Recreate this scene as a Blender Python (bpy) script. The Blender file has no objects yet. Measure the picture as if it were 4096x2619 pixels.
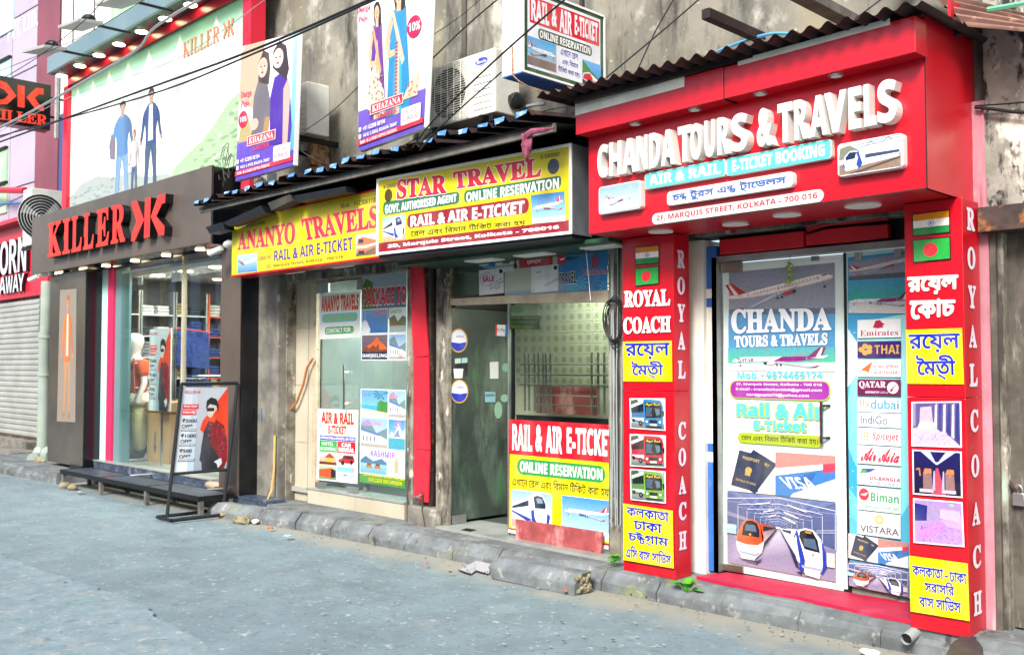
import bpy, bmesh, math, random
from mathutils import Vector, noise
from mathutils.geometry import delaunay_2d_cdt
random.seed(7)
S = bpy.context.scene
COL = S.collection
rad = math.radians
# ------------------------------------------------------------------ camera
FPX, YAW, PIT, EYE = 3931.5, rad(45.17), rad(2.28), 1.6
cam = bpy.data.cameras.new('camera'); camo = bpy.data.objects.new('camera', cam); COL.objects.link(camo)
cam.sensor_width = 36; cam.lens = 36 * FPX / 4096; cam.clip_end = 500; cam.clip_start = .05
camo.location = (0, 0, EYE); camo.rotation_euler = (rad(90) + PIT, 0, YAW)
cam.dof.use_dof = True; cam.dof.focus_distance = 6.3; cam.dof.aperture_fstop = 4.5
S.camera = camo
# ------------------------------------------------------------------ sky, sun, exposure
SUN = Vector((.34, -.80, .70)).normalized()
W = bpy.data.worlds.new('World'); S.world = W; W.use_nodes = True
nt = W.node_tree; bg = nt.nodes['Background']
sky = nt.nodes.new('ShaderNodeTexSky'); sky.sky_type = 'NISHITA'; sky.sun_disc = False
sky.sun_elevation = math.asin(SUN.z); sky.sun_rotation = math.atan2(SUN.x, SUN.y)
sky.air_density = 1.0; sky.dust_density = 3.0; sky.ozone_density = 1.5
nt.links.new(sky.outputs[0], bg.inputs[0]); bg.inputs[1].default_value = .115
sl = bpy.data.lights.new('sun', 'SUN'); so = bpy.data.objects.new('sun', sl); COL.objects.link(so)
sl.energy = 3.1; sl.angle = rad(18); sl.color = (1, .965, .91)
so.rotation_euler = SUN.to_track_quat('Z', 'Y').to_euler()
S.view_settings.view_transform = 'Standard'; S.view_settings.look = 'None'
S.view_settings.exposure = 1.1; S.view_settings.gamma = 1; S.view_settings.use_curve_mapping = False
S.render.engine = 'CYCLES'
S.cycles.use_denoising = True
S.cycles.max_bounces = 8; S.cycles.transparent_max_bounces = 12
# ------------------------------------------------------------------ camera geometry used to place things on their own planes
cy, sy, cp, sp = math.cos(YAW), math.sin(YAW), math.cos(PIT), math.sin(PIT)
cF = Vector((-sy * cp, cy * cp, sp)); cR = Vector((cy, sy, 0)); cU = cR.cross(cF); C0 = Vector((0, 0, EYE))
def ray(x, y): return cF + cR * ((x - 2048) / FPX) - cU * ((y - 1309.5) / FPX)
def atY(x, y, Y): d = ray(x, y); return C0 + d * (Y / d.y)
def atX(x, y, X): d = ray(x, y); return C0 + d * (X / d.x)
def atZ(x, y, Z): d = ray(x, y); return C0 + d * ((Z - EYE) / d.z)
def XY(px, Y): return atY(px, 1465, Y).x
class Frame:
    """a vertical plane: origin, horizontal axis U, outward normal N (towards the street)"""
    def __init__(s, O, a=0, U=None):
        s.O = Vector((O[0], O[1], 0)); s.U = Vector((math.cos(a), math.sin(a), 0)) if U is None else Vector(U)
        s.N = Vector((s.U.y, -s.U.x, 0))
    def w(s, u, v, d=0): return s.O + s.U * u + Vector((0, 0, v)) + s.N * d
    def uv(s, x, y, d=0):
        r = ray(x, y); t = ((s.O + s.N * d - C0).dot(s.N)) / r.dot(s.N); P = C0 + r * t
        return ((P - s.O).dot(s.U), P.z)
def FY(Y): return Frame((0, Y))
# ------------------------------------------------------------------ colour and materials
def lin(c): return c / 12.92 if c <= .04045 else ((c + .055) / 1.055) ** 2.4
def hexc(h, k=.86):
    if not isinstance(h, str): return tuple(h)[:3] + (1,)
    h = h.lstrip('#')
    if len(h) == 3: h = ''.join(a * 2 for a in h)
    return tuple(lin(int(h[i:i + 2], 16) / 255) * k for i in (0, 2, 4)) + (1,)
MATS = {}
def M(name, c1, c2=None, scale=4, rough=.6, metal=0, bump=0, bscale=60, stains=(), spec=.5, stretch=(1, 1, 1), coat=0):
    if name in MATS: return MATS[name]
    m = bpy.data.materials.new(name); m.use_nodes = True; MATS[name] = m
    n, l = m.node_tree.nodes, m.node_tree.links
    b = n['Principled BSDF']; b.inputs['Roughness'].default_value = rough; b.inputs['Metallic'].default_value = metal
    b.inputs['Specular IOR Level'].default_value = spec; b.inputs['Coat Weight'].default_value = coat
    c1 = hexc(c1, 1); b.inputs['Base Color'].default_value = c1
    if c2 is None and not bump and not stains: return m
    g = n.new('ShaderNodeNewGeometry'); cur = None
    def nz(sc, det=6, st=(1, 1, 1), rg=.6, off=0):
        mp = n.new('ShaderNodeMapping'); mp.inputs['Scale'].default_value = st; mp.inputs['Location'].default_value = (off, off * 1.7, off * .6)
        l.new(g.outputs['Position'], mp.inputs['Vector'])
        t = n.new('ShaderNodeTexNoise'); t.inputs['Scale'].default_value = sc; t.inputs['Detail'].default_value = det; t.inputs['Roughness'].default_value = rg
        l.new(mp.outputs[0], t.inputs['Vector']); return t.outputs['Fac']
    def ramp(f, lo, hi):
        r = n.new('ShaderNodeMapRange'); r.inputs['From Min'].default_value = lo; r.inputs['From Max'].default_value = hi
        l.new(f, r.inputs['Value']); return r.outputs[0]
    def mix(f, a, bb):
        x = n.new('ShaderNodeMix'); x.data_type = 'RGBA'
        l.new(f, x.inputs[0])
        for i, v in ((6, a), (7, bb)):
            if isinstance(v, tuple): x.inputs[i].default_value = v
            else: l.new(v, x.inputs[i])
        return x.outputs[2]
    cur = c1
    if c2 is not None: cur = mix(ramp(nz(scale, st=stretch), .38, .62), c1, hexc(c2, 1))
    for i, s_ in enumerate(stains):      # (colour, scale, lo, hi, stretch[, strength])
        f = ramp(nz(s_[1], 8, s_[4], .65, 3.1 * (i + 1)), s_[2], s_[3])
        if len(s_) > 5:
            q = n.new('ShaderNodeMath'); q.operation = 'MULTIPLY'; q.inputs[1].default_value = s_[5]; l.new(f, q.inputs[0]); f = q.outputs[0]
        cur = mix(f, cur, hexc(s_[0], 1))
    if not isinstance(cur, tuple): l.new(cur, b.inputs['Base Color'])
    if bump:
        bp = n.new('ShaderNodeBump'); bp.inputs['Strength'].default_value = min(1, bump * 20); bp.inputs['Distance'].default_value = bump
        l.new(nz(bscale, 5), bp.inputs['Height']); l.new(bp.outputs[0], b.inputs['Normal'])
    return m
def emit(name, c, k):
    m = M(name, c); b = m.node_tree.nodes['Principled BSDF']
    b.inputs['Emission Color'].default_value = hexc(c, 1); b.inputs['Emission Strength'].default_value = k; return m
def glassmat(name, tint, refl=.12, rough=.02):
    m = bpy.data.materials.new(name); m.use_nodes = True; n, l = m.node_tree.nodes, m.node_tree.links
    n.remove(n['Principled BSDF']); o = n['Material Output']
    t = n.new('ShaderNodeBsdfTransparent'); t.inputs[0].default_value = tint + (1,)
    gl = n.new('ShaderNodeBsdfGlossy'); gl.inputs['Roughness'].default_value = rough
    f = n.new('ShaderNodeLayerWeight'); f.inputs[0].default_value = .5
    p_ = n.new('ShaderNodeMath'); p_.operation = 'POWER'; p_.inputs[1].default_value = 3.2; l.new(f.outputs['Facing'], p_.inputs[0])
    a = n.new('ShaderNodeMath'); a.operation = 'MULTIPLY_ADD'; a.inputs[1].default_value = .6; a.inputs[2].default_value = refl; l.new(p_.outputs[0], a.inputs[0])
    x = n.new('ShaderNodeMixShader'); l.new(a.outputs[0], x.inputs[0]); l.new(t.outputs[0], x.inputs[1]); l.new(gl.outputs[0], x.inputs[2])
    l.new(x.outputs[0], o.inputs[0]); MATS[name] = m; return m
def printmat(name, rough, dirt=.10, spec=.4):
    m = bpy.data.materials.new(name); m.use_nodes = True; n, l = m.node_tree.nodes, m.node_tree.links
    b = n['Principled BSDF']; b.inputs['Roughness'].default_value = rough; b.inputs['Specular IOR Level'].default_value = spec
    a = n.new('ShaderNodeAttribute'); a.attribute_name = 'Col'
    g = n.new('ShaderNodeNewGeometry'); mp = n.new('ShaderNodeMapping'); mp.inputs['Scale'].default_value = (1, 1, .45)
    l.new(g.outputs['Position'], mp.inputs[0])
    t = n.new('ShaderNodeTexNoise'); t.inputs['Scale'].default_value = 7; t.inputs['Detail'].default_value = 7; l.new(mp.outputs[0], t.inputs['Vector'])
    r = n.new('ShaderNodeMapRange'); r.inputs['From Min'].default_value = .45; r.inputs['From Max'].default_value = .75; r.inputs['To Max'].default_value = dirt * 2
    l.new(t.outputs['Fac'], r.inputs['Value'])
    x = n.new('ShaderNodeMix'); x.data_type = 'RGBA'; l.new(r.outputs[0], x.inputs[0]); l.new(a.outputs['Color'], x.inputs[6]); x.inputs[7].default_value = (.32, .29, .24, 1)
    l.new(x.outputs[2], b.inputs['Base Color']); MATS[name] = m; return m
PRINT = printmat('printed_vinyl', .35); PRINTC = printmat('printed_cloth', .55, .06); PRINTD = printmat('weathered_print', .5, .2)
def photoprint(name, base):
    m = base.copy(); m.name = name; n, l = m.node_tree.nodes, m.node_tree.links; a = [q for q in n if q.type == 'ATTRIBUTE'][0]; g = [q for q in n if q.type == 'NEW_GEOMETRY'][0]
    t = n.new('ShaderNodeTexNoise'); t.inputs['Scale'].default_value = 60; t.inputs['Detail'].default_value = 9; t.inputs['Roughness'].default_value = .75; l.new(g.outputs['Position'], t.inputs['Vector'])
    r = n.new('ShaderNodeMapRange'); r.inputs['From Min'].default_value = .3; r.inputs['From Max'].default_value = .7; r.inputs['To Min'].default_value = .78; r.inputs['To Max'].default_value = 1.18; l.new(t.outputs['Fac'], r.inputs['Value'])
    x = n.new('ShaderNodeMix'); x.data_type = 'RGBA'; x.blend_type = 'MULTIPLY'; x.inputs[0].default_value = 1
    for k in list(l):
        if k.from_node == a: to = k.to_socket; l.remove(k); l.new(a.outputs['Color'], x.inputs[6]); l.new(r.outputs[0], x.inputs[7]); l.new(x.outputs[2], to); break
    MATS[name] = m; return m
PHOTO = photoprint('printed_photo', PRINT); PHOTOC = photoprint('printed_photo_cloth', PRINTC); PHOTOD = photoprint('printed_photo_weathered', PRINTD)
GLASS = glassmat('shop_glass', (.90, .95, .92), .07); GLASSG = glassmat('dusty_green_glass', (.76, .84, .79), .09, .06)
# ------------------------------------------------------------------ mesh builder
class MB:
    def __init__(s): s.v = []; s.f = []
    def add(s, vs, fs):
        k = len(s.v); s.v += [tuple(v) for v in vs]; s.f += [tuple(i + k for i in f) for f in fs]; return s
    def obox(s, fr, u0, u1, v0, v1, d0, d1):
        P = [fr.w(u, v, d) for d in (d0, d1) for v in (v0, v1) for u in (u0, u1)]
        return s.add(P, [(0, 2, 3, 1), (4, 5, 7, 6), (0, 1, 5, 4), (2, 6, 7, 3), (0, 4, 6, 2), (1, 3, 7, 5)])
    def box(s, x0, x1, y0, y1, z0, z1):
        P = [(x, y, z) for y in (y0, y1) for z in (z0, z1) for x in (x0, x1)]
        return s.add(P, [(0, 1, 3, 2), (4, 6, 7, 5), (0, 4, 5, 1), (2, 3, 7, 6), (0, 2, 6, 4), (1, 5, 7, 3)])
    def tube(s, pts, r, n=6, cap=True):
        pts = [Vector(p) for p in pts]; rings = []; up = Vector((0, 0, 1)); k = len(s.v)
        for i, p in enumerate(pts):
            t = (pts[min(i + 1, len(pts) - 1)] - pts[max(i - 1, 0)]).normalized()
            a = t.cross(up if abs(t.z) < .95 else Vector((1, 0, 0))).normalized(); b = t.cross(a)
            rr = r[i] if isinstance(r, (list, tuple)) else r
            s.v += [tuple(p + (a * math.cos(q * 2 * math.pi / n) + b * math.sin(q * 2 * math.pi / n)) * rr) for q in range(n)]
        for i in range(len(pts) - 1):
            for q in range(n): s.f.append((k + i * n + q, k + i * n + (q + 1) % n, k + (i + 1) * n + (q + 1) % n, k + (i + 1) * n + q))
        if cap: s.f.append(tuple(k + q for q in range(n))[::-1]); s.f.append(tuple(k + (len(pts) - 1) * n + q for q in range(n)))
        return s
    def prism(s, fr, pts, d0, d1):
        n = len(pts); s.add([fr.w(u, v, d0) for u, v in pts] + [fr.w(u, v, d1) for u, v in pts],
            [tuple(range(n))[::-1], tuple(range(n, 2 * n))] + [(i, (i + 1) % n, n + (i + 1) % n, n + i) for i in range(n)]); return s
    def blob(s, c, r, seed=0, n=2, amp=.25):
        bm = bmesh.new(); bmesh.ops.create_icosphere(bm, subdivisions=n, radius=1)
        for v in bm.verts:
            k = 1 + amp * noise.noise(v.co * 1.6 + Vector((seed, seed * 2, 0)))
            v.co = Vector((v.co.x * r[0], v.co.y * r[1], v.co.z * r[2])) * k + Vector(c)
        s.add([v.co[:] for v in bm.verts], [[v.index for v in f.verts] for f in bm.faces]); bm.free(); return s
    def mesh(s, name, m, smooth=False):
        me = bpy.data.meshes.new(name); me.from_pydata(s.v, [], s.f); me.materials.append(MATS[m] if isinstance(m, str) else m)
        bm = bmesh.new(); bm.from_mesh(me); bmesh.ops.recalc_face_normals(bm, faces=bm.faces); bm.to_mesh(me); bm.free()
        if smooth:
            me.shade_smooth(); me.set_sharp_from_angle(angle=rad(40))
        return me
    def ob(s, name, m, parent=None, bev=0, smooth=False):
        o = bpy.data.objects.new(name, s.mesh(name, m, smooth)); COL.objects.link(o)
        if parent is not None: put(o, parent)
        if bev:
            b = o.modifiers.new('bevel', 'BEVEL'); b.width = bev; b.segments = 2; b.limit_method = 'ANGLE'
        return o
def put(o, parent):
    o.parent = parent; o.matrix_parent_inverse = parent.matrix_basis.inverted() if parent.type == 'EMPTY' else parent.matrix_basis.inverted()
def tag(o, label=None, cat=None, group=None, kind=None):
    if label: o['label'] = label
    if cat: o['category'] = cat
    if group: o['group'] = group
    if kind: o['kind'] = kind
    return o
def thing(name, label, cat, loc=(0, 0, 0), group=None):
    o = bpy.data.objects.new(name, None); COL.objects.link(o); o.location = loc; o.empty_display_size = .1
    return tag(o, label, cat, group)
def struct(o): o['kind'] = 'structure'; return o
def B1(name, m, parent, *a, bev=0): return MB().box(*a).ob(name, m, parent, bev)
# ------------------------------------------------------------------ glyphs
SER = (0x1D400, 0x1D41A, 0x1D7CE); SAN = (0x1D5D4, 0x1D5EE, 0x1D7EC); BIT = (0x1D63C, 0x1D656, 0x1D7EC)
STY = dict(sans=(None, 0, 0), med=(None, .012, .012), bold=(SAN, 0, .028), heavy=(SAN, .022, .045), black=(SAN, .03, .05), serif=(SER, 0, .02), slab=(SER, .02, .03), slabx=(SER, .035, .04), ital=(BIT, 0, .028), ben=(None, 0, 0), benb=(None, .012, .012), script=((0x1D4D0, 0x1D4EA, 0x1D7CE), 0, .02))
_gc = {}; _ac = {}
def adv_of(c):
    if '|' not in _ac: _ac['|'] = max(v[0] for v in _raw('MM', 0)[0])
    if c not in _ac: _ac[c] = max([v[0] for v in _raw(c + 'MM', 0)[0]] or [0]) - _ac['|']
    return _ac[c]
def _raw(txt, off, ext=0):
    c = bpy.data.curves.new('g', 'FONT'); c.body = txt; c.offset = off; c.resolution_u = 3; c.extrude = ext
    if not ext: c.fill_mode = 'NONE'
    o = bpy.data.objects.new('g', c); me = o.to_mesh()
    vs = [v.co[:] for v in me.vertices]; fs = [tuple(p.vertices) for p in me.polygons]; es = [] if ext else [tuple(e.vertices) for e in me.edges]
    o.to_mesh_clear(); bpy.data.objects.remove(o); bpy.data.curves.remove(c)
    if ext or not vs: return vs, fs
    return fillc(vs, es)
def fillc(vs, es):
    # contours -> each outer loop filled with the holes that lie in it (the fonts' contours overlap)
    nb = {}
    for a, b in es: nb.setdefault(a, []).append(b); nb.setdefault(b, []).append(a)
    loops = []; seen = set()
    for st in range(len(vs)):
        if st in seen or st not in nb: continue
        lp = [st]; seen.add(st); cur = st
        while True:
            nx = [q for q in nb[cur] if q not in seen]
            if not nx: break
            nx.sort(key=lambda q: (q != cur + 1, q)); cur = nx[0]; seen.add(cur); lp.append(cur)
        if len(lp) > 2: loops.append(lp)
    if not loops: return vs, []
    pv = []; pe = []; seen_p = {}
    for l in loops:
        ids = []
        for w_ in l:
            k = (round(vs[w_][0], 5), round(vs[w_][1], 5))
            if k not in seen_p: seen_p[k] = len(pv); pv.append(Vector(k))
            ids.append(seen_p[k])
        pe += [(ids[i], ids[(i + 1) % len(ids)]) for i in range(len(ids)) if ids[i] != ids[(i + 1) % len(ids)]]
    ov, oe, of = delaunay_2d_cdt(pv, pe, [], 0, 1e-6)[:3]; fs = []
    segs = [(pv[a], pv[b]) for a, b in pe]
    for t in of:
        cx = sum(ov[i].x for i in t) / 3; cy_ = sum(ov[i].y for i in t) / 3; wn = 0
        for p, q in segs:
            if (p.y > cy_) != (q.y > cy_) and cx < (q.x - p.x) * (cy_ - p.y) / (q.y - p.y) + p.x: wn += 1 if q.y > p.y else -1
        if wn: fs.append(tuple(t))
    return [(v.x, v.y, 0) for v in ov], fs
def glyph(ch, style='bold', off=0, ext=0):
    k = (ch, STY[style][0] if not ext else style, ext)
    if k in _gc: return _gc[k]
    mp, o1, o2 = STY[style]; o = o2 + off; c = ch
    if mp:
        if 'A' <= ch <= 'Z': c = chr(mp[0] + ord(ch) - 65); o = o1 + off
        elif 'a' <= ch <= 'z': c = chr(mp[1] + ord(ch) - 97); o = o1 + off
        elif '0' <= ch <= '9': c = chr(mp[2] + ord(ch) - 48); o = o1 + off
    if ch == ' ': r = ([], [], .28)
    else:
        vs, fs = _flat[c] if (not ext and c in _flat) else _raw(c, o if ext else 0, ext)
        r = (vs, fs, adv_of(c))
    _gc[k] = r; return r
CONS = lambda c: '\u0995' <= c <= '\u09b9' or c in '\u09dc\u09dd\u09df'
_flat = {}
def rad_of(ch, style):
    mp, o1, o2 = STY[style]; return o1 if ('A' <= ch <= 'Z' or 'a' <= ch <= 'z' or '0' <= ch <= '9') and mp else o2
def layout(txt, style, off=0, ext=0, track=0):
    """[(verts, faces, dx, dy, scale)], per character; Bengali clusters ordered by eye"""
    out = []; x = 0
    if not any('\u0980' <= c <= '\u09ff' for c in txt):
        for ch in txt:
            g = glyph(ch, style, off, ext)
            if g[0]: out.append((g[0], g[1], x, 0, 1, rad_of(ch, style)))
            x += g[2] + track
        return out
    i = 0; H = '\u09cd'; n = len(txt)
    def addc(c, sc=1, dx=0, dy=0):
        g = glyph(c, style, off); out.append((g[0], g[1], x + dx, dy, sc, STY[style][2])); return g[2] * sc
    while i < n:
        c = txt[i]
        if not CONS(c): x += addc(c) if c != ' ' else .3; i += 1; continue
        cl = [c]; i += 1; reph = raf = False
        while i < n and txt[i] == H: cl.append(txt[i + 1]); i += 2
        nuk = i < n and txt[i] == '\u09bc'
        if nuk: i += 1
        if len(cl) > 1 and cl[0] == '\u09b0': reph = True; cl = cl[1:]
        if len(cl) > 1 and cl[-1] == '\u09b0': raf = True; cl = cl[:-1]
        mt = ''
        while i < n and '\u09be' <= txt[i] <= '\u09cc': mt += txt[i]; i += 1
        if mt and mt[0] in '\u09bf\u09c7\u09c8': x += addc(mt[0]); mt = mt[1:]
        elif mt and mt[0] == '\u09cb': x += addc('\u09c7'); mt = '\u09be'
        x0 = x
        if len(cl) == 1:
            x += addc(cl[0])
            if nuk: addc('\u09bc')
        else:
            top = .60
            a = addc(cl[0], .72, 0, .17); b_ = glyph(cl[1], style, off); out.append((b_[0], b_[1], x + a * .42, -.16, .70, STY[style][2])); x += max(a, a * .42 + b_[2] * .7)
        if raf: out.append(([(0, 0, 0), (.10, .08, 0), (.42, -.10, 0), (.40, -.17, 0), (.10, 0.02, 0)], [(0, 4, 3, 2, 1)], x0 + .06, -.06, 1, 0))
        if reph: out.append(([(0, 0, 0), (.22, .22, 0), (.27, .19, 0), (.06, 0, 0)], [(0, 3, 2, 1)], x - .22, .63, 1, 0))
        for q in mt: x += addc(q)
    return out
def tb(lay):
    xs = [v[0] * s + dx for vs, fs, dx, dy, s, _r in lay for v in vs]; ys = [v[1] * s + dy for vs, fs, dx, dy, s, _r in lay for v in vs]
    return min(xs), min(ys), max(xs), max(ys)
# ------------------------------------------------------------------ flat artwork on a plane
class Art:
    def __init__(s, fr, parent, d=.004, mat=None, step=.0001):
        s.fr = fr; s.parent = parent; s.d = d; s.step = step; s.mat = mat or PRINT; s.v = []; s.f = []; s.c = []; s.name = None
    def new(s, name, label=None):
        s.flush(); s.name = name; s.label = label; return s
    def flush(s):
        if s.f:
            me = bpy.data.meshes.new(s.name); me.from_pydata(s.v, [], s.f); me.materials.append({PRINT.name: PHOTO, PRINTC.name: PHOTOC, PRINTD.name: PHOTOD}[s.mat.name] if any(q in s.name for q in ('picture', 'figure', 'landscape')) else s.mat)
            at = me.attributes.new('Col', 'FLOAT_COLOR', 'CORNER'); a = []
            for p in me.polygons:
                cc = s.c[p.index]
                for k in range(p.loop_total): a += list(cc[k] if isinstance(cc, list) else cc)
            at.data.foreach_set('color', a)
            o = bpy.data.objects.new(s.name, me); COL.objects.link(o)
            if s.parent is not None: put(o, s.parent)
            if s.label: o['label'] = s.label
            s.last = o
        s.v = []; s.f = []; s.c = []
    # boxes -------------------------------------------------
    @property
    def P(s): return lambda x, y: s.fr.uv(x, y)          # photo points laid on the plane
    def R(s, tl, br):
        a = s.fr.uv(*tl); b = s.fr.uv(*br); return lambda x, y: (a[0] + (b[0] - a[0]) * x, b[1] + (a[1] - b[1]) * y)
    def Q(s, tl, tr, br, bl):
        a, b, c, d = [s.fr.uv(*p) for p in (tl, tr, br, bl)]
        return lambda x, y: tuple((d[i] * (1 - x) + c[i] * x) * (1 - y) + (a[i] * (1 - x) + b[i] * x) * y for i in (0, 1))
    # drawing -------------------------------------------------
    def poly(s, B, pts, col, cols=None):
        s.d += s.step; k = len(s.v); P = [B(*p) for p in pts]
        ar = sum(P[i][0] * P[(i + 1) % len(P)][1] - P[(i + 1) % len(P)][0] * P[i][1] for i in range(len(P)))
        cc = [hexc(q) for q in cols] if cols else hexc(col)
        if ar < 0: P = P[::-1]; cc = cc[::-1] if cols else cc
        s.v += [tuple(s.fr.w(u, v, s.d)) for u, v in P]; s.f.append(tuple(range(k, k + len(P)))); s.c.append(cc); return s
    def rect(s, B, x0, y0, x1, y1, col, top=None, r=0):
        if r:
            a, b = B(x0, y0), B(x1, y1); w, h = abs(b[0] - a[0]), abs(b[1] - a[1]); rr = r * min(w, h); rx = rr / w * (x1 - x0); ry = rr / h * (y1 - y0); pts = []
            for cx, cy_, q in ((x1 - rx, y1 - ry, 0), (x0 + rx, y1 - ry, 1), (x0 + rx, y0 + ry, 2), (x1 - rx, y0 + ry, 3)):
                for j in range(5): an = (q + j / 4) * math.pi / 2; pts.append((cx + rx * math.cos(an), cy_ + ry * math.sin(an)))
            return s.poly(B, pts, col)
        return s.poly(B, [(x0, y0), (x1, y0), (x1, y1), (x0, y1)], col, [col, col, top, top] if top else None)
    def ell(s, B, cx, cy_, rx, ry, col, n=20): return s.poly(B, [(cx + rx * math.cos(i * 2 * math.pi / n), cy_ + ry * math.sin(i * 2 * math.pi / n)) for i in range(n)], col)
    def line(s, B, pts, w, col):
        for a, b in zip(pts, pts[1:]):
            A, Bq = B(*a), B(*b); dx, dy = Bq[0] - A[0], Bq[1] - A[1]; L = math.hypot(dx, dy) or 1; nx, ny = -dy / L * w / 2, dx / L * w / 2
            s.poly(lambda x, y: (x, y), [(A[0] + nx, A[1] + ny), (A[0] - nx, A[1] - ny), (Bq[0] - nx, Bq[1] - ny), (Bq[0] + nx, Bq[1] + ny)], col)
        return s
    def text(s, B, txt, style='bold', col='#000', x0=0, y0=0, x1=1, y1=1, out=None, ocol='#fff', off=0, track=0, slant=0, mirror=False, sh=None):
        lay = layout(txt, style, 0, 0, track); b = tb(lay); bw, bh = b[2] - b[0] or 1, b[3] - b[1] or 1
        def go(c, extra=0, ddx=0, ddy=0):
            s.d += s.step; hc = hexc(c)
            for vs, fs, dx, dy, sc, rr in lay:
                r_ = rr + off + extra; pts = [(0, 0)] if r_ < .003 else [(0, 0)] + [(r_ * math.cos(q * math.pi / 4), r_ * math.sin(q * math.pi / 4)) for q in range(8)]
                for qi, (ox, oy) in enumerate(pts):
                    k = len(s.v)
                    for v in vs:
                        X = (v[0] * sc + dx + ox - b[0]) / bw; Y = (v[1] * sc + dy + oy - b[1]) / bh
                        if mirror: X = 1 - X
                        u, w_ = B(x0 + (x1 - x0) * (X + slant * Y) + ddx, y0 + (y1 - y0) * Y + ddy); s.v.append(tuple(s.fr.w(u, w_, s.d - .000008 * qi)))
                    if not vs: continue
                    p = [s.v[k + q] for q in fs[0]]; nn = (Vector(p[1]) - Vector(p[0])).cross(Vector(p[2]) - Vector(p[0])); fl = nn.dot(s.fr.N) < 0
                    for f in fs: s.f.append(tuple(k + q for q in (f[::-1] if fl else f))); s.c.append(hc)
        if sh: go(sh[0], 0, sh[1], sh[2])
        if out: go(ocol, out)
        go(col); return s
def sub(B, x0, y0, x1, y1): return lambda x, y: B(x0 + (x1 - x0) * x, y0 + (y1 - y0) * y)
def flip(B): return lambda x, y: B(1 - x, y)
def rot(B, deg, asp=1):
    c, s_ = math.cos(rad(deg)), math.sin(rad(deg))
    return lambda x, y: B(.5 + (x - .5) * c - (y - .5) * s_ / asp, .5 + (x - .5) * s_ * asp + (y - .5) * c)
# ------------------------------------------------------------------ printed pictures
def pic_plane(A, B, body='#f2f4f8', tail='#d02030', rear=None, belly='#c3cad6', eng=None, name=None):
    A.poly(B, [(.52, .55), (.78, .78), (.84, .80), (.66, .52)], '#8a929e')
    A.poly(B, [(.80, .56), (.93, .98), (1, .98), (.955, .56)], tail); A.poly(B, [(.90, .62), (.95, .96), (.97, .96), (.94, .60)], '#f0e4e0')
    A.poly(B, [(0, .47), (.02, .52), (.07, .585), (.14, .62), (.75, .63), (1, .60), (.99, .56), (.80, .47), (.70, .43), (.12, .40), (.03, .42)], body)
    A.poly(B, [(.0, .47), (.03, .42), (.12, .40), (.70, .43), (.86, .50), (.6, .46), (.1, .44)], belly)
    A.poly(B, [(.03, .425), (.12, .40), (.70, .43), (.80, .46), (.6, .43), (.1, .415)], '#8f96a4')
    if rear: A.poly(B, [(.45, .435), (.55, .625), (.75, .63), (1, .60), (.99, .56), (.80, .47), (.70, .43)], rear)
    A.poly(B, [(.045, .55), (.06, .575), (.10, .585), (.09, .55)], '#223'); A.poly(B, [(.12, .505), (.12, .515), (.78, .535), (.78, .525)], tail)
    for i in range(18): A.rect(B, .16 + i * .034, .548, .172 + i * .034, .568, '#4b5468')
    for x in (.13, .50, .80): A.rect(B, x, .50, x + .014, .575, '#9aa0aa')
    A.poly(B, [(.84, .55), (.95, .64), (1.03, .66), (.98, .55)], body); A.poly(B, [(.84, .55), (.95, .64), (.93, .60), (.88, .55)], belly)
    A.poly(B, [(.32, .47), (.54, .43), (.90, .17), (.82, .17), (.40, .40)], '#7c8592'); A.poly(B, [(.34, .46), (.54, .43), (.86, .20), (.80, .20)], '#b4bcc8'); A.poly(B, [(.82, .17), (.90, .17), (.94, .26), (.92, .26)], tail)
    A.ell(B, .43, .355, .065, .055, '#5a6270'); A.ell(B, .425, .36, .06, .05, eng or tail); A.ell(B, .375, .36, .02, .045, '#2a303c')
    for x in (.10, .50, .54): A.line(B, [(x, .42), (x, .30)], .003, '#3a3e48'); A.ell(B, x, .285, .014, .025, '#15171c', 8)
    return A
def pic_sky(A, B, a='#5f9fd8', b='#d8ecf8', ground=None):
    A.rect(B, 0, 0, 1, 1, b, a)
    if ground: A.rect(B, 0, 0, 1, .25, ground)
    return A
def pic_train(A, B, c='#f4f6fa', trim='#1f3fa0', bg=('#8fb4d8', '#e6eef4'), nose='#f4f6fa', ground='#b9a48c'):
    if bg: A.rect(B, 0, 0, 1, 1, bg[1], bg[0]); A.rect(B, 0, 0, 1, .22, ground)
    A.poly(B, [(0, .42), (0, .60), (.48, .90), (.62, .86), (.60, .15), (.50, .10)], c)
    A.poly(B, [(.02, .50), (.02, .56), (.44, .78), (.44, .62)], '#26324a')
    A.poly(B, [(0, .42), (.50, .16), (.50, .28), (0, .46)], trim)
    A.poly(B, [(.46, .90), (.58, .97), (.78, .95), (.90, .78), (.97, .42), (.93, .16), (.78, .06), (.58, .07), (.52, .2), (.50, .5)], nose)
    A.poly(B, [(.56, .88), (.66, .93), (.78, .90), (.86, .72), (.86, .60), (.60, .58)], '#1b2740')
    A.poly(B, [(.62, .84), (.70, .87), (.77, .84), (.80, .74), (.66, .72)], '#7f97b4')
    A.poly(B, [(.50, .50), (.57, .55), (.60, .30), (.72, .10), (.58, .07), (.52, .2)], trim)
    A.poly(B, [(.93, .16), (.97, .42), (.90, .50), (.88, .2)], trim)
    A.rect(B, .62, .02, .86, .10, '#dfe4ec')
    return A
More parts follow.
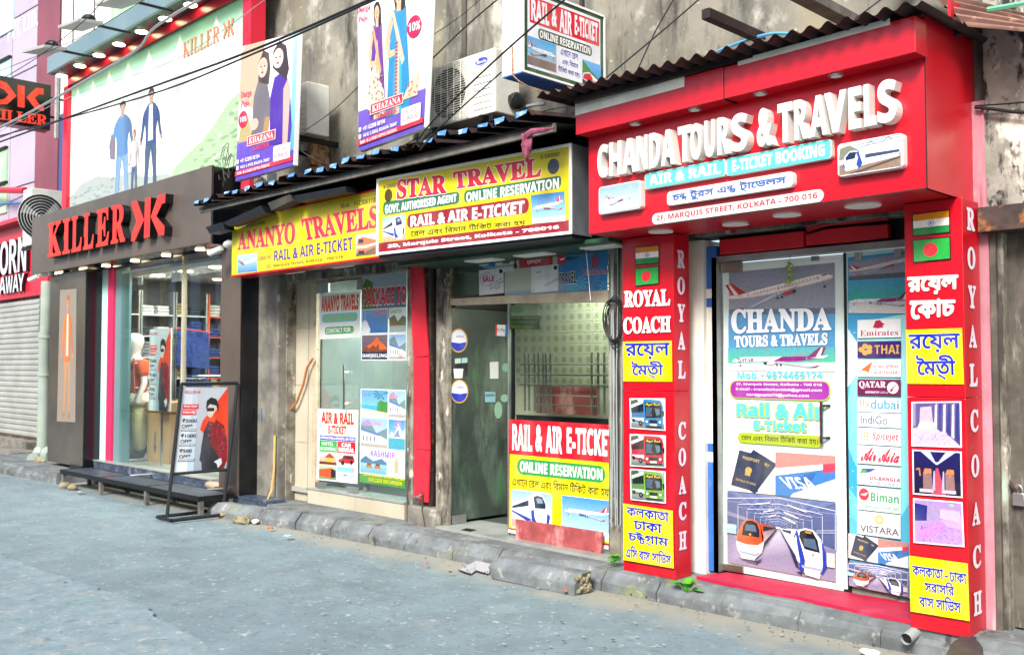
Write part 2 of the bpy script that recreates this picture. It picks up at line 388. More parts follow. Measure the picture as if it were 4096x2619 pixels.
def pic_bus(A, B, c, c2, bg):
    A.rect(B, 0, 0, 1, 1, bg[0], bg[1]); A.rect(B, 0, 0, 1, .18, '#5c6064', '#8a8e90'); A.poly(B, [(0, .55), (0, .95), (.2, 1), (.3, .8), (.2, .6)], '#46543c')
    A.poly(B, [(.02, .24), (.02, .78), (.40, .95), (.46, .12)], c2); A.poly(B, [(.02, .70), (.02, .80), (.40, .97), (.40, .88)], '#dfe4e6'); A.poly(B, [(.04, .52), (.04, .68), (.40, .86), (.40, .56)], '#101820'); A.poly(B, [(.04, .30), (.04, .36), (.42, .36), (.42, .22)], '#c8ccd0')
    for x in (.12, .22, .31): A.line(B, [(x, .53), (x, .76)], .0012, c2)
    A.poly(B, [(.38, .95), (.42, 1.0), (.86, .97), (.93, .90), (.97, .75), (.96, .16), (.90, .08), (.48, .08), (.40, .2)], c)
    A.poly(B, [(.43, .90), (.89, .86), (.93, .72), (.93, .38), (.44, .36)], '#0d151d'); A.poly(B, [(.47, .74), (.66, .72), (.60, .42), (.46, .42)], '#3a566c'); A.poly(B, [(.72, .70), (.86, .68), (.88, .50), (.78, .44)], '#52707f'); A.line(B, [(.50, .40), (.66, .58)], .0015, '#05080a'); A.ell(B, .62, .46, .035, .04, '#8c3440')
    A.text(sub(B, .46, .76, .88, .87), 'Royal Coach', 'script', '#f0c83c', off=.015)
    for x in (.45, .84): A.ell(B, x + .04, .24, .055, .055, '#2a2e30'); A.ell(B, x + .04, .24, .035, .04, '#f8fae8')
    A.rect(B, .56, .20, .80, .30, '#1a2024'); A.rect(B, .58, .11, .78, .17, '#e8e8e0'); A.poly(B, [(.44, .10), (.94, .10), (.93, .06), (.46, .05)], '#15181a'); A.ell(B, .30, .18, .06, .09, '#0a0b0c'); A.ell(B, .30, .18, .03, .045, '#6a6e70'); A.ell(B, .09, .26, .04, .06, '#0a0b0c'); A.poly(B, [(.94, .60), (1.0, .62), (1.0, .45), (.96, .44)], '#14181c'); return A
def pic_station(A, B):
    A.rect(B, 0, 0, 1, 1, '#34406c', '#5c6690'); A.poly(B, [(0, 0), (0, .40), (.46, .585), (.54, .585), (1, .40), (1, 0)], '', ['#8f86a0', '#7c7494', '#c8c4d8', '#c8c4d8', '#7c7494', '#8f86a0'])
    A.poly(B, [(0, 1), (.5, .60), (1, 1)], '', ['#6a76a4', '#2a3460', '#6a76a4'])
    for i in range(15):
        x = i / 14; A.line(B, [(x, 1), (.5 + (x - .5) * .06, .62)], .0025, '#8c98c4' if i % 2 else '#4c5888')
    for k in (.0, .22, .40, .55, .66, .76, .84):
        q = .5 * k; A.line(B, [(q, .90 - .30 * k), (.5, .985 - k * .36), (1 - q, .90 - .30 * k)], .0042 * (1 - k * .8), '#dce2f6'); A.line(B, [(q, .86 - .30 * k), (1 - q, .86 - .30 * k)], .0022 * (1 - k * .7), '#a8b2d8')
        for m in range(1, 8):
            f = m / 8; xa = q + (1 - 2 * q) * f; yb = (.90 - .30 * k) + (.085 - .06 * k) * (1 - abs(2 * f - 1)); A.line(B, [(xa, .86 - .30 * k), (xa + (.5 - q) * .12 * (1 if f < .5 else -1), yb)], .0014 * (1 - k * .7), '#c8d0ec')
        for x in (q, 1 - q): A.line(B, [(x, .40 + .18 * k), (x, .88 - .30 * k)], .008 * (1 - k * .8), '#aab2cc'); A.line(B, [(x + .006, .40 + .18 * k), (x + .006, .88 - .30 * k)], .003 * (1 - k * .8), '#39426a')
    for x, y in ((.28, .86), (.36, .77), (.41, .71)): A.poly(B, [(x, y), (x + .14 * (1 - (x - .28) * 4), y + .04), (x + .145 * (1 - (x - .28) * 4), y + .055), (x + .005, y + .015)], '#fafcff')
    for x, y in ((.58, .90), (.55, .80), (.54, .73)): A.poly(B, [(x, y), (x + .17 * (1 - (.58 - x) * 8), y - .06), (x + .175 * (1 - (.58 - x) * 8), y - .045), (x + .005, y + .015)], '#fafcff')
    for k in range(3): A.line(B, [(0, .72 - k * .02), (.2, .66 - k * .015)], .0016, '#e4e8f4'); A.line(B, [(1, .66 - k * .02), (.84, .62 - k * .015)], .0016, '#e4e8f4')
    A.rect(B, 0, .42, .10, .55, '#9ad0e0'); A.rect(B, 0, .50, .10, .53, '#e8f0f0'); A.rect(B, .93, .18, 1, .36, '#c4c4b8'); A.ell(B, .5, .588, .022, .014, '#fff')
    for a_ in (((.50, .57), (.34, .22)), ((.50, .57), (.30, .14)), ((.51, .57), (.66, .20)), ((.52, .57), (.74, .04)), ((.26, .12), (.20, .04)), ((.34, .14), (.30, .06))): A.line(B, list(a_), .0022, '#4a4460')
    # orange train
    A.poly(B, [(.30, .60), (.37, .62), (.485, .585), (.485, .565), (.33, .26), (.30, .25)], '', ['#a8482c', '#a8482c', '#705060', '#605868', '#c8c4cc', '#d8d4d8']); A.poly(B, [(.345, .50), (.345, .585), (.48, .582), (.48, .573)], '#1c2030'); A.poly(B, [(.33, .24), (.33, .30), (.485, .57), (.485, .56)], '#2c2838')
    A.poly(B, [(.10, .30), (.12, .46), (.165, .61), (.22, .655), (.29, .65), (.335, .58), (.37, .44), (.36, .30), (.30, .22), (.14, .22)], '', ['#e85a20', '#e85a20', '#f07038', '#f07038', '#e05a24', '#d04c1c', '#b83c14', '#c84818', '#e05420', '#e85a20'])
    A.poly(B, [(.155, .42), (.17, .56), (.205, .63), (.255, .64), (.30, .61), (.325, .52), (.325, .42)], '#10141f'); A.poly(B, [(.185, .49), (.195, .58), (.285, .58), (.30, .49)], '#54647c'); A.poly(B, [(.36, .58), (.33, .60), (.37, .40), (.36, .32)], '#c04418'); A.ell(B, .235, .445, .012, .016, '#f0a030', 8)
    A.poly(B, [(.10, .33), (.20, .30), (.31, .31), (.37, .38), (.35, .22), (.31, .16), (.28, .11), (.15, .13), (.11, .22)], '', ['#f4f6fa'] * 4 + ['#b8bccc', '#b0b4c4', '#c4c8d4', '#e4e8f0', '#f4f6fa']); A.poly(B, [(.13, .20), (.28, .18), (.32, .22), (.32, .19), (.28, .16), (.13, .18)], '#8a8ea0'); A.poly(B, [(.14, .13), (.28, .11), (.29, .06), (.16, .09)], '#dfe2ea'); A.poly(B, [(.12, .10), (.30, .06), (.36, .14), (.30, .10)], '#3a3650')
    # white and blue train
    A.poly(B, [(.52, .575), (.60, .60), (.68, .60), (.70, .16), (.66, .22), (.61, .36)], '', ['#c4c8dc', '#e8ecf6', '#f0f2f8', '#dfe2ee', '#c8ccdc', '#b4b8cc']); A.poly(B, [(.53, .575), (.62, .575), (.62, .53), (.55, .55)], '#20263c'); A.poly(B, [(.645, .50), (.655, .56), (.675, .52), (.67, .44)], '#1c2336'); A.poly(B, [(.52, .565), (.66, .26), (.69, .10), (.66, .12), (.60, .34)], '#28244a')
    A.poly(B, [(.655, .50), (.68, .60), (.75, .635), (.82, .62), (.88, .52), (.92, .36), (.92, .18), (.87, .07), (.78, .04), (.72, .06), (.70, .2)], '', ['#f6f8fc'] * 5 + ['#ccd0e0', '#b8bcd0', '#c8cce0', '#e8ebf4', '#f4f6fa', '#f6f8fc'])
    A.poly(B, [(.69, .52), (.70, .585), (.75, .615), (.81, .605), (.855, .50), (.875, .34), (.74, .36)], '#0e1320'); A.poly(B, [(.735, .40), (.73, .50), (.83, .51), (.855, .37)], '#4c5c74'); A.poly(B, [(.745, .575), (.745, .60), (.80, .595), (.80, .57)], '#e08030'); A.ell(B, .815, .30, .012, .016, '#e07028', 8)
    A.poly(B, [(.66, .58), (.675, .60), (.70, .46), (.745, .22), (.735, .05), (.69, .09), (.70, .2), (.675, .40)], '#2038a0'); A.poly(B, [(.885, .51), (.925, .36), (.935, .18), (.89, .06), (.90, .20), (.895, .38)], '#2038a0'); A.poly(B, [(.71, .15), (.90, .14), (.89, .11), (.72, .115)], '#9a9eb2'); A.poly(B, [(.74, .09), (.88, .07), (.87, .01), (.75, .03)], '#e6e9f0'); A.poly(B, [(.66, .05), (.72, .02), (.72, .06)], '#2c2844'); return A
def pic_passport(A, B):
    A.rect(B, 0, 0, 1, 1, '#dcd8d2', '#efecea')
    for (q, o) in ((-32, .12), (-12, 0)):
        C = rot(sub(B, .08 + o, .05, .80 + o, .95), q, .8); A.rect(C, .1, .02, .9, .98, '#232c42'); A.rect(C, .13, .04, .87, .96, '#2c3650')
        A.text(sub(C, .25, .78, .75, .86), 'PASSPORT', 'bold', '#c0a860'); A.ell(C, .5, .52, .10, .09, '#b89c50'); A.rect(C, .42, .38, .58, .46, '#b89c50'); A.text(sub(C, .2, .18, .8, .24), 'REPUBLIC OF INDIA', 'bold', '#b0985a')
    return A
def pic_visa(A, B):
    A.rect(B, 0, 0, 1, 1, '#e6e2de', '#f0efee'); A.poly(B, [(0, .62), (0, 1), (1, 1), (1, .84)], '#b8837c'); A.poly(B, [(0, .56), (0, .62), (1, .84), (1, .78)], '#ede8e4')
    A.poly(B, [(0, .05), (0, .45), (.95, .72), (1, .72), (1, .50), (.3, .08), (.25, 0), (0, 0)], '#3f78b8'); A.poly(B, [(.80, .60), (.80, .80), (1, .84), (1, .66)], '#c04058')
    A.poly(B, [(.3, .2), (.5, .55), (.7, .6), (.6, .4)], '#2f62a4'); A.text(rot(sub(B, .12, .20, .66, .46), 14, .9), 'VISA', 'bold', '#f4f6fa'); return A
def pic_scene(A, B, kind):
    if kind == 'sea': A.rect(B, 0, 0, 1, 1, '#2e6cb8', '#7fb0e0'); A.poly(B, [(0, 0), (0, .45), (.1, .6), (.2, .5), (.33, .15), (.3, 0)], '#eef2f6'); A.line(B, [(.1, .6), (.14, .95)], .004, '#fff')
    if kind == 'hills': A.rect(B, 0, 0, 1, 1, '#cfd8d4', '#eef2f0'); A.poly(B, [(0, .25), (0, .6), (.3, .75), (.5, .45), (.8, .7), (1, .6), (1, .2)], '#6c7a50'); A.rect(B, 0, 0, 1, .28, '#a7b6ae'); A.poly(B, [(.05, .3), (.3, .5), (.6, .3)], '#a0614a')
    if kind == 'sunpeak': A.rect(B, 0, 0, 1, 1, '#3c2c3c', '#7a6a78'); A.poly(B, [(0, .3), (.15, .5), (.3, .62), (.42, .7), (.6, .95), (.72, .75), (.85, .62), (1, .45), (1, .3)], '#d8642c'); A.poly(B, [(0, .3), (.2, .55), (.3, .45), (.45, .6), (.55, .5), (.66, .66), (.7, .4), (1, .42), (1, .28)], '#7a3c24'); A.rect(B, 0, 0, 1, .32, '#1c2434')
    if kind == 'lake': A.rect(B, 0, 0, 1, 1, '#7fb0d8', '#cfe4f4'); A.poly(B, [(0, .5), (.2, .72), (.5, .52), (.8, .66), (1, .5), (1, .42), (0, .42)], '#4a7090'); A.rect(B, 0, 0, 1, .42, '#5fa0cc', '#8cc4e0'); [A.poly(B, [(x, .24), (x + .05, .36), (x + .22, .34), (x + .28, .22)], '#b07838') for x in (.2, .52)]; [A.rect(B, x, .34, x + .16, .42, '#7a3a2c') for x in (.26, .58)]
    if kind == 'beach': A.rect(B, 0, 0, 1, 1, '#8fc4e8', '#4f98d8'); A.poly(B, [(0, 0), (0, .28), (.6, .20), (1, .3), (1, 0)], '#e8dcb8'); A.poly(B, [(0, .28), (0, .42), (.7, .40), (.6, .20)], '#48a8c4'); A.poly(B, [(.6, .2), (.62, .5), (.72, .62), (.9, .55), (1, .6), (1, .15)], '#3f8a3c'); [A.poly(B, [(.75, .85), (.75 + .3 * math.cos(a), .85 + .22 * math.sin(a)), (.75 + .26 * math.cos(a + .25), .85 + .2 * math.sin(a + .25))], '#2c6a34') for a in (2.4, 3.0, 3.6, 4.2, 5.0, .2)]; A.line(B, [(.78, .2), (.75, .85)], .006, '#5a4a38')
    if kind == 'town': A.rect(B, 0, 0, 1, 1, '#c8d8e4', '#88b4dc'); A.poly(B, [(0, .4), (0, .8), (.3, .95), (.6, .5), (1, .7), (1, .3)], '#6f8890'); A.poly(B, [(0, .1), (0, .62), (.7, .42), (1, .3), (1, .1)], '#e4e6ea'); A.poly(B, [(0, .56), (0, .66), (.7, .46), (.7, .40)], '#4c74b0'); [A.rect(B, x, .2, x + .05, .38, '#5a6878') for x in (.08, .22, .36, .5)]; A.rect(B, 0, 0, 1, .12, '#a8a49c')
    if kind == 'snow': A.rect(B, 0, 0, 1, 1, '#9cc8e8', '#3f8cd0'); A.poly(B, [(0, .4), (.2, .6), (.35, .5), (.6, .9), (.8, .6), (1, .7), (1, .35), (0, .35)], '#e8eef4'); A.poly(B, [(.3, .42), (.5, .62), (.6, .72), (.66, .5), (.8, .42)], '#7a8ca4'); A.rect(B, 0, 0, 1, .38, '#48a0b4')
    if kind == 'pink': A.rect(B, 0, 0, 1, 1, '#d8e0d4', '#e8ece4'); A.poly(B, [(.4, .15), (.35, .5), (.5, .85), (.65, .5), (.6, .15)], '#e0a888'); A.ell(B, .5, .85, .1, .1, '#f0e0d0')
    return A
def top2(c): q = hexc(c); return tuple(min(1, v * .72) for v in q[:3])
def dk(c, k=.7): q = hexc(c); return tuple(min(1, v * k / .86) for v in q[:3])
def person_print(A, B, top, legs, skin='#c89878', hair='#2a2422', shoe='#5a4838', arm=True, hat=None):
    A.poly(B, [(.30, .50), (.27, .40), (.27, .25), (.24, .04), (.36, .04), (.42, .24), (.46, .34), (.50, .44), (.55, .34), (.60, .22), (.63, .04), (.75, .04), (.73, .25), (.73, .40), (.70, .50)], legs)
    A.poly(B, [(.30, .50), (.27, .40), (.27, .25), (.24, .04), (.28, .04), (.33, .26), (.36, .50)], dk(legs, .75)); A.poly(B, [(.50, .44), (.55, .34), (.60, .22), (.63, .04), (.66, .04), (.63, .26), (.58, .42)], dk(legs, .75))
    for x, y in ((.33, .28), (.66, .27), (.34, .07), (.67, .08)): A.poly(B, [(x - .04, y), (x + .05, y + .012), (x + .05, y + .020), (x - .04, y + .008)], dk(legs, .65))
    A.poly(B, [(.20, 0), (.36, 0), (.37, .04), (.24, .05), (.18, .02)], shoe); A.poly(B, [(.60, 0), (.80, 0), (.80, .02), (.75, .05), (.62, .04)], shoe)
    A.poly(B, [(.29, .46), (.30, .58), (.24, .70), (.25, .80), (.32, .835), (.43, .86), (.57, .86), (.68, .835), (.75, .80), (.76, .70), (.70, .58), (.72, .46), (.5, .445)], top)
    A.poly(B, [(.56, .86), (.68, .835), (.75, .80), (.76, .70), (.70, .58), (.72, .46), (.62, .452), (.60, .65)], dk(top, .72)); A.poly(B, [(.29, .46), (.30, .58), (.35, .62), (.34, .46)], dk(top, .8))
    for x0_, y0_, x1_, y1_ in ((.33, .76, .46, .70), (.34, .66, .48, .62), (.36, .56, .5, .54), (.52, .74, .62, .69)): A.line(B, [(x0_, y0_), (x1_, y1_)], .006 * abs(B(1, 0)[0] - B(0, 0)[0]) * 2, dk(top, .8))
    if arm:
        A.poly(B, [(.25, .81), (.16, .74), (.12, .62), (.06, .53), (.12, .50), (.19, .60), (.25, .70)], dk(top, .9)); A.poly(B, [(.75, .81), (.84, .74), (.88, .62), (.94, .53), (.88, .50), (.81, .60), (.75, .70)], dk(top, .65)); A.ell(B, .085, .505, .045, .02, skin); A.ell(B, .915, .505, .045, .02, skin)
    A.poly(B, [(.45, .83), (.55, .83), (.56, .89), (.44, .89)], dk(skin, .75)); A.poly(B, [(.42, .955), (.41, .925), (.44, .893), (.50, .880), (.56, .893), (.59, .925), (.58, .955)], skin); A.poly(B, [(.54, .885), (.59, .925), (.58, .955), (.54, .95)], dk(skin, .8))
    A.poly(B, [(.39, .93), (.385, .97), (.44, .995), (.53, 1.0), (.60, .985), (.625, .95), (.60, .925), (.585, .955), (.50, .965), (.42, .955)], hat or hair); A.rect(B, .44, .926, .48, .932, '#2a201c'); A.rect(B, .52, .926, .56, .932, '#2a201c'); A.rect(B, .47, .899, .53, .903, '#8c4c44'); return A
def face_print(A, B, cx, cy, rx, ry, skin=None):
    if skin: A.ell(B, cx, cy, rx, ry, skin)
    for s_ in (-.38, .38):
        A.ell(B, cx + s_ * rx, cy + ry * .12, rx * .20, ry * .08, '#2a1c1a', 8); A.poly(B, [(cx + s_ * rx - rx * .26, cy + ry * .34), (cx + s_ * rx, cy + ry * .44), (cx + s_ * rx + rx * .26, cy + ry * .34), (cx + s_ * rx, cy + ry * .38)], '#2a1c1a')
    A.poly(B, [(cx - rx * .02, cy + ry * .1), (cx + rx * .14, cy - ry * .22), (cx - rx * .10, cy - ry * .22)], '#b8907c'); A.ell(B, cx, cy - ry * .48, rx * .28, ry * .11, '#a83444', 8); A.ell(B, cx, cy + ry * .55, rx * .07, ry * .06, '#c02030', 6)
def sari(A, B, c1, c2, bor, skin='#d8b090', hair='#2c2020'):
    A.poly(B, [(.18, .0), (.22, .4), (.28, .66), (.3, .80), (.70, .80), (.74, .62), (.82, .35), (.92, .0)], c1)
    A.poly(B, [(.36, .0), (.42, .5), (.50, .68), (.60, .5), (.66, .0)], c2)
    A.poly(B, [(.44, .0), (.47, .5), (.50, .62), (.54, .5), (.57, .0)], bor); A.poly(B, [(.28, .80), (.34, .82), (.70, .40), (.62, .36)], bor)
    A.poly(B, [(.26, .78), (.10, .58), (.20, .44), (.46, .46), (.46, .50), (.26, .50), (.24, .58), (.34, .70)], skin)
    A.poly(B, [(.34, .90), (.36, .97), (.46, 1.0), (.58, .99), (.66, .93), (.68, .80), (.60, .78), (.40, .80)], hair)
    A.rect(B, .44, .78, .56, .86, skin); A.ell(B, .49, .90, .10, .065, skin); face_print(A, B, .49, .895, .09, .06); return A
def flag_india(A, B):
    A.rect(B, 0, 0, 1, 1, '#1c1410'); A.rect(B, .03, .05, .97, .35, '#1f8a3c'); A.rect(B, .03, .35, .97, .66, '#f4f2ec'); A.rect(B, .03, .66, .97, .95, '#e08a1c')
    A.ell(B, .5, .505, .085, .13, '#5a6ab0'); A.ell(B, .5, .505, .07, .11, '#e8e8f0'); A.ell(B, .5, .505, .028, .04, '#2030a0'); [A.line(B, [(.5, .505), (.5 + .075 * math.cos(a), .505 + .12 * math.sin(a))], .0007, '#5a6ab0') for a in [k * math.pi / 6 for k in range(12)]]
def flag_bd(A, B):
    A.rect(B, 0, 0, 1, 1, '#1c1410'); A.rect(B, .03, .05, .97, .95, '#28a040'); A.ell(B, .47, .5, .19, .30, '#e83040')
def logo_k(A, B, col):
    A.poly(B, [(.02, 1), (.14, 1), (.36, .55), (.36, .45), (.14, 0), (.02, 0), (.02, .10), (.20, .5), (.02, .90)], col)
    A.rect(B, .44, 0, .58, 1, col); A.poly(B, [(.98, 1), (.84, 1), (.64, .55), (.64, .45), (.84, 0), (.98, 0), (.98, .10), (.82, .5), (.98, .90)], col)
# ================================================================== MATERIALS
am = M('asphalt', '#6e8086', '#637378', 2.4, .92, bump=.008, bscale=90, stains=(('#8b9492', 2.2, .56, .72, (1, 1, 1), .35), ('#56646a', 7, .62, .76, (1, 2.5, 1), .35), ('#aab4b2', 16, .60, .68, (1, 1, 1), .75), ('#4a5960', 26, .55, .66, (1, 1, 1), .6), ('#8a8a80', 3.2, .60, .70, (1, 1.6, 1), .5), ('#b8bab2', 9, .68, .74, (1, 1, 1), .6), ('#4a565c', 1.1, .55, .75, (1, 4, 1), .4)))
_n, _l = am.node_tree.nodes, am.node_tree.links; _b = _n['Principled BSDF']; _src = _b.inputs['Base Color'].links[0].from_socket
_g = _n.new('ShaderNodeNewGeometry'); _sx = _n.new('ShaderNodeSeparateXYZ'); _l.new(_g.outputs['Position'], _sx.inputs[0])
_t = _n.new('ShaderNodeTexNoise'); _t.inputs['Scale'].default_value = 2.2; _t.inputs['Detail'].default_value = 8; _l.new(_g.outputs['Position'], _t.inputs['Vector'])
_ma = _n.new('ShaderNodeMath'); _ma.operation = 'MULTIPLY_ADD'; _ma.inputs[1].default_value = .9; _l.new(_t.outputs['Fac'], _ma.inputs[0]); _l.new(_sx.outputs['Y'], _ma.inputs[2])
_mr = _n.new('ShaderNodeMapRange'); _mr.inputs['From Min'].default_value = 5.42; _mr.inputs['From Max'].default_value = 5.80; _l.new(_ma.outputs[0], _mr.inputs['Value'])
_mx = _n.new('ShaderNodeMix'); _mx.data_type = 'RGBA'; _l.new(_mr.outputs[0], _mx.inputs[0]); _l.new(_src, _mx.inputs[6]); _mx.inputs[7].default_value = hexc('#88877c', 1); _l.new(_mx.outputs[2], _b.inputs['Base Color'])
M('asphalt_patch', '#788a90', '#697c82', 6, .95, bump=.008, bscale=50, stains=(('#9c9488', 7, .56, .66, (1, 1, 1), .6), ('#b4b4ac', 20, .58, .68, (1, 1, 1), .6), ('#4f5c62', 14, .58, .66, (1, 1, 1), .6)))
M('dust', '#a8a294', '#8b8678', 6, .95, bump=.003, bscale=90, stains=(('#5d5c56', 4, .58, .70, (1, 2, 1), .7),))
M('kerb', '#747a7c', '#5c6264', 5, .92, bump=.008, bscale=60, stains=(('#4a4d4f', 2.6, .46, .64, (1, 1, 1), .85), ('#7c8644', 1.9, .60, .70, (1, 1, 1), .75), ('#a9a698', 12, .58, .68, (1, 1, 1), .6), ('#302f2d', 7, .62, .70, (1, 1, .5), .8)))
M('concrete', '#7f7c72', '#5a5852', 4, .92, bump=.004, bscale=50, stains=(('#4e4b46', 2.6, .55, .72, (1, 1, .4), .8), ('#c9c4b4', 7, .60, .70, (1, 1, 1), .6)))
M('plaster', '#858276', '#68665c', 1.5, .95, bump=.010, bscale=16, stains=(('#4e4e4a', 1.2, .47, .66, (1, 1, .6), .8), ('#877a4e', 1.3, .54, .72, (1, 1, .45), .6), ('#b9b6aa', 2.6, .55, .68, (1, 1, .8), .75), ('#262521', 2.4, .555, .68, (1.3, 1, .35), .85), ('#c4c1b5', 22, .64, .70, (1, 1, 1), .5), ('#33312c', 14, .62, .70, (1, 1, .4), .8), ('#23211d', 9, .60, .70, (1, 1, .07), .65)))
M('plaster_dark', '#a8a498', '#7c7a72', 3.0, .95, bump=.016, bscale=24, stains=(('#dcd8c8', 5, .52, .60, (1, 1, .6), .9), ('#141311', 3.6, .50, .57, (1.4, 1, .55), .97), ('#7a5a38', 5, .60, .68, (1, 1, .5), .7), ('#0f0f0d', 13, .56, .63, (1, 1, .6), .9), ('#5f6a4c', 3.0, .62, .70, (1, 1, .6), .6)))
M('pink_paint', '#b87c88', '#9c6670', 3, .85, stains=(('#d8c9b8', 5, .58, .70, (1, 1, .3), .7),))
M('peeling', '#8c877a', '#5c554a', 5, .9, bump=.008, bscale=40, stains=(('#2e2621', 4, .50, .60, (1.5, 1, .35), .9), ('#d0cabc', 9, .60, .66, (1, 1, .5), .7), ('#a8c0ae', 3, .58, .68, (1, 1, .3), .7)))
M('red_panel', '#be0a1e', '#b0091c', 1.2, .28, spec=.6, bump=.0006, bscale=6, stains=(('#c84a58', 3, .58, .85, (1, 1, .5), .3), ('#6c1018', 11, .66, .74, (1, 1, .35), .5), ('#d8909a', 40, .70, .74, (1, 1, 1), .5)))
M('red_paint', '#c8202c', '#b01c28', 4, .5, stains=(('#7c2c30', 9, .66, .74, (1, 1, 1), .7),))
M('steel_dark', '#15161a', '#101114', 6, .45, .3, stains=(('#5a3a28', 14, .64, .72, (1, 1, 1), .5),))
M('iron_rust', '#4a3a34', '#2c2524', 9, .8, .2, stains=(('#b06a2c', 6, .55, .66, (1, 1, 1), .8),))
M('angle_rust', '#c9a878', '#8a4a20', 14, .8, stains=(('#3a2418', 20, .56, .64, (1, 1, 1), .9),))
M('sheet_under', '#28181a', '#1a0f11', 4, .7, .1, stains=(('#6a4438', 8, .56, .7, (1, 1, 1), .5),))
M('sheet_red', '#7c5a4e', '#5e4238', 4, .6, .1, stains=(('#cfae98', 7, .55, .68, (1, 1, 1), .7),))
M('sheet_blue', '#5f94cc', '#4a80ba', 6, .45, .1, stains=(('#c8d4dc', 16, .52, .62, (1, 1, 1), .8), ('#4a3028', 22, .62, .70, (1, 1, 1), .6)))
M('beam_grey', '#6c6a64', '#4c4a46', 6, .7, stains=(('#8c7a68', 9, .58, .68, (1, 1, 1), .6),))
M('alu', '#a8aba8', '#8f9290', 5, .38, .7); M('alu_brushed', '#9c948a', '#7a6e62', 8, .3, .8); M('chrome', '#c8c8c8', rough=.12, metal=1)
M('white_plastic', '#d8d8d0', '#c8c8be', 6, .5, stains=(('#6a6860', 9, .64, .76, (1, 1, .4), .6),)); M('white_gloss', '#e6e6e4', rough=.3)
M('white_letter', '#d2d0cb', '#c6c4bd', 5, .4, stains=(('#9a958a', 10, .66, .8, (1, 1, .4), .4),))
M('black', '#08090b', rough=.5); M('rubber', '#17181b', rough=.6); M('black_gloss', '#090a0e', '#0d0f15', 2, .16, spec=.6); M('navy_gloss', '#1c2434', rough=.2)
M('brown_panel', '#6a5e54', '#5f544b', 1.5, .34, .35); M('bronze_panel', '#8a7f72', '#6e655c', 1, .22, .75)
M('granite', '#4a5668', '#2c3644', 14, .35, stains=(('#8a98aa', 5, .55, .66, (1, 1, 1), .5),)); M('step_metal', '#4c5662', '#3c4550', 5, .45, .5, stains=(('#7a828c', 8, .6, .72, (1, 1, 1), .5),))
M('tile_cream', '#b4ad9a', '#a8a08c', 2, .3, stains=(('#8c8474', 5, .62, .75, (1, 1, .4), .5),)); M('grout', '#5a564c', rough=.9)
M('marble_white', '#8e938e', '#7c827e', 4, .35, stains=(('#7c7c72', 7, .6, .72, (1, 1, 1), .6),))
M('wood_beige', '#b8a890', '#a0907a', 6, .7, stains=(('#5c4a3c', 12, .62, .72, (1, 1, 1), .8),))
M('wood_red', '#9c4848', '#84383a', 7, .8, stains=(('#c48a8a', 6, .52, .64, (1, 1, .5), .8), ('#5a2a2a', 12, .62, .7, (1, 1, .4), .7)))
M('red_mat', '#b8143c', '#9c1034', 3, .6, stains=(('#d04a6c', 4, .56, .7, (1, 1, 1), .5),))
M('blue_paint', '#2f68b4', '#2858a0', 4, .5, stains=(('#7a92ac', 9, .62, .74, (1, 1, .3), .6),)); M('white_wall', '#d6d4ca', '#c4c2b6', 3, .8, stains=(('#8a7a68', 8, .62, .72, (1, 1, .3), .7),))
M('teal_panel', '#64868a', '#5c7c80', 1, .3); M('cyan_panel', '#b8d8d8', '#a8cccc', 1, .3); M('magenta', '#c8305c', rough=.35)
M('clad_purple', '#a79dae', '#9c93a4', .6, .5); M('clad_maroon', '#7c4450', '#6c3a46', .8, .55); M('clad_navy', '#3a4874', rough=.5); M('joint', '#5c5464', rough=.8)
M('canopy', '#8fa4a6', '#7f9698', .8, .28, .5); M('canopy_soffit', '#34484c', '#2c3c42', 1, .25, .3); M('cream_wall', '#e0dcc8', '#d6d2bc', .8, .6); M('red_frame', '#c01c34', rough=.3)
M('green_glass', '#8fc890', '#b8dcb0', 1.5, .15); M('leaf', '#3f8a1c', '#5aa828', 8, .5, spec=.3); M('leaf_yellow', '#9cb02c', '#c8c84c', 6, .5)
M('shutter', '#b2b4ae', '#a2a49e', 2, .45, .35, stains=(('#8a6a4c', 6, .66, .76, (1, 1, .5), .6),)); M('pvc', '#98a498', '#8a968c', 3, .4); M('cable', '#1a1b1e', rough=.6); M('cable_grey', '#8c9494', rough=.6); M('cable_blue', '#4a90b8', rough=.5); M('pipe_green', '#5fae88', rough=.5)
M('hose_yellow', '#c09a58', rough=.5); M('hose_brown', '#a86a3c', rough=.5); M('grey_box', '#9a9c9a', '#888a88', 4, .5)
M('brick', '#a8927c', '#8c8474', 6, .9, bump=.004, bscale=50, stains=(('#b06a4c', 4, .56, .66, (1, 1, 1), .6),)); M('stone_rough', '#8e866c', '#6c6650', 12, .95, bump=.015, bscale=22)
M('lamp_white', '#e4e4dc', rough=.35); emit('lamp_warm', '#ffe9b8', 6); emit('lamp_soft', '#fff2d8', 2.2); M('carton', '#a8845c', '#9c7850', 3, .8); M('trouser', '#c8c49c', '#b8b48c', 5, .85, bump=.006, bscale=14)
M('shirt_white', '#d8d2c4', rough=.8); M('orange_cloth', '#d8581c', '#c84a18', 9, .8); M('mannequin', '#e4e2dc', rough=.35); M('shoe', '#34404c', rough=.7); M('interior', '#8c8c8a', rough=.8); M('interior_dark', '#3c4440', '#2c3230', 1, .8); M('interior_green', '#7c8682', '#666f6c', 1, .7); M('floor_in', '#9a9a94', rough=.3); M('shop_wall', '#5c5a5c', '#444448', 1.2, .7)
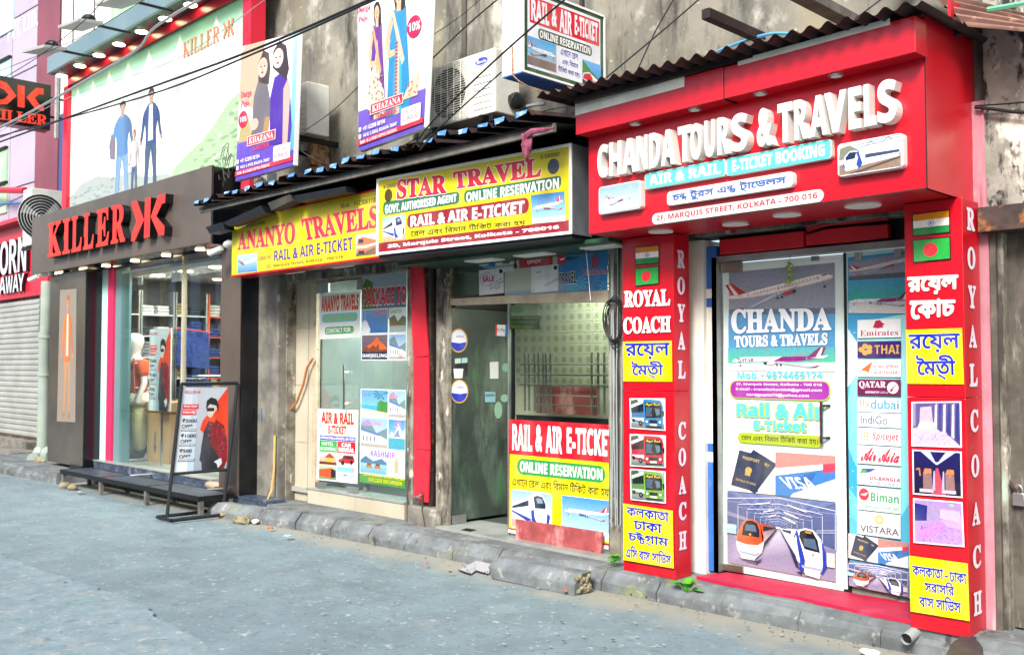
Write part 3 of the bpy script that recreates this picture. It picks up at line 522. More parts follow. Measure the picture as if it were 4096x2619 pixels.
M('cloth_maroon', '#6c2440', '#8c4860', 14, .8); M('paper', '#d8d8d4', rough=.7); M('paper_blue', '#9cc0d4', rough=.5); M('padlock', '#c8c8c4', rough=.25, metal=.9); M('lemon', '#8fa022', rough=.5); M('door_old', '#5c564c', '#403b34', 5, .85, stains=(('#c04a4c', 8, .70, .76, (1, 1, 1), .5), ('#9a9286', 7, .56, .66, (1, 1, .2), .8), ('#1e1b17', 4, .54, .66, (1, 1, .2), .85)))
M('wet', '#2c2f34', '#3c3f40', 12, .55)
# ================================================================== GROUND, ROAD, PAVEMENT
def sheet(name, m, pts, z, sub_=0):
    o = MB().add([(x, y, z) for x, y in pts], [tuple(range(len(pts)))]).ob(name, m); return o
struct(sheet('ground', 'dust', [(-90, -60), (60, -60), (60, 60), (-90, 60)], -.03))
def grid_sheet(name, m, x0, x1, y0, y1, nx, ny, zf):
    b = MB(); b.add([(x0 + (x1 - x0) * i / nx, y0 + (y1 - y0) * j / ny, zf(x0 + (x1 - x0) * i / nx, y0 + (y1 - y0) * j / ny)) for j in range(ny + 1) for i in range(nx + 1)],
        [(j * (nx + 1) + i, j * (nx + 1) + i + 1, (j + 1) * (nx + 1) + i + 1, (j + 1) * (nx + 1) + i) for j in range(ny) for i in range(nx)]); return b.ob(name, m, smooth=True)
struct(grid_sheet('road', 'asphalt', -60, 25, -3, 5.7, 240, 60, lambda x, y: .012 * noise.noise(Vector((x * .8, y * 1.2, 3)))))
KL = [(-60, 4.7), (-20, 4.95), (-15.5, 5.02), (-13.3, 5.15), (-9.6, 5.18), (-8.4, 5.36), (-6.7, 5.43), (-4, 5.46), (-2, 5.5), (3, 5.55), (25, 5.7)]
def kerbY(x):
    for a, b in zip(KL, KL[1:]):
        if a[0] <= x <= b[0]: return a[1] + (b[1] - a[1]) * (x - a[0]) / (b[0] - a[0])
    return 5.4
# rougher worn strip in the near left of the road
A1 = [atZ(*p, 0) for p in [(-50, 2200), (60, 2250), (300, 2330), (520, 2400), (640, 2480), (780, 2560), (900, 2640), (-300, 2900), (-900, 2700), (-900, 2150)]]
k = []; m_ = len(A1)
for i in range(m_):
    a, c = A1[i], A1[(i + 1) % m_]
    for j in range(8):
        p = a.lerp(c, j / 8); k.append((p.x + .05 * noise.noise(Vector((p.x * 7, p.y * 7, 1))), p.y + .05 * noise.noise(Vector((p.x * 7, p.y * 7, 5))), .016))
struct(MB().add(k, [tuple(range(len(k)))]).ob('worn_patch', 'asphalt_patch'))
pav = MB(); pav.box(-9.9, 25, 5.52, 6.4, -.02, .148); pav.box(-60, -13.95, 5.1, 8, -.02, .148)
pavo = pav.ob('pavement', 'kerb'); struct(pavo)
def kerb_mesh(L, seed):
    rnd = random.Random(seed); b = MB(); prof = [(0, -.03), (0, .066), (.075, .150), (.17, .150), (.17, -.03)]
    N = 7; vs = []
    for i in range(N + 1):
        x = .003 + (L - .006) * i / N
        for (y, z) in prof: vs.append((x + rnd.uniform(-.003, .003), y + rnd.uniform(-.004, .004), z + rnd.uniform(-.005, .004) * (z > 0)))
    q = len(prof); fs = [(i * q + j, i * q + (j + 1) % q, (i + 1) * q + (j + 1) % q, (i + 1) * q + j) for i in range(N) for j in range(q)] + [tuple(range(q)), tuple(N * q + j for j in range(q))[::-1]]
    b.add(vs, fs); return b.mesh('kerb_stone', 'kerb', False)
js = [-9.86, -9.36, -8.98, -8.41, -7.85, -7.29, -6.78, -6.17, -5.65, -5.13, -4.58, -4.1, -3.59, -3.05, -2.54, -2.02, -1.5, -.98, -.46, .06, .6, 1.1]
left = [-13.95 - .42 * i for i in range(16)][::-1]
for seq in (js, left):
    for i, (a, c) in enumerate(zip(seq, seq[1:])):
        o = bpy.data.objects.new('kerb_stone', kerb_mesh(c - a, int(a * 100))); COL.objects.link(o)
        ya, yc = kerbY(a), kerbY(c); o.location = (a, ya, .004 * random.uniform(-1, 1)); o.rotation_euler = (random.uniform(-.02, .02), random.uniform(-.012, .012), math.atan2(yc - ya, c - a)); o.parent = pavo
# ================================================================== OLD PLASTERED BUILDING
YW = 5.8
bld = thing('plaster_building', 'old stained grey plaster building above and around the small travel shops', 'building', (-6, 6.5, 0))
def wallgrid(name, m, x0, x1, z0, z1, Y, parent, nx=60, nz=30, amp=.012, th=.25):
    b = MB(); vs = [(x0 + (x1 - x0) * i / nx, Y - amp * noise.noise(Vector((i * .55, j * .6, x0))) - amp * .5 * noise.noise(Vector((i * 1.7, j * 1.9, x0))), z0 + (z1 - z0) * j / nz) for j in range(nz + 1) for i in range(nx + 1)]
    b.add(vs, [(j * (nx + 1) + i, j * (nx + 1) + i + 1, (j + 1) * (nx + 1) + i + 1, (j + 1) * (nx + 1) + i) for j in range(nz) for i in range(nx)])
    b.box(x0, x1, Y + .02, Y + th, z0, z1); return b.ob(name, m, parent, smooth=True)
wallgrid('upper_wall', 'plaster', -10.0, -2.02, 2.62, 7.4, YW, bld, 110, 70)
wallgrid('side_wall', 'plaster_dark', -2.02, 4, 2.49, 7.4, 5.77, bld, 60, 60, .02)
# pilaster strip and drain ledge on the upper wall
B1('pilaster', 'plaster', bld, XY(1790, 5.75), XY(1850, 5.75), 5.72, 5.79, 3.0, 7.2, bev=.01)
B1('ledge', 'concrete', bld, XY(2165, 5.6), XY(2300, 5.6), 5.55, 5.79, 2.95, 3.22, bev=.01)
# piers between the shop bays
def pier(a, c, m, y0=5.8, y1=6.1, z0=.14, z1=2.64, name='pier', bev=.006):
    return B1(name, m, bld, XY(a, y0), XY(c, y0), y0, y1, z0, z1, bev=bev)
pier(1013, 1112, 'concrete', 5.72, 6.0, .02)
B1('plinth', 'granite', bld, XY(930, 5.6), XY(1100, 5.6), 5.5, 5.75, .0, .19, bev=.01)
pier(1111, 1131, 'black', 5.80, 5.95); pier(1131, 1146, 'peeling', 5.82, 6.0)
pier(1627, 1652, 'peeling', 5.84, 6.1); pier(1712, 1722, 'iron_rust', 5.84, 5.92); pier(1722, 1744, 'black', 5.88, 5.93); pier(1744, 1790, 'peeling', 5.86, 5.91); pier(2433, 2478, 'peeling', 5.86, 6.1); pier(2478, 2500, 'concrete', 5.80, 6.1)
pier(2748, 2815, 'white_wall', 5.86, 6.2, z1=2.5)
B1('rubble_base', 'concrete', bld, XY(1636, 5.8), XY(1745, 5.8), 5.78, 5.9, .1, .32, bev=.02)
# blue and white striped pier beside the red shop door
b0 = XY(2815, 5.9); b1 = XY(2868, 5.9)
for za, zb, m in ((.17, .93, 'blue_paint'), (.93, 1.0, 'white_wall'), (1.0, 1.06, 'blue_paint'), (1.06, 2.02, 'white_wall'), (2.02, 2.085, 'blue_paint'), (2.085, 2.15, 'white_wall'), (2.15, 2.45, 'blue_paint')): B1('painted_band', m, bld, b0, b1, 5.90, 6.2, za, zb)
B1('lintel', 'peeling', bld, -7.15, -2.02, 5.83, 6.1, 2.52, 2.66)
B1('lintel', 'peeling', bld, XY(1131, 5.84), -7.0, 5.84, 6.1, 2.52, 2.66)
# pink strip and derelict doorway on the right
wallgrid('pink_strip', 'pink_paint', -2.08, XY(3962, 5.76), .14, 2.49, 5.765, bld, 6, 30, .006, .1); wallgrid('pink_strip', 'pink_paint', -2.08, XY(3958, 5.76), 2.49, 3.1, 5.75, bld, 6, 10, .01, .1)
B1('stained_jamb', 'plaster_dark', bld, XY(3962, 5.76), XY(4004, 5.76), 5.77, 6.0, 2.36, 2.5); B1('door_jamb', 'door_old', bld, XY(3962, 5.76), XY(3988, 5.76), 5.77, 6.0, .14, 2.36, bev=.006); B1('door_jamb', 'peeling', bld, XY(3990, 5.8), XY(4022, 5.8), 5.80, 6.0, .14, 2.36, bev=.006)
B1('rusty_lintel', 'iron_rust', bld, XY(3925, 5.7), 3.5, 5.68, 6.1, 2.345, 2.485, bev=.005); B1('stained_wall', 'plaster_dark', bld, -.2, 4, 5.8, 6.0, .1, 2.4)
old = thing('derelict_door', 'weathered grey wooden door with a padlock at the right edge', 'door', (-1.7, 5.9, .14))
for i in range(10):
    B1('plank', 'door_old', old, XY(4024, 5.86) + i * .15, XY(4024, 5.86) + i * .15 + .143, 5.86 + .004 * (i % 2), 5.92, .16, 2.36, bev=.003)
pl = MB(); lp = atY(4075, 2000, 5.83)
pl.tube([lp + Vector((.02 * math.cos(a), 0, .035 * math.sin(a) + .05)) for a in [i * math.pi / 6 for i in range(-1, 8)]], .006); pl.box(lp.x - .03, lp.x + .03, 5.82, 5.84, lp.z - .03, lp.z + .04); pl.ob('padlock', 'padlock', old, .004, True)
MB().tube([atY(4036, 1920, 5.84), atY(4050, 1950, 5.82), atY(4068, 1965, 5.83)], .01).ob('hasp', 'iron_rust', old)
# ================================================================== GARMENT SHOP (left)
def F1(fr, name, m, parent, *a, bev=0): return MB().obox(fr, *a).ob(name, m, parent, bev)
gs = thing('garment_shop', 'garment shop with taupe fascia, black side panels and lit glass front', 'shop', (-12.5, 5.7, 0))
f53 = FY(5.3); XL, XR = XY(117, 5.3), XY(836, 5.3)
ZB, ZT = 2.985, 3.85
fas = thing('fascia_board', 'long taupe metal fascia carrying red raised brand letters', 'signboard', (XL, 5.3, ZB))
u1 = f53.uv(348, 1060)[0]; u2 = f53.uv(560, 960)[0]
for a, c in ((XL, u1), (u1 + .006, XR)): F1(f53, 'panel', 'brown_panel', fas, a, c, ZB, ZT, -.04, 0, bev=.003)
MB().box(XL + .01, XR - .01, 5.34, 5.62, ZB + .02, ZT - .01).ob('backing', 'black', fas)
MB().box(XR + .002, XR + .03, 5.31, 6.0, ZB - .02, ZT - .02).ob('side_panel', 'black_gloss', fas)
def raised_text(fr, txt, style, boxes, parent, mf, ms, depth, name='letter', off=0):
    """each letter its own raised mesh with side and face; boxes = (u0,v0,u1,v1) per letter"""
    for ch, (u0, v0, u1, v1) in zip(txt, boxes):
        vs, fs, adv = glyph(ch, style, off, 1.0)
        xs = [v[0] for v in vs]; ys = [v[1] for v in vs]; zs = [v[2] for v in vs]
        a, b_, c_, d_ = min(xs), max(xs), min(ys), max(ys); zm = min(zs); zr = max(zs) - zm
        me = bpy.data.meshes.new(name)
        me.from_pydata([tuple(fr.w(u0 + (u1 - u0) * (v[0] - a) / (b_ - a), v0 + (v1 - v0) * (v[1] - c_) / (d_ - c_), .002 + depth * (v[2] - zm) / zr)) for v in vs], [], fs)
        bm = bmesh.new(); bm.from_mesh(me); bmesh.ops.remove_doubles(bm, verts=bm.verts, dist=.0002); bmesh.ops.recalc_face_normals(bm, faces=bm.faces); bm.to_mesh(me); bm.free()
        me.materials.append(MATS[mf]); me.materials.append(MATS[ms])
        for p in me.polygons: p.material_index = 0 if abs(p.normal.dot(fr.N)) > .8 and (p.center - fr.w(0, 0, 0)).dot(fr.N) > depth * .6 else 1
        o = bpy.data.objects.new(name, me); COL.objects.link(o); put(o, parent)
def uvbox(fr, tl, br, d=0):
    a = fr.uv(*tl, d); b_ = fr.uv(*br, d); return (a[0], b_[1], b_[0], a[1])
M('red_letter', '#e8301c', '#d8281a', 3, .35, stains=(('#f07a5c', 5, .58, .75, (1, 1, .4), .5),)); M('letter_side', '#111216', rough=.3)
lt = [(193, 893, 252, 1037), (252, 878, 287, 1029), (287, 868, 334, 1019), (334, 856, 382, 1008), (386, 844, 443, 997), (445, 823, 508, 985)]
vz0, vz1 = 3.165, 3.655
bx = []
for (a, t, c, bt) in lt:
    ua = f53.uv(a, 960, .09)[0]; uc = f53.uv(c, 940, .09)[0]; bx.append((ua + .015, vz0, uc - .03, vz1))
raised_text(f53, 'KILLER', 'slab', bx, fas, 'red_letter', 'letter_side', .10)
# stencil cuts read as dark gaps; the emblem: two chevrons and a bar
def chev(fr, pts_px, d0, d1, parent, name='emblem'):
    P = [fr.uv(x, y, d1) for x, y in pts_px]; b = MB(); b.prism(fr, P, d0, d1); me = b.mesh(name, 'red_letter'); me.materials.append(MATS['letter_side'])
    for p in me.polygons: p.material_index = 0 if abs(p.normal.dot(fr.N)) > .8 else 1
    o = bpy.data.objects.new(name, me); COL.objects.link(o); put(o, parent)
chev(f53, [(528, 807), (548, 803), (576, 880), (538, 965), (524, 966), (526, 945), (546, 886), (532, 838), (528, 832)], 0, .10, fas)
chev(f53, [(580, 794), (603, 790), (598, 948), (575, 954)], 0, .10, fas)
chev(f53, [(662, 774), (660, 812), (648, 815), (625, 865), (658, 905), (656, 940), (636, 942), (603, 868), (632, 782)], 0, .10, fas)
# soffit, ceiling lamps
so_ = MB().box(XL + .05, XR + .55, 5.62, 5.98, ZB - .02, ZB + .05).ob('soffit', 'black_gloss', gs)
MB().box(XL + .05, XR + .02, 5.34, 5.62, ZB - .0, ZB + .03).ob('soffit', 'black_gloss', gs)
for px_, py_ in ((236, 1097), (333, 1083), (424, 1066), (540, 1046), (664, 1024), (800, 1001)):
    p = atZ(px_, py_, ZB - .01); MB().tube([(p.x, p.y, ZB + .01), (p.x, p.y, ZB - .012)], .055, 16).ob('downlight', 'lamp_warm', gs)
# left column with a printed figure, black side return
cf = FY(5.45); cl, cr_ = cf.uv(195, 1500)[0], cf.uv(335, 1500)[0]
B1('column', 'bronze_panel', gs, cl, cr_, 5.45, 5.9, .2, 2.97, bev=.004); B1('column_side', 'black_gloss', gs, cr_ + .002, cr_ + .02, 5.46, 5.72, .22, 2.97)
B1('column_foot', 'black_gloss', gs, cr_ - .4, cr_ + .03, 5.43, 5.70, .16, .22)
fa = Art(cf, gs, .002, PRINTC); fa.new('figure_print'); Bq = fa.Q((241, 1160), (307, 1155), (302, 1688), (228, 1684)); fa.rect(Bq, 0, 0, 1, 1, '#8c8278'); person_print(fa, sub(Bq, .12, .03, .88, .96), '#d8703c', '#b8845c', '#c88860', '#a85c38', '#9c7050', arm=True); fa.poly(sub(Bq, .12, .03, .88, .96), [(.42, .50), (.44, .84), (.58, .84), (.60, .50)], '#e0c0a8'); fa.flush()
# coloured panels and glass front
g0 = 5.68; fg = FY(g0)
def gx(p, Y=g0): return XY(p, Y)
B1('plinth', 'granite', gs, gx(372), gx(925, 5.6), 5.60, 6.2, .0, .285, bev=.004); B1('sill', 'marble_white', gs, gx(372), gx(884), 5.585, 5.9, .285, .30)
B1('side_panel', 'cyan_panel', gs, gx(379), gx(428), g0, g0 + .05, .30, 2.97); B1('stripe_panel', 'magenta', gs, gx(428), gx(450), g0 - .004, g0 + .04, .30, 2.97); B1('side_panel', 'teal_panel', gs, gx(450), gx(505), g0 + .03, g0 + .06, .30, 2.97)
B1('pilaster', 'brown_panel', gs, XY(880, 5.5), XY(958, 5.5), 5.50, 5.95, .16, 2.97, bev=.004); B1('pilaster_side', 'black_gloss', gs, XY(958, 5.5) + .002, XY(958, 5.5) + .02, 5.51, 5.86, .16, 2.97); B1('pilaster_back', 'black_gloss', gs, XY(958, 5.5), XY(1012, 5.74), 5.74, 6.0, .16, 2.97)
# interior
x0, x1 = gx(372), gx(882)
rm = MB()
rm.box(-14.62, x1 + 1.5, 9.4, 9.5, .28, 3.2); rm.box(-14.67, -14.62, 5.75, 9.4, .28, 3.2); rm.box(x1 + 1.5, x1 + 1.55, 6.0, 9.4, .28, 3.2); rm.ob('room_wall', 'shop_wall', gs)
B1('room_floor', 'floor_in', gs, x0 - .5, x1 + 1.5, 5.9, 9.4, .25, .30); B1('room_ceiling', 'interior', gs, x0 - .5, x1 + 1.5, 5.99, 9.4, 2.93, 3.0)
for i in range(5):
    for j in range(3):
        MB().tube([(x0 + .5 + i * .85, 6.4 + j * .95, 2.93), (x0 + .5 + i * .85, 6.4 + j * .95, 2.915)], .09, 14).ob('ceiling_lamp', 'lamp_warm', gs)
gd = thing('glass_door', 'clear frameless glass shop door with a steel pull handle, left shop', 'door', (gx(500), g0, .3))
gm = (gx(735))
B1('pane', GLASS, gd, gx(484), gx(600), g0 - .012, g0, .31, 2.9); B1('pane', GLASS, gd, gx(601), gx(733), g0 - .012, g0, .31, 2.9); B1('pane', GLASS, gd, gx(737), gx(880), g0 - .012, g0, .31, 2.9)
B1('mullion', 'tile_cream', gd, gx(732), gx(738), g0 - .03, g0 + .02, .31, 2.97)
for q in ((553, 1430, 1570), ): MB().tube([fg.w(*fg.uv(553, 1433), .06), fg.w(*fg.uv(553, 1572), .06)], .014).ob('handle', 'chrome', gd)
MB().tube([fg.w(*fg.uv(553, 1452), .0), fg.w(*fg.uv(553, 1452), .06)], .01).ob('handle_stud', 'chrome', gd); MB().tube([fg.w(*fg.uv(553, 1550), .0), fg.w(*fg.uv(553, 1550), .06)], .01).ob('handle_stud', 'chrome', gd)
for a in ((556, 1110, 572, 1140), (692, 1093, 726, 1128)): F1(fg, 'hinge_patch', 'alu', gd, fg.uv(a[0], a[1])[0], fg.uv(a[2], a[1])[0], fg.uv(a[0], a[3])[1], fg.uv(a[0], a[1])[1], .001, .015)
def room_light(x, y, z, w, d, e, name, col=(1, .97, .92)):
    l = bpy.data.lights.new(name, 'AREA'); l.shape = 'RECTANGLE'; l.size = w; l.size_y = d; l.energy = e; l.color = col; o = bpy.data.objects.new(name, l); COL.objects.link(o); o.location = (x, y, z); return o
room_light((x0 + x1) / 2, 6.35, 2.9, x1 - x0 - .6, .5, 75, 'ceiling_panel_light'); room_light((x0 + x1) / 2 + .4, 8.4, 2.9, x1 - x0, .8, 70, 'ceiling_panel_light')
# shelves of folded clothes
def shelf_rack(ya, w, label, cols, rows=7, z0=.45, ph=0, X=-14.62, dep=.34):
    """rack standing against the left hand wall of the room, facing the doorway"""
    f = Frame((X, ya), U=(0, 1, 0)); t = thing('clothes_rack', label, 'shelf', (X, ya, .3)); fr = MB()
    for u_ in (0, w): fr.obox(f, u_, u_ + .025, .3, z0 + rows * .32 + .05, 0, dep)
    fr.ob('frame', 'rack_orange' if ph else 'alu', t); rnd = random.Random(int(ya * 70))
    for r in range(rows):
        MB().obox(f, .025, w, z0 + r * .32, z0 + r * .32 + .015, 0, dep).ob('shelf_board', 'rack_orange' if ph else 'white_gloss', t)
        nst = max(1, int((w - .03) / .20))
        for i in range(nst):
            b = MB(); zz = z0 + r * .32 + .016; uu = .03 + (w - .03) * i / nst
            for k_ in range(rnd.randint(3, 5)): b.obox(f, uu + rnd.uniform(0, .012), uu + .175 + rnd.uniform(0, .012), zz, zz + .042, .02, dep - .03 + rnd.uniform(0, .02)); zz += .047
            b.ob('folded_stack', rnd.choice(cols), t, .014)
M('rack_orange', '#e85a18', rough=.5); M('fold_blue', '#2c4a96', '#1c2c64', 20, .9); M('fold_grey', '#8c8e94', '#5c6068', 20, .9); M('fold_white', '#d8d8d4', '#b8b8b4', 20, .9); M('fold_dark', '#24262e', '#3a3c44', 20, .9); M('fold_khaki', '#a8966c', '#8c7c58', 20, .9); M('fold_pink', '#c87890', '#e0a8a8', 14, .9)
shelf_rack(6.02, .34, 'narrow rack of pink and khaki folded clothes behind the mannequin', ['fold_pink', 'fold_khaki', 'fold_white'])
shelf_rack(6.40, .50, 'shelf rack of folded pale shirts left of the gold door bar', ['fold_white', 'fold_grey', 'fold_dark'])
shelf_rack(6.94, .50, 'shelf rack of dark and khaki folded jeans behind the gold door bar', ['fold_dark', 'fold_blue', 'fold_khaki'])
shelf_rack(7.48, .62, 'orange shelf rack of folded white and navy clothes at the right glass pane', ['fold_white', 'fold_blue', 'fold_white'], ph=1)
bp_ = thing('hanging_poster', 'blue fabric poster hanging before the clothes racks in the garment shop', 'poster', (-14.2, 7.0, 1.5)); MB().add([(-14.2, 6.92, 1.62), (-14.1, 7.42, 1.56), (-14.1, 7.40, 2.12), (-14.2, 6.94, 2.18)], [(0, 1, 2, 3)]).ob('cloth', 'fold_blue', bp_); MB().tube([(-14.2, 6.9, 2.19), (-14.1, 7.44, 2.13)], .01).ob('rod', 'rack_orange', bp_)
hc = thing('hanging_clothes', 'blue denim garments hanging behind the glass of the garment shop', 'clothes', (-13.9, 7.1, .7))
for i, (m_, dy) in enumerate((('fold_blue', 0), ('fold_blue', .12), ('fold_dark', .25), ('fold_blue', .37), ('fold_khaki', .50))):
    b = MB(); Yg = 6.86 + dy
    for k_ in range(5): b.tube([(-13.9 + .03 * (k_ % 2), Yg + .022 * k_, 1.42 - .015 * k_), (-13.9 + .05 * (k_ % 2), Yg + .026 * k_, .72)], .03, 6)
    b.ob('garment', m_, hc, smooth=True)
MB().tube([(-13.9, 6.8, 1.46), (-13.9, 7.6, 1.46)], .012).ob('rail', 'chrome', hc)
# mannequin: one continuous skinned figure
def skin_fig(name, verts, edges, radii, m, parent, sub_=2):
    me = bpy.data.meshes.new(name); me.from_pydata(verts, edges, []); o = bpy.data.objects.new(name, me); COL.objects.link(o)
    sk = o.modifiers.new('skin', 'SKIN')
    if not me.skin_vertices: me.skin_vertices.new()
    for i, r in enumerate(radii): me.skin_vertices[0].data[i].radius = r if isinstance(r, tuple) else (r, r)
    me.skin_vertices[0].data[0].use_root = True
    ss = o.modifiers.new('sub', 'SUBSURF'); ss.levels = sub_; ss.render_levels = sub_
    dg = bpy.context.evaluated_depsgraph_get(); ev = o.evaluated_get(dg); m2 = bpy.data.meshes.new_from_object(ev); bpy.data.objects.remove(o)
    m2.materials.clear(); m2.materials.append(MATS[m]); m2.shade_smooth(); o = bpy.data.objects.new(name, m2); COL.objects.link(o)
    if parent is not None: put(o, parent)
    return o
mx, my = XY(540, 5.98), 5.98
mq = thing('mannequin', 'white mannequin in khaki cargo trousers and orange shirt behind the glass', 'mannequin', (mx, my, .3))
Vm = [(0, 0, .93), (0, 0, 1.12), (0, 0, 1.32), (0, 0, 1.42), (0, 0, 1.49), (0, -.01, 1.57), (0, -.01, 1.66), (-.20, 0, 1.36), (-.27, .02, 1.10), (-.22, -.10, .90), (-.20, -.14, .82), (.20, 0, 1.36), (.27, .02, 1.10), (.26, -.06, .88), (.25, -.08, .80), (0, -.01, 1.75), (0, -.01, 1.81)]
skin_fig('body', [(mx + a, my + b_, .3 + c * .98) for a, b_, c in Vm], [(0, 1), (1, 2), (2, 3), (3, 4), (4, 5), (5, 6), (3, 7), (7, 8), (8, 9), (9, 10), (3, 11), (11, 12), (12, 13), (13, 14), (6, 15), (15, 16)], [.12, .12, .14, .09, .055, .10, .14, .055, .045, .035, .04, .055, .045, .035, .04, .135, .07], 'mannequin', mq)
skin_fig('shirt', [(mx + a, my + b_, .3 + c * .98) for a, b_, c in [(0, 0, .88), (0, 0, 1.1), (0, 0, 1.33), (0, 0, 1.42), (-.21, 0, 1.36), (-.27, .01, 1.16), (.21, 0, 1.36), (.27, .01, 1.16)]], [(0, 1), (1, 2), (2, 3), (3, 4), (4, 5), (3, 6), (6, 7)], [(.23, .19), (.21, .18), (.22, .18), .12, .11, .10, .11, .10], 'orange_cloth', mq)
skin_fig('jacket', [(mx + a, my + b_ + .01, .3 + c * .98) for a, b_, c in [(0, 0, .74), (0, 0, .85), (0, 0, 1.0)]], [(0, 1), (1, 2)], [(.27, .20), (.27, .21), (.23, .19)], 'shirt_white', mq)
skin_fig('trousers', [(mx + a, my + b_, .3 + c * .98) for a, b_, c in [(0, 0, .88), (0, 0, .78), (-.12, 0, .55), (-.14, 0, .12), (.12, 0, .55), (.15, .02, .12)]], [(0, 1), (1, 2), (2, 3), (1, 4), (4, 5)], [(.20, .16), (.20, .17), .135, .10, .135, .10], 'trouser', mq)
for s_ in (-.15, .15):
    b = MB(); b.blob((mx + s_ - .03, my - .06, .375), (.07, .17, .07), 3, 2, .1); b.ob('shoe', 'shoe', mq, smooth=True); MB().box(mx + s_ - .10, mx + s_ + .04, my - .22, my + .08, .30, .33).ob('sole', 'white_gloss', mq, .012)
# carton, standee poster, small things inside
ct = thing('carton', 'brown cardboard carton with two printed arrows beside the mannequin', 'box', (XY(640, 6.1), 6.1, .3))
ca, cb = XY(592, 6.05), XY(680, 6.05); B1('carton_body', 'carton', ct, ca, cb, 6.05, 6.5, .30, .98, bev=.005); B1('carton_lid', 'carton', ct, ca - .02, cb + .02, 6.03, 6.5, .985, 1.12, bev=.01)
ar = Art(FY(6.05), ct, .003); ar.new('arrow_print')
for k_ in (.3, .62):
    Bx = lambda x, y, k_=k_: (ca + (cb - ca) * (k_ + x * .16), .42 + y * .28); ar.poly(Bx, [(.35, 1), (.35, .35), (.0, .35), (.5, 0), (1, .35), (.65, .35), (.65, 1)], '#4a4450')
ar.flush()
def killer_poster(A, B, lean=False):
    A.new('printed_sheet'); A.rect(B, 0, 0, 1, 1, '#9ca4b0', '#c4cad4'); A.rect(B, 0, 0, .22, 1, '#e4ebf2', '#d4dce6'); A.rect(B, .22, 0, .34, 1, '#bcd0e0', '#c4d0dc')
    A.poly(B, [(1, 1), (.46, .60), (.42, .50), (.62, .38), (1, .08)], '#e83c14')
    A.new('figure_print')
    A.poly(B, [(.50, 0), (.46, .28), (.50, .48), (.58, .60), (.74, .62), (.92, .54), (.98, .36), (.98, .14), (.90, 0)], '#7c1c24')
    A.poly(B, [(.44, .14), (.50, .46), (.58, .58), (.64, .54), (.62, 0), (.50, 0), (.48, .12)], '#2c3040'); A.poly(B, [(.62, 0), (.64, .34), (.80, .18), (.84, .12), (.84, 0)], '#20242e'); A.poly(B, [(.86, .52), (.98, .40), (.98, .18), (.86, .12), (.80, .30)], '#8e1830')
    st0 = A.step; A.step = .00002
    for i in range(26): x = .60 + .36 * random.random(); y = .22 + .36 * random.random(); A.ell(B, x, y, .022, .014, random.choice(['#a82828', '#5c1420', '#3a1018', '#c03030']), 6)
    A.step = st0
    A.poly(B, [(.60, .60), (.60, .66), (.68, .70), (.74, .64), (.72, .58)], '#e8501c'); A.poly(B, [(.56, .66), (.57, .78), (.66, .83), (.76, .80), (.77, .70), (.70, .66), (.62, .64)], '#d8c8c0'); A.poly(B, [(.64, .63), (.78, .68), (.79, .76), (.70, .70)], '#e0401c')
    A.poly(B, [(.52, .74), (.53, .84), (.62, .88), (.74, .86), (.80, .78), (.78, .70), (.74, .78), (.60, .80)], '#20222a'); A.rect(B, .54, .715, .70, .755, '#14161c'); A.poly(B, [(.72, .12), (.86, .16), (.88, .10), (.80, .04), (.78, .09)], '#d8dce0')
    A.new('lettering'); A.text(B, 'KILLER', 'bold', '#e03c3c', .05, .925, .30, .96); logo_k(A, sub(B, .31, .925, .38, .96), '#e03c3c')
    A.rect(B, .03, .745, .36, .80, '#e02c34'); A.rect(B, .03, .675, .32, .735, '#e02c34'); A.text(B, 'Shop Now', 'bold', '#fff', .05, .76, .33, .79); A.text(B, '& Save Big!', 'bold', '#fff', .05, .685, .30, .725)
    for k_, t_ in enumerate(('₹2000', '₹1000', '₹500')):
        y = .585 - k_ * .175; A.text(B, t_, 'med', '#16181e', .05, y, .34 if k_ < 2 else .28, y + .045); A.text(B, 'OFF*', 'med', '#16181e', .05, y - .062, .26, y - .018); A.rect(B, .04, y - .098, .34, y - .076, '#16181e'); A.rect(B, .05, y - .094, .33, y - .080, '#c8ccd4')
    A.flush()
st = thing('poster_standee', 'poster standee with orange corner and jacketed figure beside the mannequin inside', 'poster', (XY(640, 5.85), 5.85, .9))
fs_ = FY(5.85); a, b_ = fs_.uv(600, 1300)[0], fs_.uv(684, 1300)[0]; As = Art(fs_, F1(fs_, 'board', 'white_gloss', st, a, b_, 1.02, 2.1, -.02, 0), .002, PRINTC); killer_poster(As, lambda x, y: (a + (b_ - a) * x, 1.02 + 1.08 * y)); B1('post', 'chrome', st, (a + b_) / 2 - .01, (a + b_) / 2 + .01, 5.88, 5.90, .3, 1.05)
# black metal step bench in front
bn = thing('step_bench', 'long low dark steel step bench in three sections before the garment shop', 'bench', (-11, 5.0, 0))
bz = .222; bx_ = [atY(x_, y_, 5.03).x for x_, y_ in ((241, 1873), (395, 1914), (577, 1950), (793, 1986))]; BX1 = bx_[-1]
for a, c in zip(bx_, bx_[1:]):
    MB().box(a + .008, c - .008, 5.055, 5.43, bz - .018, bz).ob('top_plate', 'step_metal', bn, .003)
    fr = MB(); fr.box(a, c, 5.03, 5.052, bz - .05, bz + .003); fr.box(a, c, 5.435, 5.455, bz - .05, bz + .003); fr.ob('edge_bar', 'steel_dark', bn)
for x in bx_:
    MB().box(x - .014, x + .014, 5.032, 5.45, bz - .05, bz + .004).ob('cross_bar', 'steel_dark', bn)
    for y in (5.06, 5.40): MB().box(x - .03 + (.05 if x == bx_[0] else 0), x + .03 + (.05 if x == bx_[0] else 0), y - .02, y + .02, -.02, bz - .05).ob('leg', 'beam_grey', bn)
for i, x in enumerate((-12.1, -11.1, -10.1)):
    if i != 1: MB().tube([(x, 5.62, .24), (x - .12, 5.36, .230)], .012).ob('strut', 'alu', bn)
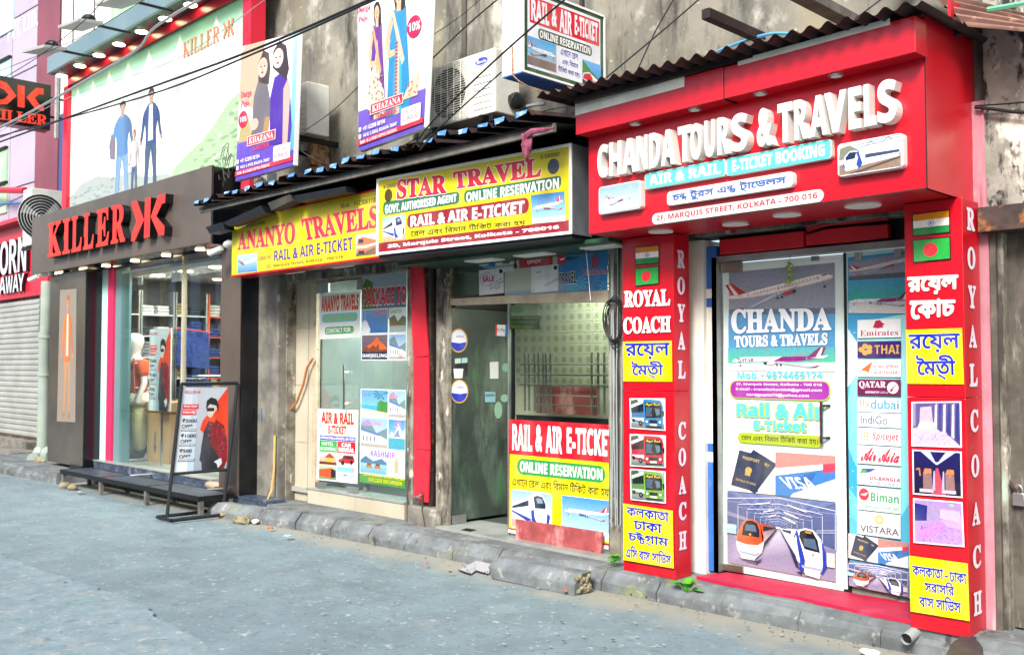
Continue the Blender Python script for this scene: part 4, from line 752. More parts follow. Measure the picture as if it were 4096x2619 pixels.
MB().box(-13.9, -9.86, 5.50, 5.55, .0, .08).ob('recess_kerb', 'concrete', None); tag(bpy.data.objects['recess_kerb'], 'low rough concrete edge in the shade under the steel step bench', 'kerb')
for (px_, py_, sc, lb) in ((243, 1952, .07, 'small stone under the left end of the steel bench'), (275, 1960, .06, 'second small stone just right of the bench leg')):
    p = atZ(px_, py_, 0); tag(MB().blob((p.x, p.y + .05, .03), (sc * 1.5, sc, sc * .8), px_, 2, .3).ob('stone', 'stone_rough', smooth=True), lb, 'stone')
# free-standing poster frame
sb = thing('poster_stand', 'black tubular frame stand holding a jacket poster with discount prices', 'sign stand', (-9.9, 5.0, 0))
fst = Frame((-9.76, 0), U=(0, 1, 0)); uF0, uF1 = fst.uv(668, 2062)[0], fst.uv(893, 2037)[0]
zt = fst.uv(726, 1535)[1]; uL = fst.uv(726, 1535)[0]; uR = fst.uv(950, 1545)[0]; zt2 = fst.uv(950, 1545)[1]
PL = [fst.w(uF0, .05), fst.w(uL, zt)]; PR = [fst.w(uF1, .05), fst.w(uR, zt)]
MB().tube(PL, .019, 8).ob('leg', 'rubber', sb); MB().tube(PR, .019, 8).ob('leg', 'rubber', sb)
MB().tube([PL[1], PR[1]], .019, 8).ob('top_bar', 'rubber', sb)
zb_ = fst.uv(690, 1895)[1]; fL_ = (zb_ - .05) / (zt - .05); pa, pb = PL[0].lerp(PL[1], fL_), PR[0].lerp(PR[1], fL_); MB().tube([pa, pb], .016, 8).ob('lower_bar', 'rubber', sb)
ft = [fst.w(uF0 - .03, .035, .17), fst.w(uF1 + .05, .035, .17), fst.w(uF1 + .05, .035, -.17), fst.w(uF0 - .03, .035, -.17), fst.w(uF0 - .03, .035, .17)]
for a, c in zip(ft, ft[1:]): MB().tube([a, c], .018, 4).ob('foot_bar', 'steel_dark', sb)
Aq = Art(fst, None, .0, PRINTC); Bp = Aq.Q((733, 1548), (912, 1548), (912, 1883), (698, 1893)); bq = [Bp(0, 1), Bp(1, 1), Bp(1, 0), Bp(0, 0)]
Aq.parent = MB().prism(fst, bq[::-1], -.02, -.002).ob('board', 'white_gloss', sb); killer_poster(Aq, Bp)
# ---------------------------------------------------------------- billboard, canopy
bb = thing('billboard', 'large backlit style billboard of three walking figures before green hills', 'billboard', (-12, 5.5, 3.85))
fb = FY(5.5); ub0, ub1 = XY(268, 5.5), XY(975, 5.5); zb0, zb1 = 3.84, 5.72
fbk = MB().box(ub0, ub1, 5.5, 5.62, zb0, zb1).ob('board', 'white_gloss', bb)
uR2 = fb.uv(1022, 200)[0]
MB().box(ub0 - .03, uR2, 5.45, 5.6, zb1, zb1 + .12).ob('frame', 'red_frame', bb); MB().box(ub1, uR2, 5.44, 5.62, zb0 - .35, zb1).ob('frame', 'red_frame', bb); MB().box(ub0 - .16, ub0, 5.44, 5.6, zb0, zb1).ob('frame', 'red_frame', bb)
Ab = Art(fb, fbk, .003, PRINTC, .00008); Ab.new('landscape_lamp_cone_print'); Bb = lambda x, y: (ub0 + (ub1 - ub0) * x, zb0 + (zb1 - zb0) * y)
Ab.rect(Bb, 0, 0, 1, .62, '#f6faf8'); Ab.poly(Bb, [(0, .62), (1, .62), (1, 1), (0, 1)], '', ['#f4faf6', '#f4faf6', '#7cd0a0', '#8cd8ac'])
for i, x in enumerate((.045, .155, .265, .385, .51, .68, .86)):  # pale cones of lamp light painted into the print below the downlights
    Ab.poly(Bb, [(x - .055, .62), (x - .030, .84), (x, .97), (x + .030, .84), (x + .055, .62)], '', ['#f4faf6', '#f2faf4', '#e8f8ec', '#f2faf4', '#f4faf6'])
Ab.poly(Bb, [(.62, .0), (.66, .10), (.72, .16), (.80, .22), (.86, .30), (.92, .40), (1, .46), (1, 0)], '#a4c49c'); Ab.poly(Bb, [(0, 0), (0, .12), (.08, .20), (.2, .22), (.3, .17), (.42, .16), (.5, .10), (.62, .08), (.7, 0)], '#a8b4b0')
rn = random.Random(4); Ab.step = .00003
for i in range(330):
    x = rn.random(); y = rn.random() * .42
    if x > .64 and y < (x - .62) * 1.1: Ab.ell(Bb, x, y, .012, .009, rn.choice(['#8cb084', '#b4ccaa', '#9cbc90', '#c4d4b8', '#88a888']), 7)
    elif x < .5 and y < .17: Ab.ell(Bb, x, y, .012, .007, rn.choice(['#98a8a4', '#b4c0bc', '#8c9c9c']), 7)
Ab.step = .00008; Ab.new('figure_print')
person_print(Ab, sub(Bb, .275, -.02, .44, .70), '#5a86b8', '#7ca0c4', '#b49888', '#4a4444', '#8a8078'); Ab.poly(sub(Bb, .275, -.02, .44, .70), [(.0, .60), (.1, .72), (.24, .62), (.22, .44), (.05, .46)], '#7a7486')
person_print(Ab, sub(Bb, .46, -.02, .60, .70), '#3c5484', '#4a5c78', '#b49888', '#3c3636', '#78706c'); Ab.poly(sub(Bb, .46, -.02, .60, .70), [(.40, .50), (.43, .84), (.57, .84), (.60, .50)], '#dce8ec')
person_print(Ab, sub(Bb, .40, -.02, .47, .46), '#c8c4c4', '#54688c', '#c0a090', '#503c38', '#887c78', hat='#c85c58')
Ab.new('lettering'); Ab.text(Bb, 'KILLER', 'serif', '#e0805c', .70, .80, .88, .90); logo_k(Ab, sub(Bb, .895, .80, .945, .90), '#e0805c'); Ab.flush()
cn = thing('canopy', 'grey green metal canopy with round downlights above the billboard', 'canopy', (-12.5, 5.3, 5.84))
cu0 = XY(171, 5.18)
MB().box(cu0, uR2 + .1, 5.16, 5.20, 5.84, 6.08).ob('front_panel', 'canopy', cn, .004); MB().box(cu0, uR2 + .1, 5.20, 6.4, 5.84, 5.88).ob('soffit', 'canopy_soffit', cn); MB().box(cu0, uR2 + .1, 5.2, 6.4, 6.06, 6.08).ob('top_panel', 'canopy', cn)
for p in ((253, 305), (325, 265), (402, 223), (485, 180), (574, 130), (771, 23), (668, 78)):
    w = atZ(*p, 5.835); MB().tube([(w.x, 5.34, 5.845), (w.x, 5.34, 5.825)], .075, 16).ob('downlight', 'lamp_warm', cn)
    MB().tube([(w.x, 5.34, 5.85), (w.x, 5.34, 5.832)], .095, 16).ob('lamp_ring', 'chrome', cn)
def flood(px_, py_, z, lb, yaw=0, w=.5):
    p = atY(px_, py_, 4.6); t = thing('floodlight', lb, 'floodlight', p); f = Frame((p.x, p.y), yaw)
    b = MB(); V = [f.w(a, p.z + c, d) for a, d, c in ((-w / 2, .16, 0), (w / 2, .16, -.02), (w / 2, -.16, .03), (-w / 2, -.16, .05))]; b.add(V + [v + Vector((0, 0, .04)) for v in V], [(0, 1, 2, 3), (7, 6, 5, 4), (0, 4, 5, 1), (1, 5, 6, 2), (2, 6, 7, 3), (3, 7, 4, 0)]); b.ob('housing', 'grey_box', t, .005)
    MB().blob((p.x + .1, p.y + .05, p.z + .09), (.12, .08, .06), 2, 2, .2).ob('gear', 'steel_dark', t, smooth=True)
    MB().tube([(p.x + .05, p.y + .05, p.z + .06), (p.x + .1, 5.18, p.z + .05)], .018).ob('arm', 'steel_dark', t)
flood(322, 112, 0, 'flat grey floodlight on an arm over the middle of the canopy', .1); flood(178, 212, 0, 'flat grey floodlight at the left end of the canopy', .2); flood(480, 20, 0, 'grey floodlight over the canopy, topmost and furthest right', .1)
# upper floor of the garment shop above the canopy
uf = thing('upper_storey', 'cream upper storey with green glass and plants above the canopy', 'building', (-12, 6.4, 6.08))
MB().box(XY(222, 6.4), -9.9, 6.4, 6.6, 6.0, 9).ob('wall', 'cream_wall', uf); MB().box(XY(418, 6.35), XY(640, 6.35), 6.36, 6.395, 6.15, 8.8).ob('window_pane', 'green_glass', uf)
for x_ in (265, 350): MB().box(XY(x_, 6.38), XY(x_, 6.38) + .02, 6.38, 6.40, 6.1, 9).ob('panel_joint', 'joint', uf)
MB().box(XY(222, 6.38), XY(418, 6.38), 6.385, 6.40, 6.98, 7.0).ob('panel_joint', 'joint', uf)
for i in range(5):
    bsh = MB(); rn = random.Random(i + 30); X = XY(300 + i * 65, 6.2)
    for k_ in range(90):
        c = Vector((X + rn.gauss(0, .16), 6.2 + rn.gauss(0, .05), 6.12 + abs(rn.gauss(0, .14)))); a = rn.random() * 6.28; d = Vector((math.cos(a), .3 * math.sin(a), rn.uniform(.1, 1))) * .06; e = d.cross(Vector((0, 1, .3))).normalized() * .018; bsh.add([c, c + d * .5 + e, c + d, c + d * .5 - e], [(0, 1, 2, 3)])
    tag(bsh.ob('potted_plant', 'leaf_yellow'), 'yellow green leafy plant on the ledge above the canopy, ' + ['furthest left', 'second from the left', 'middle one', 'second from the right', 'furthest right'][i], 'plant', 'plants above the canopy')
# projecting blade sign
bs = thing('blade_sign', 'black box sign with glowing red emblem projecting at the left edge', 'sign', (-16, 5.3, 5.3))
fx = Frame((-16, 0), U=(0, 1, 0)); MB().box(-16.25, -16, 4.5, 5.66, 5.31, 6.03).ob('box', 'black_gloss', bs, .01)
A_ = Art(fx, bs, .004); A_.new('emblem')
for pts in ([(0, 322), (28, 334), (66, 385), (28, 418), (0, 418), (0, 400), (18, 396), (34, 380), (16, 360), (0, 352)], [(70, 340), (98, 346), (98, 432), (70, 428)], [(174, 356), (144, 352), (105, 390), (140, 436), (174, 446), (174, 424), (158, 420), (138, 392), (155, 378), (174, 380)]): A_.poly(A_.P, pts, '#ff4028')
A_.new('lettering'); A_.text(A_.Q((-45, 432), (188, 463), (188, 503), (-45, 470)), 'KILLER', 'slab', '#ff3c28'); A_.flush()
for y_ in (.1, .4): MB().tube([(-16.1, 5.66, 5.45 + y_), (-16.1, 5.95, 5.45 + y_)], .02).ob('bracket', 'steel_dark', bs)
MB().tube([(-16.0, 5.75, 5.2), (-16.0, 5.75, 6.2)], .035).ob('mast', 'grey_box', bs)
# ================================================================== purple office building behind
pb_ = thing('office_building', 'lilac panelled office building with maroon strip at the far left', 'building', (-19, 6.6, 0)); fo = Frame((XY(240, 6.6), 6.6), rad(3)); yv = lambda x, y: fo.uv(x, y)
def opanel(name, m, a, c, z0, z1, d=0): MB().obox(fo, yv(a, 500)[0], yv(c, 500)[0], z0, z1, -.2, d).ob(name, m, pb_)
opanel('maroon_strip', 'clad_maroon', 143, 232, 2.5, 11); opanel('navy_strip', 'clad_navy', 233, 262, 2.5, 11, -.02)
zs = [2.6, 4.0, 5.05, 6.15, 7.25, 8.4, 11]
for i, (z0, z1) in enumerate(zip(zs, zs[1:])):
    for a, c in ((-420, -160), (-158, 42), (44, 142)): opanel('wall_panel', 'clad_purple', a, c, z0 + .015, z1 - .015, .0)
opanel('joint_backing', 'joint', -420, 142, 2.6, 11, -.03)
for (x0_, y0_, x1_, y1_) in ((-60, 0, 58, 118), (-60, 292, 46, 330), (-60, 632, 30, 760), (-60, 765, 30, 850)):
    a = yv(x0_, y0_); c = yv(x1_, y1_); w = MB().obox(fo, a[0], c[0], min(a[1], c[1]), max(a[1], c[1]), .002, .03).ob('window', 'green_glass' if y0_ > 600 else 'cyan_panel', pb_)
    MB().obox(fo, a[0], c[0], max(a[1], c[1]), max(a[1], c[1]) + .06, .002, .06).ob('window_head', 'black', pb_)
Ao = Art(fo, pb_, .006); Ao.new('lettering'); Ao.text(Ao.Q((33, 92), (152, 38), (152, 100), (33, 172)), 'PVT. LTD.', 'bold', '#f4f4f6'); Ao.flush()
# ================================================================== snack shop at the far left
sn = thing('snack_shop', 'small shuttered shop with a red sign at the far left', 'shop', (-19, 6.5, 0))
MB().box(-24, XY(175, 6.5), 6.5, 9, .0, 2.95).ob('wall', 'white_wall', sn); MB().box(XY(164, 6.4), XY(175, 6.4), 6.36, 6.5, .1, 2.9).ob('jamb', 'concrete', sn); MB().box(-24, XY(180, 6.4), 6.1, 6.5, .0, .29).ob('step', 'concrete', sn, .01); MB().box(-24, XY(190, 6.2), 5.6, 6.1, .0, .17).ob('step', 'concrete', sn, .01)
MB().box(-24, XY(195, 6.6), 6.6, 7.2, 4.2, 4.75).ob('parapet', 'concrete', sn)
sh = thing('roller_shutter', 'closed ribbed grey roller shutter at the far left', 'shutter', (-19, 6.4, .3)); b = 0
nsl = 25
for i in range(nsl):
    z0 = .32 + i * 2.5 / nsl; MB().add([(-22, 6.40, z0), (-22, 6.375, z0 + .03), (-22, 6.375, z0 + .075), (-22, 6.40, z0 + .098), (XY(158, 6.4), 6.40, z0), (XY(158, 6.4), 6.375, z0 + .03), (XY(158, 6.4), 6.375, z0 + .075), (XY(158, 6.4), 6.40, z0 + .098)], [(0, 1, 5, 4), (1, 2, 6, 5), (2, 3, 7, 6)]).ob('slat', 'shutter', sh)
MB().box(-22, XY(160, 6.4), 6.36, 6.41, .27, .32).ob('bottom_rail', 'iron_rust', sh)
sg = thing('takeaway_sign', 'red sign with silver raised letters above the shutter', 'sign', (-19, 6.2, 2.9)); fsg = FY(6.35)
MB().box(-24, fsg.uv(190, 1100)[0], 6.35, 6.5, 2.88, 4.25).ob('board', 'red_frame', sg); MB().box(-24, fsg.uv(195, 900)[0], 6.15, 6.5, 4.25, 4.32).ob('hood', 'red_frame', sg)
M('silver_letter', '#c8c8cc', rough=.3); u = lambda x, y=1000: fsg.uv(x, y, .05)[0]
for txt, xs_, z0, z1 in (('CORN', (-38, 2, 5, 38, 42, 74, 77, 110), 3.34, 3.98), ('AWAY', (4, 30, 30, 58, 58, 82, 80, 103), 2.98, 3.30)):
    raised_text(fsg, txt, 'bold', [(u(xs_[2 * i]), z0, u(xs_[2 * i + 1]), z1) for i in range(4)], sg, 'silver_letter', 'letter_side', .07)
def ac_unit(name, label, fr, u0, v0, w, h, dep, group='air conditioner outdoor units', badge=False, rings=False):
    t = thing(name, label, 'air conditioner', fr.w(u0 + w / 2, v0, -dep / 2), group)
    cas = MB().obox(fr, u0, u0 + w, v0, v0 + h, -dep, 0).ob('casing', 'white_plastic', t, .012)
    cx, cz, R = u0 + w * .33, v0 + h * .5, h * .40
    fo_ = MB().prism(fr, [(cx + R * math.cos(i * math.pi / 14), cz + R * math.sin(i * math.pi / 14)) for i in range(28)], .001, .006).ob('fan_opening', 'rubber', t)
    fn = MB()
    for k_ in range(3):
        a = k_ * 2.094 + .4; fn.prism(fr, [(cx, cz), (cx + R * .85 * math.cos(a), cz + R * .85 * math.sin(a)), (cx + R * .9 * math.cos(a + .5), cz + R * .9 * math.sin(a + .5))], .007, .009)
    fn.ob('fan_blade', 'grey_box', fo_)
    g = MB()
    if rings:
        for r_ in range(1, 9):
            rr = R * r_ / 8; pts = [fr.w(cx + rr * math.cos(i * math.pi / 14), cz + rr * math.sin(i * math.pi / 14), .015) for i in range(29)]; g.tube(pts, .004, 4)
    else:
        nn = 26
        for i in range(nn): z = v0 + h * .04 + h * .92 * i / (nn - 1); g.tube([fr.w(u0 + w * .03, z, .012), fr.w(u0 + w * .63, z, .012)], .0035, 4)
        for i in range(7): x = u0 + w * .04 + w * .585 * i / 6; g.tube([fr.w(x, v0 + h * .03, .017), fr.w(x, v0 + h * .97, .017)], .003, 4)
    g.ob('grille', 'white_plastic', t)
    if not rings:
        for i in range(6): MB().obox(fr, u0 + w * .70, u0 + w * .95, v0 + h * (.10 + .10 * i), v0 + h * (.10 + .10 * i) + .006, .0, .006).ob('rib', 'white_plastic', cas)
    if badge:
        A = Art(fr, cas, .004); A.new('badge'); Bx = lambda x, y: (u0 + w * (.72 + .19 * x), v0 + h * (.78 + .13 * y)); A.ell(Bx, .5, .5, .5, .5, '#e8eef8'); A.ell(Bx, .5, .5, .47, .44, '#1c3cb0'); A.text(sub(Bx, .14, .28, .86, .76), 'Carrier', 'script', '#f4f6ff', off=.01); A.flush()
    for s_ in (.1, .8): MB().obox(fr, u0 + w * s_, u0 + w * s_ + .04, v0 - .05, v0 - .002, -dep - .2, .02).ob('bracket', 'steel_dark', t)
    return t
fl = Frame((-17.0, 0), U=(0, 1, 0)); a1 = fl.uv(126, 750); a2 = fl.uv(248, 1080)
ac_unit('air_conditioner', 'white outdoor unit with concentric ring grille at the left end of the fascia', fl, a1[0], a1[1] - .95, a2[0] - a1[0], .95, .38, rings=True)
a3 = atY(0, 770, 6.2); MB().tube([atY(-60, 760, 6.2), atY(100, 762, 6.2)], .06, 10).ob('red_pipe', 'red_frame'); tag(bpy.data.objects['red_pipe'], 'thick red horizontal pipe left of the ringed outdoor unit', 'pipe')
MB().tube([atY(-60, 818, 6.1), atY(100, 812, 6.1)], .02, 8).ob('blue_rail', 'blue_paint'); tag(bpy.data.objects['blue_rail'], 'thin blue rail left of the ringed outdoor unit', 'rail')
MB().tube([atY(-30, 840, 6.1), atY(100, 780, 6.1)], .015, 6).ob('stay_rod', 'alu'); tag(bpy.data.objects['stay_rod'], 'slanting pale stay rod beside the blue rail', 'rod')
# drain pipe with its bend
dp = thing('drain_pipe', 'pale green plastic drain pipe standing between shutter and column', 'pipe', (-16.4, 5.7, 0)); dx = XY(180, 5.75)
MB().tube([(dx + .06, 5.75, 2.95), (dx + .05, 5.75, 2.2), (dx, 5.75, 2.1), (dx, 5.75, .22)], .10, 14).ob('pipe', 'pvc', dp, smooth=True)
for z in (.3, 1.45, 2.05): MB().tube([(dx, 5.75, z), (dx, 5.75, z + .05)], .112, 14).ob('collar', 'pvc', dp, smooth=True)
MB().tube([(dx, 5.72, .28), (dx + .03, 5.66, .17), (dx + .15, 5.55, .15)], .11, 12).ob('elbow', 'pvc', dp, smooth=True)
p = atZ(203, 1845, .15); tag(MB().tube([(p.x - .1, p.y, .26), (p.x + .2, p.y - .02, .24)], [.12, .13], 14).ob('pipe_stub', 'pvc', smooth=True), 'short stub of pale pipe lying beside the drain pipe foot', 'pipe')
p = atZ(168, 1858, .1); tag(MB().blob((p.x, p.y, .16), (.16, .1, .08), 9, 2, .3).ob('stone', 'stone_rough', smooth=True), 'rough stone at the foot of the pale drain pipe', 'stone')
MB().tube([atY(170, 1182, 6.2), atY(178, 1180, 6.2)], .05).ob('cctv_camera', 'white_gloss'); tag(bpy.data.objects['cctv_camera'], 'white bulb shaped camera under the left end of the fascia', 'camera')
for i, (x_, y_, lb) in enumerate(((118, 1120, 'white security camera at the lower left end of the taupe fascia'), (838, 1014, 'white security camera under the right end of the taupe fascia'))):
    t = thing('security_camera', lb, 'camera', atY(x_, y_, 5.25)); p = atY(x_, y_, 5.25); MB().tube([p, p + Vector((.16, .06, .05))], [.035, .03], 10).ob('lens_tube', 'white_gloss', t, smooth=True); MB().blob(p + Vector((.22, .12, .09)), (.08, .07, .05), 1, 2, .1).ob('mount', 'white_plastic', t, smooth=True); MB().tube([p + Vector((.2, .1, .07)), p + Vector((.22, .2, .14))], .015).ob('arm', 'white_plastic', t)
bpy.data.objects.remove(bpy.data.objects['cctv_camera'])
# ================================================================== YELLOW SIGN + SHOP (second bay)
SB = {}
def signbox(name, label, fr, u0, u1, v0, v1, dep, mside, frame=.0, mframe='alu', bottom=None):
    t = thing(name, label, 'sign', fr.w((u0 + u1) / 2, v0))
    t['_b'] = 0; bxo = MB().obox(fr, u0, u1, v0, v1, -dep, 0).ob('box', mside, t, .003); SB[t.name] = bxo; del t['_b']
    if frame:
        for a in ((u0, u1, v0, v0 + frame), (u0, u1, v1 - frame, v1)): MB().obox(fr, *a, .001, .014).ob('frame', mframe, t, .002)
        for a in ((u0, u0 + frame), (u1 - frame, u1)): MB().obox(fr, a[0], a[1], v0 + frame, v1 - frame, .001, .014).ob('frame', mframe, t, .002)
    return t
M('yellow_side', '#c9b81c', '#bcaa18', 3, .4); M('sign_grey', '#8a8e94', '#6c7076', 3, .4, .3)
FA = FY(5.2)
ua, ub = FA.uv(928, 1000)[0], FA.uv(1560, 900)[0]
an = signbox('shop_sign', 'yellow sign box with red travel agency name, left of the framed yellow sign', FA, ua, ub, 2.56, 3.14, .22, 'yellow_side')
A = Art(FA, SB[an.name], .001); A.new('face_print'); A.rect(lambda x, y: (ua + (ub - ua) * x, 2.56 + .58 * y), 0, 0, 1, 1, '#e0cc10', '#d8c414'); MB().obox(FA, ua - .005, ub, 2.545, 2.562, -.2, .008).ob('edge_strip', 'red_panel', an); MB().obox(FA, ua - .005, ub, 3.14, 3.155, -.2, .008).ob('edge_strip', 'red_panel', an)
A.new('lettering')
A.text(A.Q((948, 915), (1180, 850), (1180, 930), (948, 1008)), 'x', 'bold', '#e0cc10') if 0 else None
A.text(A.Q((950, 923), (1302, 847), (1296, 970), (952, 1000)), '', 'slab', '#e02c3c') if 0 else None
A.text(A.Q((952, 930), (1180, 888), (1180, 972), (952, 1000)), 'ANANYO', 'slab', '#e02c40', out=.022, ocol='#f0a090'); A.text(A.Q((1206, 878), (1514, 822), (1512, 908), (1222, 962)), 'TRAVELS', 'slab', '#e02c40', out=.022, ocol='#f0a090')
A.text(A.Q((943, 901), (985, 893), (985, 907), (943, 914)), 'Mob.', 'bold', '#e8c0a0'); A.text(A.Q((984, 893), (1060, 880), (1060, 896), (984, 910)), ':9836534868', 'bold', '#1c1c22')
A.text(A.Q((1364, 815), (1512, 786), (1512, 808), (1364, 834)), 'Mob. : 9123061188', 'bold', '#2c2c32')
A.text(A.Q((1097, 1003), (1410, 948), (1412, 998), (1097, 1046)), 'RAIL & AIR E-TICKET', 'bold', '#4c2ca0', out=.0); A.text(A.Q((1034, 1024), (1088, 1016), (1088, 1034), (1034, 1044)), 'Contact For :', 'bold', '#5c5848')
A.text(A.Q((1067, 1060), (1373, 1020), (1373, 1036), (1067, 1076)), '2C, Marquis Street, Kolkata - 700 016', 'bold', '#4c4838')
A.new('picture_print'); Bq = A.Q((949, 1021), (1027, 1011), (1029, 1085), (951, 1093)); A.rect(Bq, 0, 0, 1, 1, '#3c84c8', '#b8dcf0'); A.poly(Bq, [(.2, .5), (.9, .75), (1, .72), (1, .6), (.3, .42)], '#e4eef6'); A.poly(Bq, [(0, .85), (.1, .75), (.42, .42), (.32, .42)], '#c82040'); A.poly(Bq, [(0, .7), (.05, .7), (.35, .42), (.28, .42)], '#26221c')
A.new('picture_print'); Bq = A.Q((1423, 942), (1512, 928), (1512, 1016), (1425, 1026)); A.rect(Bq, 0, 0, 1, 1, '#8c8c80', '#c8d8dc'); A.poly(Bq, [(0, 0), (0, .15), (1, .4), (1, 0)], '#6c5c50'); A.poly(Bq, [(.05, .2), (.1, .82), (.35, .88), (.9, .66), (1, .62), (1, .36), (.5, .2), (.4, .08), (.1, .1)], '#c87850'); A.poly(Bq, [(.08, .48), (.08, .36), (.45, .34), (1, .46), (1, .54), (.45, .48)], '#e8dcc4'); A.rect(Bq, .12, .6, .35, .78, '#28343c'); A.poly(Bq, [(.1, .1), (.12, .25), (.4, .22), (.4, .08)], '#3a3430'); A.flush()
M('soffit_dark', '#3a3833', '#282622', 4, .8); B1('soffit', 'soffit_dark', bld, ua + .05, -6.95, 5.24, 6.0, 2.60, 2.64)
for p in ((1165, 1086), (1368, 1063)):
    w = atZ(*p, 2.59); tag(MB().box(w.x - .16, w.x + .16, 5.5, 5.64, 2.575, 2.598).ob('soffit_lamp', 'lamp_white', None, .004), 'flat rectangular lamp under the yellow sign, ' + ('left one' if p[0] == 1165 else 'right one'), 'lamp', 'lamps under the yellow sign')
# tiled reveal and sill
Ys = 5.92; u = lambda p, Y=5.95: XY(p, Y)
t_l = thing('tiled_surround', 'cream tiled door surround and step of the second shop', 'door surround', (-8.8, 5.95, .15))
xa, xb, xc = u(1146, 5.86), u(1236, 5.95), u(1262, 5.95)
B1('backing', 'grout', t_l, xa, xb, 5.965, 6.2, .14, 2.62)
zt_ = [.15, .78, 1.40, 2.02, 2.62]
for a, c in zip(zt_, zt_[1:]): B1('tile', 'tile_cream', t_l, xa, xb - .003, 5.94, 5.97, a + .002, c - .002)
B1('jamb_tile', 'tile_cream', t_l, xb, xc, 5.95, 6.0, .3, 2.62)
xd = [u(1236, 5.9), u(1426, 5.9), u(1622, 5.9)]
for a, c in zip(xd, xd[1:]): B1('tile', 'tile_cream', t_l, a + .002, c - .002, 5.895, 5.93, .15, .295)
B1('sill', 'marble_white', t_l, xd[0] - .02, xd[2], 5.885, 6.15, .297, .315, bev=.003)
B1('timber_frame', 'wood_beige', t_l, u(1255, 5.96), u(1268, 5.96), 5.945, 6.0, .315, 2.6)
# interior of second shop
def shell(name, x0, x1, y0, y1, z0, z1, m, lab=None):
    b = MB(); b.box(x0, x1, y1, y1 + .05, z0, z1); b.box(x0 - .05, x0, y0, y1, z0, z1); b.box(x1, x1 + .05, y0, y1, z0, z1); b.ob(name, m, bld); B1('room_ceiling', m, bld, x0, x1, y0, y1, z1, z1 + .03); B1('room_floor', 'interior_dark', bld, x0, x1, y0, y1, z0 - .03, z0)
shell('room_wall', u(1268), u(1627), 6.02, 7.8, .3, 2.6, 'interior_green')
room_light(-8.0, 6.9, 2.55, 1.0, 1.0, 55, 'added_room_fill', (.95, 1, .97))  # fill light added to brighten the closed room, no fixture
dk = thing('counter', 'pale office counter and wall panels behind the second shop glass', 'counter', (-7.9, 7, .3)); B1('body', 'interior', dk, -8.3, -7.5, 6.9, 7.3, .3, 1.15, bev=.01); B1('top', 'wood_beige', dk, -8.35, -7.45, 6.85, 7.35, 1.15, 1.19); B1('board', 'paper', dk, -8.1, -7.75, 7.74, 7.78, 1.45, 1.8)
f95 = FY(5.95)
ad = thing('shop_door', 'glass shop door with two travel posters and steel corner patches, yellow sign shop', 'door', (u(1270), 5.95, .32))
dxa, dxb = u(1270), u(1446)
adp = B1('pane', GLASS, ad, dxa, dxb, 5.952, 5.964, .325, 2.46); B1('transom_bar', 'alu', ad, u(1268), u(1627), 5.94, 5.98, 2.57, 2.62); B1('head_rail', 'alu_brushed', ad, dxa + .02, dxb, 5.94, 5.975, 2.485, 2.51)
for (x0_, y0_, x1_, y1_) in ((1268, 1128, 1316, 1170), (1430, 1117, 1452, 1158), (1264, 1925, 1303, 1951), (1388, 1944, 1431, 1971)):
    a, c = f95.uv(x0_, y0_), f95.uv(x1_, y1_); MB().obox(f95, a[0], c[0], c[1], a[1], -.015, .012).ob('corner_patch', 'alu', ad, .002)
hp = [f95.w(*f95.uv(1392, 1458), .05), f95.w(*f95.uv(1392, 1636), .05)]; MB().tube(hp, .012, 8).ob('handle', 'chrome', ad)
for y_ in (1488, 1613): MB().tube([f95.w(*f95.uv(1392, y_), .05), f95.w(*f95.uv(1392, y_), 0)], .008).ob('handle_stud', 'chrome', ad)
A = Art(f95, adp, .004); A.new('poster_sheet'); B = A.Q((1280, 1177), (1443, 1165), (1440, 1349), (1279, 1357)); A.rect(B, 0, 0, 1, 1, '#f0f2f0'); A.text(B, 'ANANYO TRAVELS', 'heavy', '#e03020', .05, .62, .96, .94, out=.03, ocol='#b8b840'); A.rect(B, .06, .36, .94, .55, '#60d0e0', r=.5); A.text(B, 'PACKAGE TOUR', 'heavy', '#b8d030', .12, .39, .88, .52); A.rect(B, .14, .10, .86, .26, '#2fa048', r=.5); A.text(B, 'CONTACT FOR :', 'heavy', '#f4f4f0', .18, .13, .82, .23)
A.new('poster_sheet'); B = A.Q((1273, 1633), (1434, 1640), (1431, 1934), (1268, 1917)); A.rect(B, 0, 0, 1, 1, '#f2f4f2'); A.text(B, 'AIR & RAIL', 'heavy', '#d81c30', .10, .80, .90, .95, out=.03, ocol='#7cb060'); A.text(B, 'E-TICKET', 'heavy', '#d81c30', .28, .66, .72, .77, out=.03, ocol='#7cb060')
A.rect(B, .06, .565, .95, .63, '#1c2ca0'); A.text(B, 'INTERNATIONAL & DOMESTIC AIR TICKET', 'bold', '#fff', .08, .58, .93, .615); A.rect(B, .06, .40, .50, .56, '#28a040'); A.rect(B, .51, .40, .95, .56, '#d81c30'); A.text(B, 'HOTEL', 'bold', '#e0f0e0', .12, .49, .42, .54); A.text(B, 'BOOKING', 'bold', '#e0f0e0', .09, .42, .47, .47); A.text(B, 'CAR', 'heavy', '#fff', .62, .49, .84, .54); A.text(B, 'RENTAL', 'heavy', '#fff', .55, .42, .92, .475)
C = sub(B, .06, .22, .50, .39); A.rect(C, 0, 0, 1, 1, '#c88c34', '#bcc8d8'); A.poly(C, [(.3, .6), (.6, 1), (.9, .6)], '#a83c24'); A.rect(C, 0, .05, 1, .25, '#5c2c18'); A.rect(C, .35, .25, .85, .6, '#e0ac48')
C = sub(B, .52, .22, .94, .39); A.poly(C, [(.05, .3), (.05, .55), (.25, .62), (.35, .92), (.9, .92), (.98, .6), (.98, .35), (.6, .25)], '#b8202c'); A.poly(C, [(.3, .62), (.38, .85), (.88, .85), (.9, .62)], '#28343c'); A.ell(C, .3, .28, .1, .2, '#181818'); A.ell(C, .8, .35, .08, .18, '#181818')
